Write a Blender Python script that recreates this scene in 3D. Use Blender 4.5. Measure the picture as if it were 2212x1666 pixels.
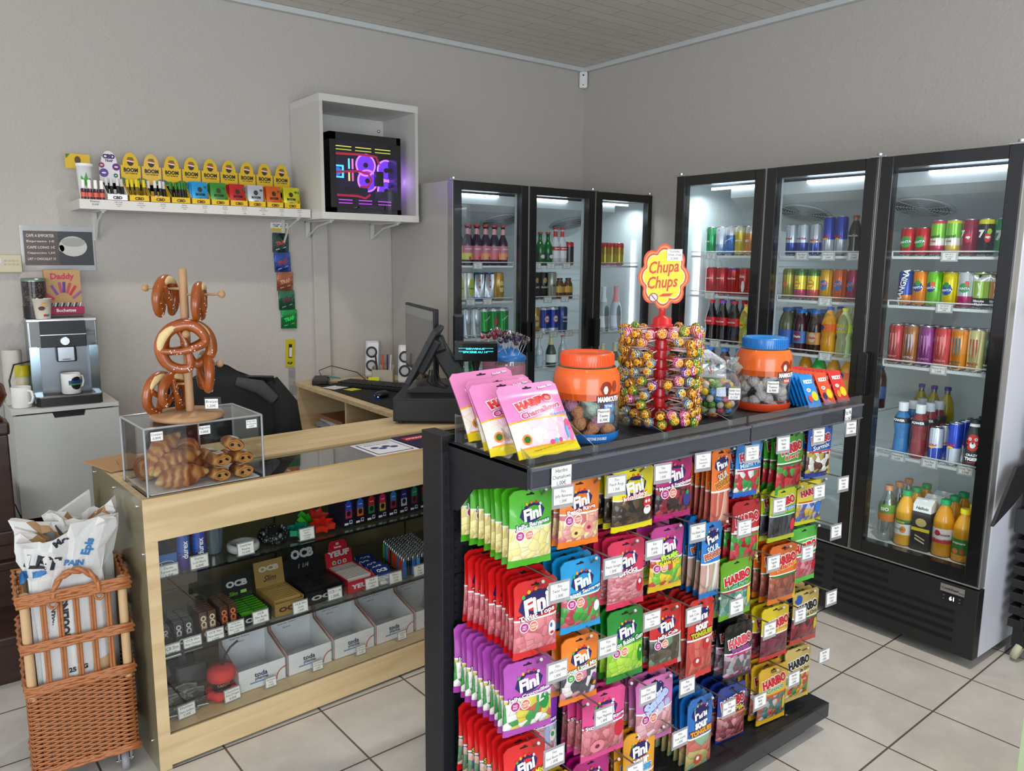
import bpy, bmesh, math, random
from mathutils import Matrix, Vector
random.seed(7)
for o in list(bpy.data.objects): bpy.data.objects.remove(o)
SC = bpy.context.scene
COL = SC.collection
PI = math.pi
# ---------------------------------------------------------------- camera
CAMH = 1.574
FPX = 1700.0
yaw, pitch, roll = map(math.radians, (37.586, 9.203, 0.532))
fwd = Vector((math.sin(yaw)*math.cos(pitch), math.cos(yaw)*math.cos(pitch), -math.sin(pitch)))
rgt = Vector((math.cos(yaw), -math.sin(yaw), 0))
upv = rgt.cross(fwd)
r2 = math.cos(roll)*rgt + math.sin(roll)*upv
u2 = -math.sin(roll)*rgt + math.cos(roll)*upv
cam_d = bpy.data.cameras.new('camera')
cam_d.sensor_width = 36.0
cam_d.lens = 36.0*FPX/2212.0
cam_d.clip_start = 0.02
cam = bpy.data.objects.new('camera', cam_d)
COL.objects.link(cam)
cam.matrix_world = Matrix(((r2.x, u2.x, -fwd.x, 0), (r2.y, u2.y, -fwd.y, 0), (r2.z, u2.z, -fwd.z, CAMH), (0, 0, 0, 1)))
SC.camera = cam
# ---------------------------------------------------------------- world, lights, exposure
w = bpy.data.worlds.new('world'); SC.world = w; w.use_nodes = True
w.node_tree.nodes['Background'].inputs[0].default_value = (0.80, 0.88, 1.0, 1)
w.node_tree.nodes['Background'].inputs[1].default_value = 0.92
SC.view_settings.view_transform = 'Standard'
SC.view_settings.look = 'None'
SC.view_settings.gamma = 1.0
SC.view_settings.exposure = 0.0
SC.cycles.use_adaptive_sampling = True
SC.cycles.adaptive_threshold = 0.045
SC.cycles.use_denoising = True
SC.cycles.max_bounces = 6
SC.cycles.diffuse_bounces = 3
SC.cycles.glossy_bounces = 2
SC.cycles.transmission_bounces = 4
SC.cycles.transparent_max_bounces = 14
SC.cycles.caustics_reflective = False
SC.cycles.caustics_refractive = False
SC.cycles.sample_clamp_indirect = 4.0
def area(name, loc, target, size, size_y, power, color=(1, 1, 1), spread=180):
    d = bpy.data.lights.new(name, 'AREA'); d.shape = 'RECTANGLE'; d.size = size; d.size_y = size_y
    d.energy = power; d.color = color; d.spread = math.radians(spread)
    o = bpy.data.objects.new(name, d); COL.objects.link(o)
    o.location = loc
    o.rotation_euler = (Vector(target)-Vector(loc)).to_track_quat('-Z', 'Y').to_euler()
    return o
def spot(name, loc, target, power, color=(1, 0.93, 0.84), ang=110, blend=0.6, size=0.04):
    d = bpy.data.lights.new(name, 'SPOT'); d.energy = power; d.color = color
    d.spot_size = math.radians(ang); d.spot_blend = blend; d.shadow_soft_size = size
    o = bpy.data.objects.new(name, d); COL.objects.link(o)
    o.location = loc
    o.rotation_euler = (Vector(target)-Vector(loc)).to_track_quat('-Z', 'Y').to_euler()
    return o
# shop windows behind the photographer (daylight)
area('window_light', (-0.3, -2.6, 1.5), (1.6, 3.0, 1.5), 3.2, 2.2, 125, (0.86, 0.93, 1.0))
area('side_window_light', (-2.6, 0.6, 1.7), (1.0, 3.4, 1.9), 1.8, 1.6, 40, (1.0, 0.97, 0.92))
# recessed ceiling lamps; right-aisle spot added unseen to brighten the floor
CEIL = 2.905
for k, (lx, ly, pw) in enumerate([(1.05, 3.29, 38), (2.75, 2.85, 22), (0.5, 1.7, 7), (2.5, 0.85, 125), (0.2, 0.2, 8)]):
    spot('ceiling_spot_light', (lx, ly, CEIL-0.03), (lx, ly, 0), pw)
# ---------------------------------------------------------------- helpers
def lin(c):
    if isinstance(c, str):
        c = c.lstrip('#'); c = [int(c[i:i+2], 16)/255 for i in (0, 2, 4)]
    return tuple((x/12.92 if x <= 0.04045 else ((x+0.055)/1.055)**2.4) for x in c)+(1.0,)
MATS = {}
def nt_of(m):
    m.use_nodes = True
    return m.node_tree, m.node_tree.nodes['Principled BSDF']
def mat(c, rough=0.5, metal=0.0, coat=0.0, emit=0.0, var=0.06, scale=14.0, bump=0.0, spec=0.5, name=None):
    key = (c, rough, metal, coat, emit, var, scale, bump, spec)
    if key in MATS: return MATS[key]
    m = bpy.data.materials.new(name or ('surface_%s' % (c if isinstance(c, str) else 'rgb')))
    t, b = nt_of(m); L = lin(c)
    b.inputs['Base Color'].default_value = L
    b.inputs['Roughness'].default_value = rough
    b.inputs['Metallic'].default_value = metal
    b.inputs['Coat Weight'].default_value = coat
    b.inputs['Specular IOR Level'].default_value = spec
    if emit:
        b.inputs['Emission Color'].default_value = L
        b.inputs['Emission Strength'].default_value = emit
    if var or bump:
        tc = t.nodes.new('ShaderNodeTexCoord'); n = t.nodes.new('ShaderNodeTexNoise')
        n.inputs['Scale'].default_value = scale; n.inputs['Detail'].default_value = 3
        t.links.new(tc.outputs['Object'], n.inputs['Vector'])
        if var:
            mx = t.nodes.new('ShaderNodeMix'); mx.data_type = 'RGBA'
            mx.inputs[6].default_value = tuple(min(1, x*(1-var)) for x in L[:3])+(1,)
            mx.inputs[7].default_value = tuple(min(1, x*(1+var)) for x in L[:3])+(1,)
            t.links.new(n.outputs['Fac'], mx.inputs[0]); t.links.new(mx.outputs[2], b.inputs['Base Color'])
        if bump:
            bp = t.nodes.new('ShaderNodeBump'); bp.inputs['Strength'].default_value = bump; bp.inputs['Distance'].default_value = 0.01
            t.links.new(n.outputs['Fac'], bp.inputs['Height']); t.links.new(bp.outputs[0], b.inputs['Normal'])
    MATS[key] = m
    return m
def glassy(name, tint='#ffffff', refl=0.06, rough=0.02, alpha=0.0, edge=0.6):
    """thin clear plastic or pane: transparent with a fresnel sheen"""
    key = ('g', name, tint, refl, rough, alpha, edge)
    if key in MATS: return MATS[key]
    m = bpy.data.materials.new(name); m.use_nodes = True; t = m.node_tree; t.nodes.clear()
    out = t.nodes.new('ShaderNodeOutputMaterial'); tr = t.nodes.new('ShaderNodeBsdfTransparent'); tr.inputs[0].default_value = lin(tint)
    gl = t.nodes.new('ShaderNodeBsdfGlossy'); gl.inputs['Roughness'].default_value = rough; gl.inputs[0].default_value = (1, 1, 1, 1)
    lw = t.nodes.new('ShaderNodeLayerWeight'); lw.inputs[0].default_value = 0.25
    mp = t.nodes.new('ShaderNodeMapRange'); mp.inputs[3].default_value = refl; mp.inputs[4].default_value = edge
    mx = t.nodes.new('ShaderNodeMixShader')
    t.links.new(lw.outputs['Facing'], mp.inputs[0]); t.links.new(mp.outputs[0], mx.inputs[0])
    t.links.new(tr.outputs[0], mx.inputs[1]); t.links.new(gl.outputs[0], mx.inputs[2])
    last = mx
    if alpha:
        df = t.nodes.new('ShaderNodeBsdfDiffuse'); df.inputs[0].default_value = lin(tint)
        m2 = t.nodes.new('ShaderNodeMixShader'); m2.inputs[0].default_value = alpha
        t.links.new(mx.outputs[0], m2.inputs[1]); t.links.new(df.outputs[0], m2.inputs[2]); last = m2
    t.links.new(last.outputs[0], out.inputs[0])
    MATS[key] = m
    return m
def wood(c1, c2, scale=(1.2, 14, 14), rough=0.45, name='wood', axis=None):
    key = ('w', c1, c2, scale, rough)
    if key in MATS: return MATS[key]
    m = bpy.data.materials.new(name); t, b = nt_of(m)
    tc = t.nodes.new('ShaderNodeTexCoord'); mp = t.nodes.new('ShaderNodeMapping'); mp.inputs['Scale'].default_value = scale
    n = t.nodes.new('ShaderNodeTexNoise'); n.inputs['Scale'].default_value = 2.2; n.inputs['Detail'].default_value = 6; n.inputs['Distortion'].default_value = 0.8
    r = t.nodes.new('ShaderNodeValToRGB'); r.color_ramp.elements[0].position = 0.35; r.color_ramp.elements[1].position = 0.62
    r.color_ramp.elements[0].color = lin(c1); r.color_ramp.elements[1].color = lin(c2)
    t.links.new(tc.outputs['Object'], mp.inputs[0]); t.links.new(mp.outputs[0], n.inputs[0])
    t.links.new(n.outputs['Fac'], r.inputs[0]); t.links.new(r.outputs[0], b.inputs['Base Color'])
    b.inputs['Roughness'].default_value = rough
    MATS[key] = m
    return m
def pieces(name, cols, scale=60.0, gap='#3a2a20', rough=0.25, stretch=(1, 1, 1), edge=0.055):
    """heap of sweets seen through film: voronoi pieces, gaps painted dark for the shade between them"""
    key = ('p', name, tuple(cols), scale, gap, stretch)
    if key in MATS: return MATS[key]
    m = bpy.data.materials.new(name); t, b = nt_of(m)
    tc = t.nodes.new('ShaderNodeTexCoord'); mp = t.nodes.new('ShaderNodeMapping'); mp.inputs['Scale'].default_value = stretch
    nz = t.nodes.new('ShaderNodeTexNoise'); nz.inputs['Scale'].default_value = scale*0.5
    ad = t.nodes.new('ShaderNodeVectorMath'); ad.operation = 'MULTIPLY_ADD'; ad.inputs[1].default_value = (0.012, 0.012, 0.012)
    t.links.new(tc.outputs['Object'], mp.inputs[0]); t.links.new(mp.outputs[0], nz.inputs[0])
    t.links.new(nz.outputs['Color'], ad.inputs[0]); t.links.new(mp.outputs[0], ad.inputs[2])
    v = t.nodes.new('ShaderNodeTexVoronoi'); v.inputs['Scale'].default_value = scale
    v2 = t.nodes.new('ShaderNodeTexVoronoi'); v2.inputs['Scale'].default_value = scale; v2.feature = 'DISTANCE_TO_EDGE'
    t.links.new(ad.outputs[0], v.inputs['Vector']); t.links.new(ad.outputs[0], v2.inputs['Vector'])
    sp = t.nodes.new('ShaderNodeSeparateColor'); t.links.new(v.outputs['Color'], sp.inputs[0])
    r = t.nodes.new('ShaderNodeValToRGB'); r.color_ramp.interpolation = 'CONSTANT'
    while len(r.color_ramp.elements) < len(cols): r.color_ramp.elements.new(0.5)
    for i, c in enumerate(cols):
        r.color_ramp.elements[i].position = i/len(cols); r.color_ramp.elements[i].color = lin(c)
    t.links.new(sp.outputs[0], r.inputs[0])
    mr = t.nodes.new('ShaderNodeMapRange'); mr.inputs[1].default_value = 0.0; mr.inputs[2].default_value = edge; mr.inputs[3].default_value = 0.50
    t.links.new(v2.outputs['Distance'], mr.inputs[0])
    mx = t.nodes.new('ShaderNodeMix'); mx.data_type = 'RGBA'; mx.inputs[6].default_value = lin(gap)  # gap colour paints in the shade between heaped sweets
    t.links.new(mr.outputs[0], mx.inputs[0]); t.links.new(r.outputs[0], mx.inputs[7]); t.links.new(mx.outputs[2], b.inputs['Base Color'])
    bp = t.nodes.new('ShaderNodeBump'); bp.inputs['Strength'].default_value = 0.9; bp.inputs['Distance'].default_value = 0.006; bp.invert = True
    t.links.new(v.outputs['Distance'], bp.inputs['Height']); t.links.new(bp.outputs[0], b.inputs['Normal'])
    b.inputs['Roughness'].default_value = rough; b.inputs['Coat Weight'].default_value = 0.6; b.inputs['Coat Roughness'].default_value = 0.08
    MATS[key] = m
    return m
TXT = {}
def text_mesh(body, bold=0.0, spacing=1.0, shear=0.0):
    key = (body, bold, spacing, shear)
    if key in TXT: return TXT[key]
    cu = bpy.data.curves.new('txt', 'FONT'); cu.body = body; cu.size = 1.0; cu.align_x = 'CENTER'; cu.align_y = 'CENTER'
    cu.resolution_u = 2; cu.offset = bold; cu.space_character = spacing; cu.shear = shear; cu.space_line = 0.95
    o = bpy.data.objects.new('txt', cu); COL.objects.link(o)
    dg = bpy.context.evaluated_depsgraph_get()
    me = o.evaluated_get(dg).to_mesh()
    vs = [v.co.copy() for v in me.vertices]; fs = [tuple(p.vertices) for p in me.polygons]
    o.evaluated_get(dg).to_mesh_clear()
    bpy.data.objects.remove(o); bpy.data.curves.remove(cu)
    x0 = min(v.x for v in vs); x1 = max(v.x for v in vs); y0 = min(v.y for v in vs); y1 = max(v.y for v in vs)
    cx, cy = (x0+x1)/2, (y0+y1)/2
    vs = [(v.x-cx, v.y-cy) for v in vs]
    TXT[key] = (vs, fs, x1-x0, y1-y0)
    return TXT[key]
_BEV = {}
def bev_box(sx, sy, sz, b):
    key = (round(sx, 4), round(sy, 4), round(sz, 4), b)
    if key in _BEV: return _BEV[key]
    bm = bmesh.new(); bmesh.ops.create_cube(bm, size=1.0)
    for v in bm.verts: v.co = Vector((v.co.x*sx, v.co.y*sy, v.co.z*sz))
    bmesh.ops.bevel(bm, geom=bm.edges[:], offset=b, segments=2, profile=0.6, affect='EDGES')
    bm.verts.index_update()
    r = ([v.co.copy() for v in bm.verts], [tuple(v.index for v in f.verts) for f in bm.faces]); bm.free()
    _BEV[key] = r
    return r
class MB:
    def __init__(self, M=None):
        self.v = []; self.f = []; self.m = []; self.s = []; self.mats = []; self.M = M
    def mi(self, m):
        if m not in self.mats: self.mats.append(m)
        return self.mats.index(m)
    def add(self, vs, fs, m, smooth=False, M=None):
        n = len(self.v); k = None if isinstance(m, (list, tuple)) else self.mi(m)
        for p in vs:
            p = Vector(p)
            if M is not None: p = M @ p
            self.v.append(p)
        for i, f in enumerate(fs):
            self.f.append(tuple(n+a for a in f)); self.m.append(k if k is not None else self.mi(m[i])); self.s.append(smooth)
        return self
    def box(self, c, s, m, bev=0.0, rot=None, M=None):
        T = Matrix.Translation(Vector(c))
        if rot is not None:
            T = T @ (Matrix.Rotation(rot[2], 4, 'Z') @ Matrix.Rotation(rot[1], 4, 'Y') @ Matrix.Rotation(rot[0], 4, 'X') if isinstance(rot, (tuple, list)) else Matrix.Rotation(rot, 4, 'Z'))
        if M is not None: T = M @ T
        if bev and bev < min(s)*0.49:
            vs, fs = bev_box(s[0], s[1], s[2], bev)
        else:
            x, y, z = s[0]/2, s[1]/2, s[2]/2
            vs = [(-x, -y, -z), (x, -y, -z), (x, y, -z), (-x, y, -z), (-x, -y, z), (x, -y, z), (x, y, z), (-x, y, z)]
            fs = [(0, 3, 2, 1), (4, 5, 6, 7), (0, 1, 5, 4), (1, 2, 6, 5), (2, 3, 7, 6), (3, 0, 4, 7)]
        return self.add(vs, fs, m, False, T)
    def lo(self, a, b, m, bev=0.0):
        a = Vector(a); b = Vector(b)
        return self.box((a+b)/2, [abs(x) for x in (b-a)], m, bev)
    def quad(self, a, b, c, d, m):
        return self.add([a, b, c, d], [(0, 1, 2, 3)], m)
    def prism(self, pts, h, m, M=None, smooth=False, side=None):
        """outline in local xy, extruded 0..h in local z"""
        n = len(pts)
        vs = [(p[0], p[1], 0) for p in pts]+[(p[0], p[1], h) for p in pts]
        self.add(vs, [tuple(range(n-1, -1, -1)), tuple(range(n, 2*n))], m, False, M)
        self.add(vs, [(i, (i+1) % n, n+(i+1) % n, n+i) for i in range(n)], side or m, smooth, M)
        return self
    def lathe(self, prof, m, seg=24, c=(0, 0, 0), M=None, smooth=True, cap=(True, True), sx=1.0, sy=1.0):
        """prof: list of (r,z[,mat]); mat applies to the band above this ring"""
        T = Matrix.Translation(Vector(c))
        if M is not None: T = M @ T
        vs = []; fs = []; ms = []
        for p in prof:
            for k in range(seg):
                a = 2*PI*k/seg; vs.append((p[0]*math.cos(a)*sx, p[0]*math.sin(a)*sy, p[1]))
        for i in range(len(prof)-1):
            mm = prof[i][2] if len(prof[i]) > 2 and prof[i][2] is not None else m
            for k in range(seg):
                fs.append((i*seg+k, i*seg+(k+1) % seg, (i+1)*seg+(k+1) % seg, (i+1)*seg+k)); ms.append(mm)
        self.add(vs, fs, ms, smooth, T)
        if cap[0] and prof[0][0] > 1e-5: self.add(vs[:seg], [tuple(range(seg-1, -1, -1))], prof[0][2] if len(prof[0]) > 2 and prof[0][2] else m, False, T)
        if cap[1] and prof[-1][0] > 1e-5: self.add(vs[-seg:], [tuple(range(seg))], prof[-1][2] if len(prof[-1]) > 2 and prof[-1][2] else m, False, T)
        return self
    def ball(self, c, r, m, seg=14, rings=8, s=(1, 1, 1), M=None):
        T = Matrix.Translation(Vector(c)) @ Matrix.Diagonal((s[0], s[1], s[2], 1))
        if M is not None: T = M @ T
        prof = [(max(1e-5, r*math.sin(PI*i/rings)), -r*math.cos(PI*i/rings)) for i in range(rings+1)]
        return self.lathe(prof, m, seg, (0, 0, 0), T, True, (False, False))
    def tube(self, path, r, m, seg=8, closed=False, radii=None, cap=True, M=None, smooth=True):
        P = [Vector(p) for p in path]; n = len(P); vs = []; fs = []
        up = Vector((0, 0, 1)); prev = None
        for i in range(n):
            if closed: t = P[(i+1) % n]-P[i-1]
            else: t = P[min(i+1, n-1)]-P[max(i-1, 0)]
            if t.length < 1e-9: t = Vector((0, 0, 1))
            t.normalize()
            if prev is None:
                a = t.cross(up)
                if a.length < 1e-3: a = t.cross(Vector((1, 0, 0)))
            else:
                a = prev-t*prev.dot(t)
                if a.length < 1e-6: a = t.cross(up)
            a.normalize(); b = t.cross(a); prev = a
            rr = radii[i] if radii else r
            for k in range(seg):
                q = 2*PI*k/seg; vs.append(P[i]+a*(rr*math.cos(q))+b*(rr*math.sin(q)))
        for i in range(n if closed else n-1):
            j = (i+1) % n
            for k in range(seg): fs.append((i*seg+k, i*seg+(k+1) % seg, j*seg+(k+1) % seg, j*seg+k))
        self.add(vs, fs, m, smooth, M)
        if cap and not closed:
            self.add(vs[:seg], [tuple(range(seg))], m, False, M); self.add(vs[-seg:], [tuple(range(seg-1, -1, -1))], m, False, M)
        return self
    def rod(self, a, b, r, m, seg=8): return self.tube([a, b], r, m, seg)
    def text(self, body, fn, m, w=None, h=None, bold=0.02, spacing=1.0, shear=0.0, rot=0.0, cx=0.0, cy=0.0, cut=0.0, wmax=None, stretch=None):
        """fn maps (x,y) on the surface to a 3d point"""
        vs, fs, tw, th = text_mesh(body, bold, spacing, shear)
        if stretch: kx, ky = stretch[0]/tw, stretch[1]/th
        else:
            k = (w/tw) if w else (h/th)
            if w and h: k = min(w/tw, h/th)
            kx = ky = k
        if cut:
            bm = bmesh.new(); bv = [bm.verts.new((v[0]*kx, v[1]*ky, 0)) for v in vs]
            for f in fs:
                try: bm.faces.new([bv[i] for i in f])
                except ValueError: pass
            x = -tw*kx/2+cut
            while x < tw*kx/2:
                bmesh.ops.bisect_plane(bm, geom=bm.verts[:]+bm.edges[:]+bm.faces[:], plane_co=(x, 0, 0), plane_no=(1, 0, 0)); x += cut
            bm.verts.index_update(); pv = [(v.co.x, v.co.y) for v in bm.verts]; fs = [tuple(v.index for v in f.verts) for f in bm.faces]; bm.free()
        else: pv = [(v[0]*kx, v[1]*ky) for v in vs]
        cr, sr = math.cos(rot), math.sin(rot)
        self.add([fn(cx+x*cr-y*sr, cy+x*sr+y*cr) for x, y in pv], fs, m)
        return self
    def shape(self, pts, fn, m):
        self.add([fn(x, y) for x, y in pts], [tuple(range(len(pts)))], m); return self
    def build(self, name, parent=None, loc=None, rotz=None, M=None):
        me = bpy.data.meshes.new(name)
        vs = self.v if self.M is None else [self.M @ p for p in self.v]
        me.from_pydata([tuple(p) for p in vs], [], self.f)
        for m in self.mats: me.materials.append(m)
        me.polygons.foreach_set('material_index', self.m)
        me.polygons.foreach_set('use_smooth', self.s)
        me.update()
        o = bpy.data.objects.new(name, me); COL.objects.link(o)
        if parent is not None: o.parent = parent
        if loc is not None: o.location = loc
        if rotz is not None: o.rotation_euler = (0, 0, rotz)
        return o
def circ(cx, cy, rx, ry=None, n=20, rot=0):
    ry = rx if ry is None else ry; c, s = math.cos(rot), math.sin(rot); out = []
    for k in range(n):
        a = 2*PI*k/n; x, y = rx*math.cos(a), ry*math.sin(a); out.append((cx+x*c-y*s, cy+x*s+y*c))
    return out
def rect(x0, y0, x1, y1): return [(x0, y0), (x1, y0), (x1, y1), (x0, y1)]
def plane(o, right, up, off=0.0006):
    """surface frame: returns fn(x,y)->3d, lifted by off along the normal"""
    o = Vector(o); R = Vector(right).normalized(); U = Vector(up).normalized(); N = R.cross(U)
    return lambda x, y, k=1: o+R*x+U*y+N*(off*k)
def lift(fn, k): return lambda x, y: fn(x, y, k)
def thing(name, label, cat, loc=(0, 0, 0), rotz=0.0, group=None):
    o = bpy.data.objects.new(name, None); COL.objects.link(o); o.empty_display_size = 0.05
    o.location = loc; o.rotation_euler = (0, 0, rotz)
    return tag(o, label, cat, group)
def tag(o, label, cat, group=None, kind=None):
    o['label'] = label; o['category'] = cat
    if group: o['group'] = group
    if kind: o['kind'] = kind
    return o
def struct(o): o['kind'] = 'structure'; return o
def dup(root, loc=None, rot=None, label=None, group=None, scale=None):
    r = root.copy(); COL.objects.link(r)
    if loc is not None: r.location = loc
    if rot is not None: r.rotation_euler = rot if not isinstance(rot, (int, float)) else (0, 0, rot)
    if scale is not None: r.scale = scale
    if label: r['label'] = label
    if group: r['group'] = group
    for ch in [c for c in root.children]:
        c = ch.copy(); COL.objects.link(c); c.parent = r
        for g in [q for q in ch.children]:
            d = g.copy(); COL.objects.link(d); d.parent = c
    return r
ORD = ['first', 'second', 'third', 'fourth', 'fifth', 'sixth', 'seventh', 'eighth', 'ninth', 'tenth', 'eleventh', 'twelfth', 'thirteenth', 'fourteenth', 'fifteenth', 'sixteenth', 'seventeenth', 'eighteenth', 'nineteenth', 'twentieth']
# common materials
WHITE = mat('#f2f2f0', 0.45); PAPER = mat('#f4f4f2', 0.6); BLACK = mat('#121315', 0.4); INK = mat('#15161a', 0.6, var=0)
CHROME = mat('#c9cccf', 0.25, 1.0); STEEL = mat('#9da0a3', 0.35, 1.0); NAVY = mat('#1d1b5e', 0.35, var=0); TW = mat('#ffffff', 0.45, var=0)
RED = mat('#d3151c', 0.4); CLEAR = glassy('clear_plastic')
def price_tag_lines(mb, fn, lines, w, h, sheet=PAPER, k=2):
    """white paper with centred lines of black print"""
    mb.shape(rect(-w/2, -h/2, w/2, h/2), lift(fn, k), sheet)
    n = len(lines)
    for i, s in enumerate(lines):
        y = h*(0.5-(i+0.6)/(n+0.2))
        vs, fs, tw, th = text_mesh(s, 0.0)
        hh = h/(n+0.2)*0.62
        ww = tw*hh/0.7
        if ww > w*0.9: mb.text(s, lift(fn, k+1), INK, stretch=(w*0.9, hh*th/0.7), cy=y, bold=0.0)
        else: mb.text(s, lift(fn, k+1), INK, stretch=(ww, hh*th/0.7), cy=y, bold=0.0)
# ================================================================ ROOM
YA, XB = 4.36, 3.98
def plaster(name, c, rough=0.8, bump=0.35, scale=70):
    m = bpy.data.materials.new(name); t, b = nt_of(m)
    b.inputs['Base Color'].default_value = lin(c); b.inputs['Roughness'].default_value = rough
    tc = t.nodes.new('ShaderNodeTexCoord'); n = t.nodes.new('ShaderNodeTexNoise'); n.inputs['Scale'].default_value = scale; n.inputs['Detail'].default_value = 4
    n2 = t.nodes.new('ShaderNodeTexNoise'); n2.inputs['Scale'].default_value = scale*0.25
    mt = t.nodes.new('ShaderNodeMath'); mt.operation = 'ADD'
    bp = t.nodes.new('ShaderNodeBump'); bp.inputs['Strength'].default_value = bump; bp.inputs['Distance'].default_value = 0.006
    t.links.new(tc.outputs['Object'], n.inputs[0]); t.links.new(tc.outputs['Object'], n2.inputs[0])
    t.links.new(n.outputs['Fac'], mt.inputs[0]); t.links.new(n2.outputs['Fac'], mt.inputs[1])
    t.links.new(mt.outputs[0], bp.inputs['Height']); t.links.new(bp.outputs[0], b.inputs['Normal'])
    return m
WALLM = plaster('wall_plaster', '#c2bdb6')
def brickmat(name, c1, c2, grout, bw, bh, mort, offset, rotz, pivot, rough=0.4, noise=0.0, bump=0.3):
    m = bpy.data.materials.new(name); t, b = nt_of(m)
    tc = t.nodes.new('ShaderNodeTexCoord'); mp = t.nodes.new('ShaderNodeMapping'); mp.vector_type = 'TEXTURE'
    mp.inputs['Location'].default_value = (pivot[0], pivot[1], 0); mp.inputs['Rotation'].default_value = (0, 0, rotz)
    br = t.nodes.new('ShaderNodeTexBrick'); br.offset = offset; br.squash = 1.0
    br.inputs['Color1'].default_value = lin(c1); br.inputs['Color2'].default_value = lin(c2); br.inputs['Mortar'].default_value = lin(grout)
    br.inputs['Scale'].default_value = 1.0; br.inputs['Mortar Size'].default_value = mort; br.inputs['Mortar Smooth'].default_value = 0.1
    br.inputs['Brick Width'].default_value = bw; br.inputs['Row Height'].default_value = bh; br.inputs['Bias'].default_value = 0.0
    t.links.new(tc.outputs['Object'], mp.inputs[0]); t.links.new(mp.outputs[0], br.inputs[0])
    last = br.outputs['Color']
    if noise:
        n = t.nodes.new('ShaderNodeTexNoise'); n.inputs['Scale'].default_value = 6; n.inputs['Detail'].default_value = 8; n.inputs['Roughness'].default_value = 0.65
        r = t.nodes.new('ShaderNodeMapRange'); r.inputs[1].default_value = 0.3; r.inputs[2].default_value = 0.7; r.inputs[3].default_value = 1-noise; r.inputs[4].default_value = 1+noise*0.4
        mx = t.nodes.new('ShaderNodeVectorMath'); mx.operation = 'SCALE'
        t.links.new(tc.outputs['Object'], n.inputs[0]); t.links.new(n.outputs['Fac'], r.inputs[0])
        t.links.new(last, mx.inputs[0]); t.links.new(r.outputs[0], mx.inputs['Scale']); last = mx.outputs[0]
    t.links.new(last, b.inputs['Base Color']); b.inputs['Roughness'].default_value = rough
    bp = t.nodes.new('ShaderNodeBump'); bp.invert = True; bp.inputs['Strength'].default_value = bump; bp.inputs['Distance'].default_value = 0.004
    t.links.new(br.outputs['Fac'], bp.inputs['Height']); t.links.new(bp.outputs[0], b.inputs['Normal'])
    return m
FLOORM = brickmat('floor_tiles', '#cdc9c3', '#c8c4be', '#63564a', 0.3376, 0.3376, 0.0035, 0.0, math.radians(2.0), (2.762, 1.122), 0.42, 0.16)
CEILM = brickmat('ceiling_planks', '#e0dacf', '#dad4ca', '#968f85', 0.62, 0.098, 0.002, 0.37, 0.0, (0.13, YA-0.04), 0.5, 0.05)
struct(MB().quad((-3.2, -3.0, 0), (XB+0.1, -3.0, 0), (XB+0.1, YA+0.1, 0), (-3.2, YA+0.1, 0), FLOORM).build('floor'))
struct(MB().quad((-3.2, -3.0, CEIL), (-3.2, YA+0.1, CEIL), (XB+0.1, YA+0.1, CEIL), (XB+0.1, -3.0, CEIL), CEILM).build('ceiling'))
struct(MB().lo((-3.2, YA, 0), (XB+0.1, YA+0.1, CEIL), WALLM).build('wall_back'))
struct(MB().lo((XB, -3.0, 0), (XB+0.1, YA+0.1, CEIL), WALLM).build('wall_right'))
CORN = mat('#cfd3d2', 0.5)
struct(MB().lo((-3.2, YA-0.035, CEIL-0.03), (XB, YA, CEIL), CORN, 0.004).build('trim_1'))
struct(MB().lo((XB-0.035, -3.0, CEIL-0.03), (XB, YA, CEIL), CORN, 0.004).build('trim_2'))
# vertical boxed cable trunking on the back wall
struct(MB().lo((1.885, YA-0.03, 0), (1.975, YA, 1.78), WALLM, 0.003).build('trim_3'))
# stretch of wall near the corner where the paint is smoother: right wall lining
# recessed downlight
t = thing('ceiling_lamp', 'small round recessed spotlight shining in the plank ceiling', 'lamp', (2.34, 3.02, CEIL-0.012))
mb = MB(); mb.lathe([(0.030, 0.0), (0.042, 0.0), (0.045, 0.006), (0.045, 0.012)], CHROME, 24, cap=(False, False)); mb.build('rim', t)
mb = MB(); mb.lathe([(0.0305, 0.003), (0.0305, 0.006)], mat('#fff8ec', 0.5, emit=14, var=0), 24); mb.build('bulb', t)
spot('ceiling_spot_light', (2.34, 3.02, CEIL-0.03), (2.34, 3.02, 0), 12)
# motion detector in the corner
t = thing('motion_detector', 'white motion detector mounted high in the wall corner', 'detector', (XB-0.035, YA-0.03, 2.765), math.radians(-45))
mb = MB(); mb.box((0, 0, 0.055), (0.058, 0.04, 0.112), WHITE, 0.012); mb.build('housing', t)
mb = MB(); mb.ball((0, -0.02, 0.085), 0.006, BLACK); mb.ball((0, -0.02, 0.02), 0.004, BLACK); mb.build('sensor', t)
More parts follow.
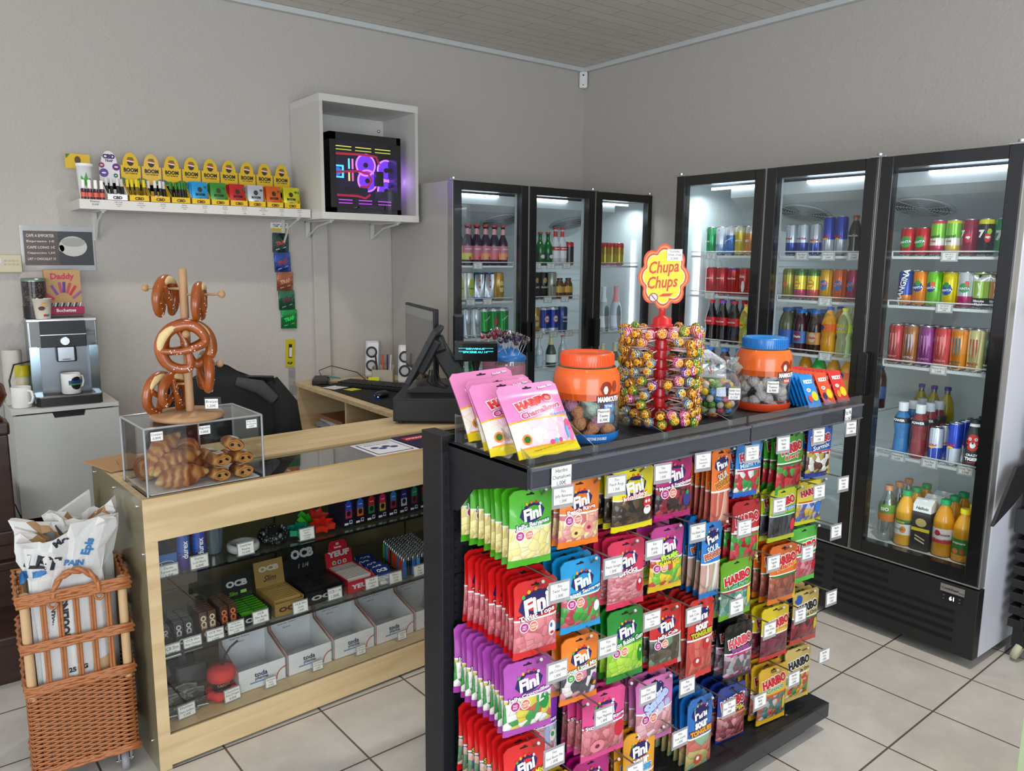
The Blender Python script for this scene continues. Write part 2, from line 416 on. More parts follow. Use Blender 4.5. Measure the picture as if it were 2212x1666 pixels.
# ================================================================ DRINKS (one of each kind, copied into the coolers)
ALU = mat('#c4c8cc', 0.22, 1.0, var=0)
def shiny(c, metal=0.35, rough=0.22): return mat(c, rough, metal, 0.3, var=0.03)
def cyl(r, z0=0.0, off=0.0005):
    return lambda x, y, k=1: Vector(((r+off*k)*math.sin(x/r), -(r+off*k)*math.cos(x/r), z0+y))
DR = {}
def can(key, desc, r, h, bands, deco=None, lid=None):
    DR[key] = dict(kind='can', desc=desc, r=r, h=h, bands=bands, deco=deco, lid=lid)
def bottle(key, desc, r, h, style, body, cap, label=None, deco=None, liquid=None, name='glass_bottle'):
    DR[key] = dict(kind='bottle', desc=desc, r=r, h=h, style=style, body=body, cap=cap, label=label, deco=deco, liquid=liquid, name=name)
STY = {  # (radius fraction, height fraction)
 'beer': [(.82, 0), (1, .02), (1, .52), (.93, .58), (.60, .68), (.42, .74), (.38, .92), (.44, .93), (.44, .955)],
 'contour': [(.80, 0), (.95, .02), (.98, .12), (.86, .30), (.98, .48), (.98, .56), (.70, .74), (.42, .86), (.40, .94)],
 'pet': [(.86, 0), (.98, .03), (.97, .30), (.86, .40), (1, .50), (1, .66), (.86, .76), (.50, .88), (.38, .93), (.38, .95)],
 'wide': [(.92, 0), (1, .02), (1, .62), (.96, .68), (.78, .80), (.56, .88), (.54, .93)],
 'sport': [(.86, 0), (.98, .03), (.90, .2), (.82, .42), (.96, .55), (1, .66), (.86, .74), (.52, .82), (.50, .86)],
 'champ': [(.9, 0), (1, .02), (1, .42), (.92, .52), (.55, .68), (.36, .78), (.34, .95), (.36, .96)],
 'juice': [(.92, 0), (1, .03), (1, .60), (.95, .66), (.62, .82), (.42, .88), (.42, .92)],
 'big': [(.92, 0), (1, .02), (1, .55), (.8, .75), (.35, .88), (.33, .95)],
}
PROTO = {}
def make_drink(key):
    d = DR[key]; r, h = d['r'], d['h']
    mb = MB()
    if d['kind'] == 'can':
        sh = []
        cuts = sorted(d['bands'])  # (z0frac, colour)
        pts = [(.80*r, 0.0), (r*.86, 0.002), (r, 0.008)]
        prof = [(.80*r, 0.0, ALU), (r, 0.008, shiny(cuts[0][1]))]
        for z, c in cuts[1:]: prof.append((r, z*h, shiny(c)))
        prof += [(r, h-0.011, shiny(cuts[-1][1])), (r*.885, h-0.003, ALU), (r*.885, h, ALU), (r*.82, h, ALU), (r*.80, h-0.003, ALU)]
        mb.lathe(prof, ALU, 20, cap=(True, True))
        mb.lathe([(r*.8, h-0.003), (0.0001, h-0.003)], ALU, 20, cap=(False, False))
        if d['deco']: d['deco'](mb, cyl(r), r, h)
        o = mb.build('drink_can')
        return o
    st = STY[d['style']]; body = d['body']
    prof = []
    for fr, fz in st:
        m = None
        if d['label']:
            pass
        prof.append((fr*r, fz*h, m))
    liq = d['liquid']
    if liq:
        new = []
        for p in prof: new.append((p[0], p[1], liq if p[1] < 0.80*h*0.96 else body))
        prof = new
    mb.lathe(prof, body, 18, cap=(True, True))
    if d['label']:
        for z0, z1, c in d['label']:
            # radius follows the profile
            def R(z):
                for i in range(len(st)-1):
                    if st[i][1] <= z <= st[i+1][1] and st[i+1][1] > st[i][1]:
                        t = (z-st[i][1])/(st[i+1][1]-st[i][1]); return r*(st[i][0]*(1-t)+st[i+1][0]*t)
                return r
            zz = [z0+(z1-z0)*i/4 for i in range(5)]
            mb.lathe([(R(z)+0.0006, z*h) for z in zz], mat(c, 0.4, var=0.02), 18, cap=(False, False))
    if d['deco']: d['deco'](mb, cyl(r+0.0006), r, h)
    o = mb.build(d['name'])
    zt = st[-1][1]*h; rc = st[-1][0]*r*1.12+0.001
    cp = MB(); hc = h-zt
    cp.lathe([(rc, zt-hc*0.15), (rc, h*0.995), (rc*.85, h)], mat(d['cap'], 0.4), 14)
    cp.build('cap', o)
    return o
def T(body, z, w, c, hh=None, rot=0, bold=0.03, cx=0, shear=0.0, k=2, outline=None):
    def f(mb, fn, r, h):
        ww = w*r
        if outline: mb.text(body, lift(fn, k), mat(outline, 0.4, var=0), w=None if hh else ww, h=(hh*h if hh else None), bold=bold+0.05, rot=rot, cx=cx*r, cy=z*h, cut=r*0.35, shear=shear)
        mb.text(body, lift(fn, k+1.5), mat(c, 0.4, var=0), w=None if hh else ww, h=(hh*h if hh else None), bold=bold, rot=rot, cx=cx*r, cy=z*h, cut=r*0.35, shear=shear)
    return f
def B(z, rx, rz, c, cx=0, n=16, rot=0, k=1):
    def f(mb, fn, r, h):
        cols = 6; pts = circ(0, 0, 1, 1, n)
        # cut in vertical strips so that it follows the wall
        g = lift(fn, k)
        for i in range(cols):
            a, b = -1+2*i/cols, -1+2*(i+1)/cols
            ya, yb = math.sqrt(max(0, 1-a*a)), math.sqrt(max(0, 1-b*b))
            mb.shape([(cx*r+a*rx*r, z*h-ya*rz*h), (cx*r+b*rx*r, z*h-yb*rz*h), (cx*r+b*rx*r, z*h+yb*rz*h), (cx*r+a*rx*r, z*h+ya*rz*h)], g, mat(c, 0.4, var=0))
    return f
def POLY(pts, c, k=1):
    def f(mb, fn, r, h): mb.shape([(x*r, z*h) for x, z in pts], lift(fn, k), mat(c, 0.35, var=0))
    return f
def D(*fs): return lambda mb, fn, r, h: [f(mb, fn, r, h) for f in fs]
def claw(c):
    return D(*[POLY([(x0-.10, .78), (x0+.10, .78), (x0+.13*s, .50), (x0-.02*s, .30), (x0-.06, .52)], c, 2) for x0, s in ((-.35, -1), (0, 1), (.35, 1))])
R1, H1 = 0.0290, 0.134   # slim
# right-hand cooler, right door
can('strawb_soda', 'red strawberry orange-soda can', R1, .115, [(0, '#c4202c')], D(B(.5, .8, .2, '#2a9b3a'), T('FANTA', .5, 1.5, '#ffffff', rot=.15, outline='#15307a')))
can('malt_lime', 'green and pink shandy can', R1, .142, [(0, '#b42a4c'), (.30, '#e8e8dc'), (.5, '#7fc437'), (.9, '#c83a5a')], D(T('Tourtel', .55, 1.7, '#14532a', rot=.1), T('twist', .42, .8, '#b42a4c')))
can('malt_lemon', 'green and yellow shandy can', R1, .142, [(0, '#d9b44a'), (.30, '#e8e8dc'), (.5, '#7fc437'), (.9, '#d6cf4a')], D(T('Tourtel', .55, 1.7, '#14532a', rot=.1), T('twist', .42, .8, '#8a6a20')))
can('seven_cherry', 'dark cherry lemonade can', R1, .142, [(0, '#8c1238')], D(T('7', .6, .75, '#f2f2f2', cx=-.45, bold=.06), B(.5, .42, .13, '#c3142a', cx=.35), T('up', .5, .5, '#ffffff', cx=.35, bold=.05)))
can('seven_mojito', 'black and yellow lemonade can', R1, .142, [(0, '#141613'), (.86, '#d8d21c')], D(T('7', .6, .75, '#f2f2f2', cx=-.45, bold=.06), B(.5, .42, .13, '#c3142a', cx=.35), T('up', .5, .5, '#ffffff', cx=.35, bold=.05), B(.66, .3, .08, '#a8c832', cx=.5)))
can('seven_green', 'bright green lemonade can', R1, .142, [(0, '#0f9d5c')], D(T('7', .55, .95, '#f2f2f2', cx=-.3, bold=.06), B(.47, .44, .13, '#d81f2c', cx=.55), T('up', .47, .55, '#ffffff', cx=.55, bold=.05)))
can('blue_orange', 'blue and orange fizzy orange can', R1, .142, [(0, '#e0863a'), (.30, '#1c3f9a')], D(T('ORANGINA', .5, .0, '#ffffff', hh=.16, rot=1.35), POLY([(-.6, .1), (-.2, .1), (.5, .8), (.1, .8)], '#e07a2a')))
can('fizz_orange', 'bright orange fizzy can', R1, .142, [(0, '#f08a12')], D(B(.55, .75, .14, '#1f3f94'), B(.66, .4, .08, '#3b9b3a'), T('FANTA', .53, 1.4, '#ffffff', rot=.12)))
can('fizz_green', 'lime green fizzy can', R1, .142, [(0, '#74c928')], D(B(.55, .7, .14, '#1f3f94'), B(.64, .4, .08, '#e8762a', cx=.3), T('FANTA', .53, 1.4, '#ffffff', rot=.12)))
can('fizz_lemon', 'lemon yellow fizzy can', R1, .142, [(0, '#e6d21e')], D(B(.5, .8, .16, '#1f4fae'), B(.62, .4, .08, '#2f9b4a'), T('FANTA', .48, 1.4, '#ffffff', rot=.05)))
can('fizz_pink', 'silver and magenta fizzy can', R1, .142, [(0, '#b81f6c'), (.33, '#c9ced6')], D(B(.56, .7, .13, '#26a04a'), B(.68, .3, .07, '#e25a2a', cx=.3), T('FANTA', .54, 1.4, '#ffffff', outline='#1f3f94')))
can('juice_apple', 'white and green apple juice can', R1, .142, [(0, '#101510'), (.30, '#a5d548'), (.75, '#eef2ea'), (.94, '#8bc53a')], D(T('Minute', .22, 1.3, '#ffffff'), T('Maid', .13, .9, '#ffffff'), POLY([(-.25, .7), (.25, .7), (.05, .5), (.2, .36), (-.2, .36), (-.05, .5)], '#ffffff')))
can('juice_orange', 'white and orange juice can', R1, .142, [(0, '#101510'), (.30, '#f0a04a'), (.75, '#f2ece2'), (.94, '#e88a2a')], D(T('Minute', .22, 1.3, '#ffffff'), T('Maid', .13, .9, '#ffffff'), POLY([(-.25, .7), (.25, .7), (.05, .5), (.2, .36), (-.2, .36), (-.05, .5)], '#ffffff')))
for k_, d_, c_, cc_, w_ in [('en_red', 'plain red energy drink can', '#b8323c', '#e89a8e', 'ENERGY'), ('en_brown', 'brown and lilac energy drink can', '#a5683a', '#cfc4e2', 'NITRO'), ('en_purple', 'purple energy drink can', '#8a3a7e', '#c68ac2', 'PUNCH'), ('en_coral', 'coral red energy drink can', '#cf4a4c', '#e8928a', 'PUNCH'),
                       ('en_orange', 'orange energy drink can with teal claw mark', '#e08a22', '#1f6f7c', 'MONARCH'), ('en_cream', 'cream energy drink can with red claw mark', '#e2d896', '#c03a34', 'PUNCH'), ('en_black', 'black energy drink can with green claw mark', '#10130f', '#4fd82a', 'MONSTER')]:
    can(k_, d_, .0315, .166, [(0, c_)], D(claw(cc_), T(w_, .2, 1.3, cc_ if k_ != 'en_black' else '#ffffff'), T('MONSTER', .12, 1.1, cc_ if k_ != 'en_black' else '#ffffff')))
can('rb_blue', 'blue and silver energy drink can', .0265, .142, [(0, '#1f3fae'), (.42, '#c2c8d2')], D(POLY([(-.9, .42), (0, .42), (0, .95), (-.9, .95)], '#1f3fae'), POLY([(0, .05), (.9, .05), (.9, .42), (0, .42)], '#c2c8d2'), T('Red Bull', .5, 1.5, '#c81e28'), B(.43, .5, .03, '#e2b41e')))
can('rb_big', 'tall blue and silver energy drink can', .0265, .172, [(0, '#c2c8d2'), (.42, '#1f3fae')], D(POLY([(-.9, .05), (0, .05), (0, .42), (-.9, .42)], '#1f3fae', 2), T('Red Bull', .5, 1.5, '#c81e28', k=3), B(.43, .5, .03, '#e2b41e')))
can('rb_sf', 'pale silver and blue energy drink can', .0265, .142, [(0, '#22409a'), (.42, '#cdd6e4')], D(T('Red Bull', .55, 1.5, '#c81e28')))
bottle('sport_blue', 'blue sports drink bottle', .033, .225, 'sport', glassy('blue_bottle', '#4a8fc0', .12, alpha=.25), '#cfd3d6', [(.62, .72, '#20242a')], D(T('POWER', .67, 1.5, '#ffffff')), shiny('#2668a0', 0, .1), 'plastic_bottle')
bottle('sport_red', 'red sports drink bottle', .033, .225, 'sport', glassy('red_bottle', '#b06a6a', .12, alpha=.25), '#cfd3d6', [(.62, .72, '#20242a')], D(T('POWER', .67, 1.5, '#ffffff')), shiny('#7c2226', 0, .1), 'plastic_bottle')
bottle('tiger', 'black bottle with red tiger face', .034, .20, 'wide', mat('#141416', .25, coat=.5), '#17181a', [(.86, .92, '#e8e8e8')], D(B(.55, .75, .17, '#c82a20'), B(.62, .16, .03, '#ffffff', cx=-.3, k=2), B(.62, .16, .03, '#ffffff', cx=.3, k=2), B(.62, .07, .015, '#101010', cx=-.3, k=3), B(.62, .07, .015, '#101010', cx=.3, k=3), B(.50, .32, .06, '#f2f2f2', k=2), B(.54, .12, .02, '#101010', k=3), POLY([(-.75, .60), (-.35, .56), (-.7, .54)], '#101010', 2), POLY([(.75, .60), (.35, .56), (.7, .54)], '#101010', 2), POLY([(-.7, .51), (-.35, .5), (-.6, .47)], '#101010', 2), POLY([(.7, .51), (.35, .5), (.6, .47)], '#101010', 2), T('CRAZY', .30, 1.2, '#ffffff'), T('TIGER', .22, 1.4, '#ffffff', bold=.05), T('energy', .15, .8, '#c82a20')), None, 'plastic_bottle')
bottle('orange_pulp', 'clear bottle with orange fruit sleeve', .036, .24, 'juice', glassy('clear_bottle', '#dde2e0', .15, alpha=.05), '#d8946a', [(.50, .66, '#6a9a38'), (.36, .50, '#e0842c')], D(T('BIO', .58, .9, '#ffffff')), None, 'plastic_bottle')
bottle('juice_yellow', 'orange juice bottle with green cap', .038, .235, 'juice', shiny('#e8a616', 0, .2), '#1fa05a', [(.20, .44, '#eeeade'), (.40, .48, '#2f8a3a')], D(T('Andros', .44, 1.3, '#f2e03a'), B(.30, .35, .06, '#f09020', cx=.5), T('100% PUR JUS', .3, 1.1, '#2a5a8a')), None, 'plastic_bottle')
bottle('juice_apple_b', 'apple juice bottle with green cap', .040, .235, 'juice', shiny('#d9941c', 0, .12), '#1fa05a', [(.30, .50, '#ece4de'), (.24, .32, '#c03a4a')], D(B(.42, .3, .05, '#c82f44', cx=-.4), T('Pomme', .4, 1.0, '#7a2a30', cx=.3)), None, 'plastic_bottle')
bottle('juice_tropic', 'yellow smoothie bottle with yellow cap', .039, .215, 'juice', shiny('#e0a024', 0, .2), '#ecd81a', [(.14, .44, '#3c8a34')], D(T('tropicana', .36, 1.3, '#ffffff'), B(.2, .35, .05, '#e88a4a', cx=-.3), B(.2, .25, .05, '#d85a3a', cx=.4)), None, 'plastic_bottle')
bottle('juice_tall', 'tall orange juice bottle', .036, .27, 'juice', shiny('#ee7d12', 0, .2), '#ee8a20', [(.45, .6, '#b8c4d8')], None, None, 'plastic_bottle')
bottle('purple_cap', 'tall bottle of yellow syrup with purple cap', .034, .27, 'big', glassy('syrup_bottle', '#b8b070', .1, alpha=.2), '#5a3aa0', None, None, shiny('#b8a418', 0, .2), 'plastic_bottle')
# right-hand cooler, middle and left doors
bottle('cola_glass', 'small glass cola bottle', .029, .175, 'contour', glassy('glass_cl', '#b8c4c4', .15, alpha=.1), '#c8232c', None, D(T('Coca-Cola', .5, 1.7, '#e8e8e8', k=3)), shiny('#22120e', 0, .1))
can('tea_pink', 'yellow and pink iced tea can', .0285, .142, [(0, '#c23a6c'), (.34, '#e8d43a'), (.78, '#3a7a2c')], D(B(.52, .62, .13, '#e0342c'), B(.52, .56, .11, '#f2d820', k=2), T('Lipton', .52, .95, '#d8282c', k=3)))
can('tea_peach', 'yellow and coral iced tea can', .0285, .142, [(0, '#d2564a'), (.34, '#e8d43a'), (.78, '#3a7a2c')], D(B(.52, .62, .13, '#e0342c'), B(.52, .56, .11, '#f2d820', k=2), T('Lipton', .52, .95, '#d8282c', k=3)))
can('oas_yellow', 'golden tropical fruit can', .0285, .142, [(0, '#d8a41e')], D(B(.5, .7, .16, '#2d6fb8', rot=.5), T('Oasis', .54, 1.5, '#c8282c', rot=.35, outline='#ffffff')))
can('oas_orange', 'orange tropical fruit can', .0285, .142, [(0, '#e0641c')], D(B(.5, .7, .16, '#2d6fb8'), T('Oasis', .54, 1.5, '#c8282c', rot=.35, outline='#ffffff')))
can('oas_pink', 'raspberry pink tropical fruit can', .0285, .142, [(0, '#b82860')], D(B(.5, .7, .16, '#2d6fb8'), T('Oasis', .54, 1.5, '#c8282c', rot=.35, outline='#ffffff')))
can('oas_red', 'light red tropical fruit can', .0285, .142, [(0, '#cc3a44')], D(B(.5, .7, .16, '#2d6fb8'), T('Oasis', .54, 1.5, '#c8282c', rot=.35, outline='#ffffff')))
can('tea_dark', 'olive yellow iced tea can', .0285, .142, [(0, '#8a8420'), (.5, '#a89c1e'), (.8, '#6a7a1e')], D(B(.5, .5, .1, '#c8642c')))
bottle('oas_dark', 'dark red fruit drink bottle with blue cap', .034, .20, 'wide', shiny('#3a1620', 0, .15), '#1f6fc0', [(.22, .50, '#3f6aa8')], D(B(.38, .55, .11, '#8a2a4a'), T('Oasis', .38, 1.0, '#ffffff')), None, 'plastic_bottle')
bottle('oas_amber', 'dark fruit drink bottle with orange label', .034, .20, 'wide', shiny('#2c1a14', 0, .15), '#1f6fc0', [(.22, .50, '#b8803a')], D(B(.38, .55, .11, '#c8b49a'), T('Oasis', .38, 1.0, '#c8282c')), None, 'plastic_bottle')
bottle('oas_blue', 'fruit drink bottle with blue label and lid', .036, .205, 'wide', shiny('#5a5a40', 0, .2), '#2a5a9a', [(.1, .5, '#2f5aa8')], None, None, 'plastic_bottle')
bottle('pet_orange', 'orange soda bottle with blue cap', .034, .218, 'pet', shiny('#d8961c', 0, .15), '#2a4aa8', [(.5, .66, '#e86a1c')], D(B(.58, .5, .06, '#26429a', cx=-.4)), None, 'plastic_bottle')
bottle('pet_lemon', 'pale lemon soda bottle with yellow label', .034, .218, 'pet', shiny('#c2c68a', 0, .12), '#d8c81c', [(.5, .66, '#ecdc1c')], D(T('FANTA', .58, 1.6, '#ffffff', outline='#20408a')), None, 'plastic_bottle')
bottle('pet_green', 'green soda bottle with orange cap', .034, .218, 'pet', shiny('#1fae3e', 0, .12), '#e0622a', [(.5, .62, '#18a844')], D(T('FANTA', .56, 1.6, '#ffffff', outline='#20408a')), None, 'plastic_bottle')
can('s_green', 'green and white sparkling can', .0285, .142, [(0, '#12a05a')], D(POLY([(.0, .5), (.9, .7), (.9, .98), (-.3, .98)], '#e8f2f0'), T('Perrier', .5, 1.2, '#ffffff')))
can('s_white', 'white and pale blue sparkling can', .0285, .142, [(0, '#9ab4d8'), (.4, '#dfe8f2')], D(POLY([(-.6, .3), (.2, .9), (.5, .9), (-.2, .3)], '#3a6ac0')))
can('s_blue', 'blue and silver sparkling can', .0285, .142, [(0, '#3f7ac8'), (.7, '#dfe6ee')], D(T('Schweppes', .55, 1.5, '#ffffff', rot=.5)))
can('s_yellow', 'yellow and white tonic can', .0285, .142, [(0, '#e0c81e'), (.8, '#eee8c8')], D(T('agrum', .5, 1.2, '#ffffff')))
can('s_orange', 'orange and silver tonic can', .0285, .142, [(0, '#e28a3a'), (.75, '#d8dade')], D(T('BIO', .5, .8, '#ffffff')))
can('s_purple', 'violet and white striped can', .0285, .142, [(0, '#4a3aa8')], D(POLY([(-.9, .2), (.9, .5), (.9, .6), (-.9, .3)], '#e8e8f2'), POLY([(-.9, .5), (.9, .8), (.9, .9), (-.9, .6)], '#e8e8f2')))
can('cola_can', 'red cola can', .0300, .142, [(0, '#c41a22')], D(T('Coca-Cola', .62, 1.7, '#ffffff', rot=.0, shear=.3)))
can('cola_cherry', 'red cola can with purple rim', .0300, .142, [(0, '#c41a22'), (.9, '#7a2a8a')], D(T('Coca-Cola', .62, 1.7, '#ffffff', shear=.3)))
can('cola_cake', 'red cola can with white bottle picture', .0300, .142, [(0, '#c41a22')], D(B(.35, .3, .2, '#f2f2f2', cx=.3), T('Cola', .7, 1.0, '#ffffff', shear=.3)))
can('schw_lemon', 'lime green lemon tonic can', .0300, .142, [(0, '#a8c81c')], D(POLY([(-.9, .25), (.9, .55), (.9, .8), (-.9, .5)], '#ece01c'), T('Schweppes', .53, 1.6, '#1a2a1a', rot=.25, k=3)))
bottle('cola_pet', 'cola bottle with red label', .032, .218, 'contour', shiny('#1e0f0c', 0, .1), '#b81f26', [(.42, .60, '#d0222c')], D(T('Coca-Cola', .51, 1.6, '#ffffff', shear=.3, k=3)), None, 'plastic_bottle')
bottle('cola_zero', 'cola bottle with purple cap', .032, .218, 'contour', shiny('#1e0f0c', 0, .1), '#7a3aa8', [(.42, .60, '#d0222c')], D(T('Coca-Cola', .51, 1.6, '#ffffff', shear=.3, k=3)), None, 'plastic_bottle')
bottle('tea_pet', 'iced tea bottle with orange cap', .032, .205, 'pet', shiny('#c8b04a', 0, .15), '#e8762a', [(.25, .68, '#b8cc3a')], D(B(.5, .6, .09, '#f2d820'), T('Lipton', .5, .9, '#d8282c', k=3)), None, 'plastic_bottle')
# left-hand cooler (back wall)
for k_, d_, cc in [('desp_lime', 'dark flavoured beer bottle with yellow-green label', '#d8d44a'), ('desp_red', 'dark flavoured beer bottle with pink label', '#d8707a'), ('desp_mango', 'dark flavoured beer bottle with peach label', '#e8a06a')]:
    bottle(k_, d_, .0300, .235, 'beer', shiny('#2a1230', 0, .12), '#c8383c', [(.30, .48, '#c8788c'), (.14, .30, cc), (.76, .90, '#d8a0a8')], D(T('DESPERADOS', .40, 1.5, '#ffffff'), B(.18, .3, .04, '#c8342c', cx=.3)))
bottle('beer_green', 'green beer bottle', .0300, .205, 'beer', shiny('#0e6a2c', 0, .1), '#c8383c', [(.18, .36, '#1c4a2a')], D(B(.27, .6, .06, '#e8e8e8', k=2)))
bottle('beer_dkgreen', 'dark green beer bottle with red neck label', .0300, .205, 'beer', shiny('#0c2c1c', 0, .1), '#c8383c', [(.18, .36, '#1c2c22'), (.72, .82, '#e8e2de'), (.66, .72, '#c83a34')], None)
bottle('ice_white', 'frosted bottle with red and white label', .0300, .235, 'beer', shiny('#d8dde0', 0, .2), '#c8282c', [(.40, .50, '#c8383c'), (.20, .40, '#eceef0'), (.76, .9, '#d83a3c')], D(T('SMIRNOFF', .45, 1.5, '#ffffff'), POLY([(-.7, .24), (.7, .30), (.7, .36), (-.7, .28)], '#e04a3c')))
can('red_dark', 'red and black beer can', .0300, .150, [(0, '#b8262c'), (.12, '#1c1c22'), (.8, '#c02a30')], None)
can('energy_ry', 'red and yellow beer can', .0300, .150, [(0, '#c83030'), (.15, '#c8b42a'), (.5, '#b8902a'), (.8, '#c83030')], None)
can('pale_lime', 'white beer can with lime green lettering', .0330, .168, [(0, '#e8ece4')], D(B(.5, .75, .3, '#b8c83a'), T('Somersby', .45, 1.4, '#3a5a1c')))
can('pale_blue', 'white beer can with blue mountains', .0330, .168, [(0, '#2450b8'), (.14, '#e2e8f2'), (.94, '#2450b8')], D(POLY([(-.9, .14), (-.4, .26), (0, .15), (.5, .27), (.9, .14)], '#2450b8'), B(.72, .15, .04, '#c8343c', cx=-.2), B(.5, .15, .04, '#c8343c', cx=-.2)))
can('gold_can', 'gold beer can', .0330, .168, [(0, '#c2963c')], D(B(.5, .6, .2, '#e0c878'), T('LEFFE', .5, 1.1, '#6a3a1c')))
can('black_can', 'black beer can with gold emblem', .0330, .168, [(0, '#16161a')], D(B(.7, .35, .1, '#c2963c'), T('BLACK', .45, 1.4, '#e8e2c8')))
can('silver_w', 'silver beer can', .0330, .168, [(0, '#a8a69c')], D(T('W', .5, .8, '#2a2a2a')))
can('blue_white', 'blue and white lager can with oval badge', .0330, .168, [(0, '#c8ccd8'), (.22, '#1f3a94'), (.9, '#c8ccd8')], D(B(.56, .6, .15, '#c82a34'), B(.56, .48, .11, '#e8eaf2', k=2), T('1664', .56, .7, '#1f3a94', k=3)))
can('blue_can', 'dark blue lager can', .0330, .168, [(0, '#1c3478')], D(T('1664', .6, 1.1, '#e8e8f0'), T('BLANC', .45, 1.0, '#e8e8f0')))
can('blue86', 'blue lager can with white numbers', .0330, .168, [(0, '#1a4a78'), (.3, '#1c54a0'), (.9, '#c8a83c')], D(T('8.6', .45, 1.2, '#ffffff', bold=.06)))
can('silver_can', 'silver lager can', .0330, .168, [(0, '#c8ced4')], D(T('8.6', .5, 1.1, '#8aa0b4', rot=.9)))
can('star_can', 'green lager can with red star', .0330, .168, [(0, '#10180f'), (.25, '#148a34'), (.9, '#c8ced4')], D(POLY([(0, .76), (.12, .62), (.45, .62), (.2, .52), (.3, .38), (0, .47), (-.3, .38), (-.2, .52), (-.45, .62), (-.12, .62)], '#d82a30', 2), T('Heineken', .14, 1.6, '#ffffff')))
can('green_can', 'green lager can with white lettering', .0330, .168, [(0, '#10180f'), (.2, '#1c9a3c'), (.9, '#c8ced4')], D(T('TUBORG', .65, 1.4, '#d8f0d8', rot=.7)))
bottle('brown_stub', 'brown beer bottle with gold label', .0300, .13, 'wide', shiny('#5a3a14', 0, .12), '#2a2a2c', [(.3, .6, '#c89a3a')], None)
bottle('champ_dark', 'dark sparkling wine bottle', .040, .30, 'champ', shiny('#16201a', 0, .1), '#20262a', [(.66, .95, '#1c2226'), (.1, .35, '#3a4440')], None)
bottle('champ_white', 'sparkling wine bottle with pale foil', .040, .30, 'champ', shiny('#8a9aa0', 0, .12), '#b8c2c8', [(.66, .95, '#b4bcc4'), (.1, .35, '#c8ced4')], None)
bottle('champ_pink', 'sparkling wine bottle with pink foil', .040, .30, 'champ', shiny('#a8b0bc', 0, .12), '#c8747a', [(.66, .95, '#c87a80'), (.1, .35, '#c8ccd8')], None)
bottle('wine_small', 'small wine bottle with dark body', .034, .205, 'champ', shiny('#1c3020', 0, .1), '#b8b8a8', [(.7, .95, '#b8ae7a'), (.15, .4, '#c8c8c0')], None)
bottle('clear_red', 'clear spirits bottle with red cap', .028, .20, 'beer', glassy('clear_glass2', '#ccd6d8', .2, alpha=.15), '#c83a3c', [(.2, .4, '#8a9aa4')], None)
FR_N = 0
def put(key, fr, lx, ly, lz, label, group, yawj=0.25):
    """stand one drink at a spot given in the cooler's own frame"""
    P = fr.matrix_basis @ Vector((lx, ly, lz))
    rz = fr.rotation_euler[2]+random.uniform(-yawj, yawj)
    if key not in PROTO:
        o = make_drink(key); PROTO[key] = o
        tag(o, label, 'can' if DR[key]['kind'] == 'can' else 'bottle', group)
        o.location = P; o.rotation_euler = (0, 0, rz)
        return o
    return dup(PROTO[key], P, (0, 0, rz), label, group)
# ================================================================ COOLERS
BL = mat('#101113', 0.28, coat=0.4, var=0.02); BLM = mat('#1a1b1d', 0.45, var=0.03); TRIM = mat('#b5b5b2', 0.35, 0.7, var=0)
INW = mat('#dfe7e8', 0.4, var=0.01); SIDE = mat('#bcb9b4', 0.4, 0.15, var=0.02); SIDEW = mat('#d9dce6', 0.4, var=0.02)
PANE = glassy('door_pane', '#eef4f5', 0.035, 0.01, edge=0.35); WIRE = mat('#e6ebec', 0.35, var=0)
LED = mat('#e8f4ff', 0.5, emit=5, var=0)
def fan_mesh(m):
    mb = MB()
    for rr in (0.125, 0.118):
        mb.tube([(rr*math.cos(a), rr*math.sin(a), 0) for a in [2*PI*k/32 for k in range(32)]], 0.0035, m, 6, closed=True)
    for i in range(1, 9):
        rr = 0.012+i*0.0122
        mb.tube([(rr*math.cos(a), rr*math.sin(a), 0.001) for a in [2*PI*k/24 for k in range(24)]], 0.0017, m, 4, closed=True)
    for k in range(10):
        a = 2*PI*k/10; mb.rod((0.01*math.cos(a), 0.01*math.sin(a), 0.002), (0.125*math.cos(a+.15), 0.125*math.sin(a+.15), 0.002), 0.0018, m, 4)
    for k in range(30):
        a = 2*PI*k/30; mb.rod((0.112*math.cos(a), 0.112*math.sin(a), 0.001), (0.124*math.cos(a), 0.124*math.sin(a), -0.004), 0.0025, m, 4)
    mb.lathe([(0.018, 0), (0.018, 0.004)], m, 12)
    mb.lathe([(0.116, -0.002), (0.116, -0.001)], mat('#4a5054', 0.7, var=0), 28)
    return mb
DOORX = [0.008, 0.539, 1.072]; DW = 0.52
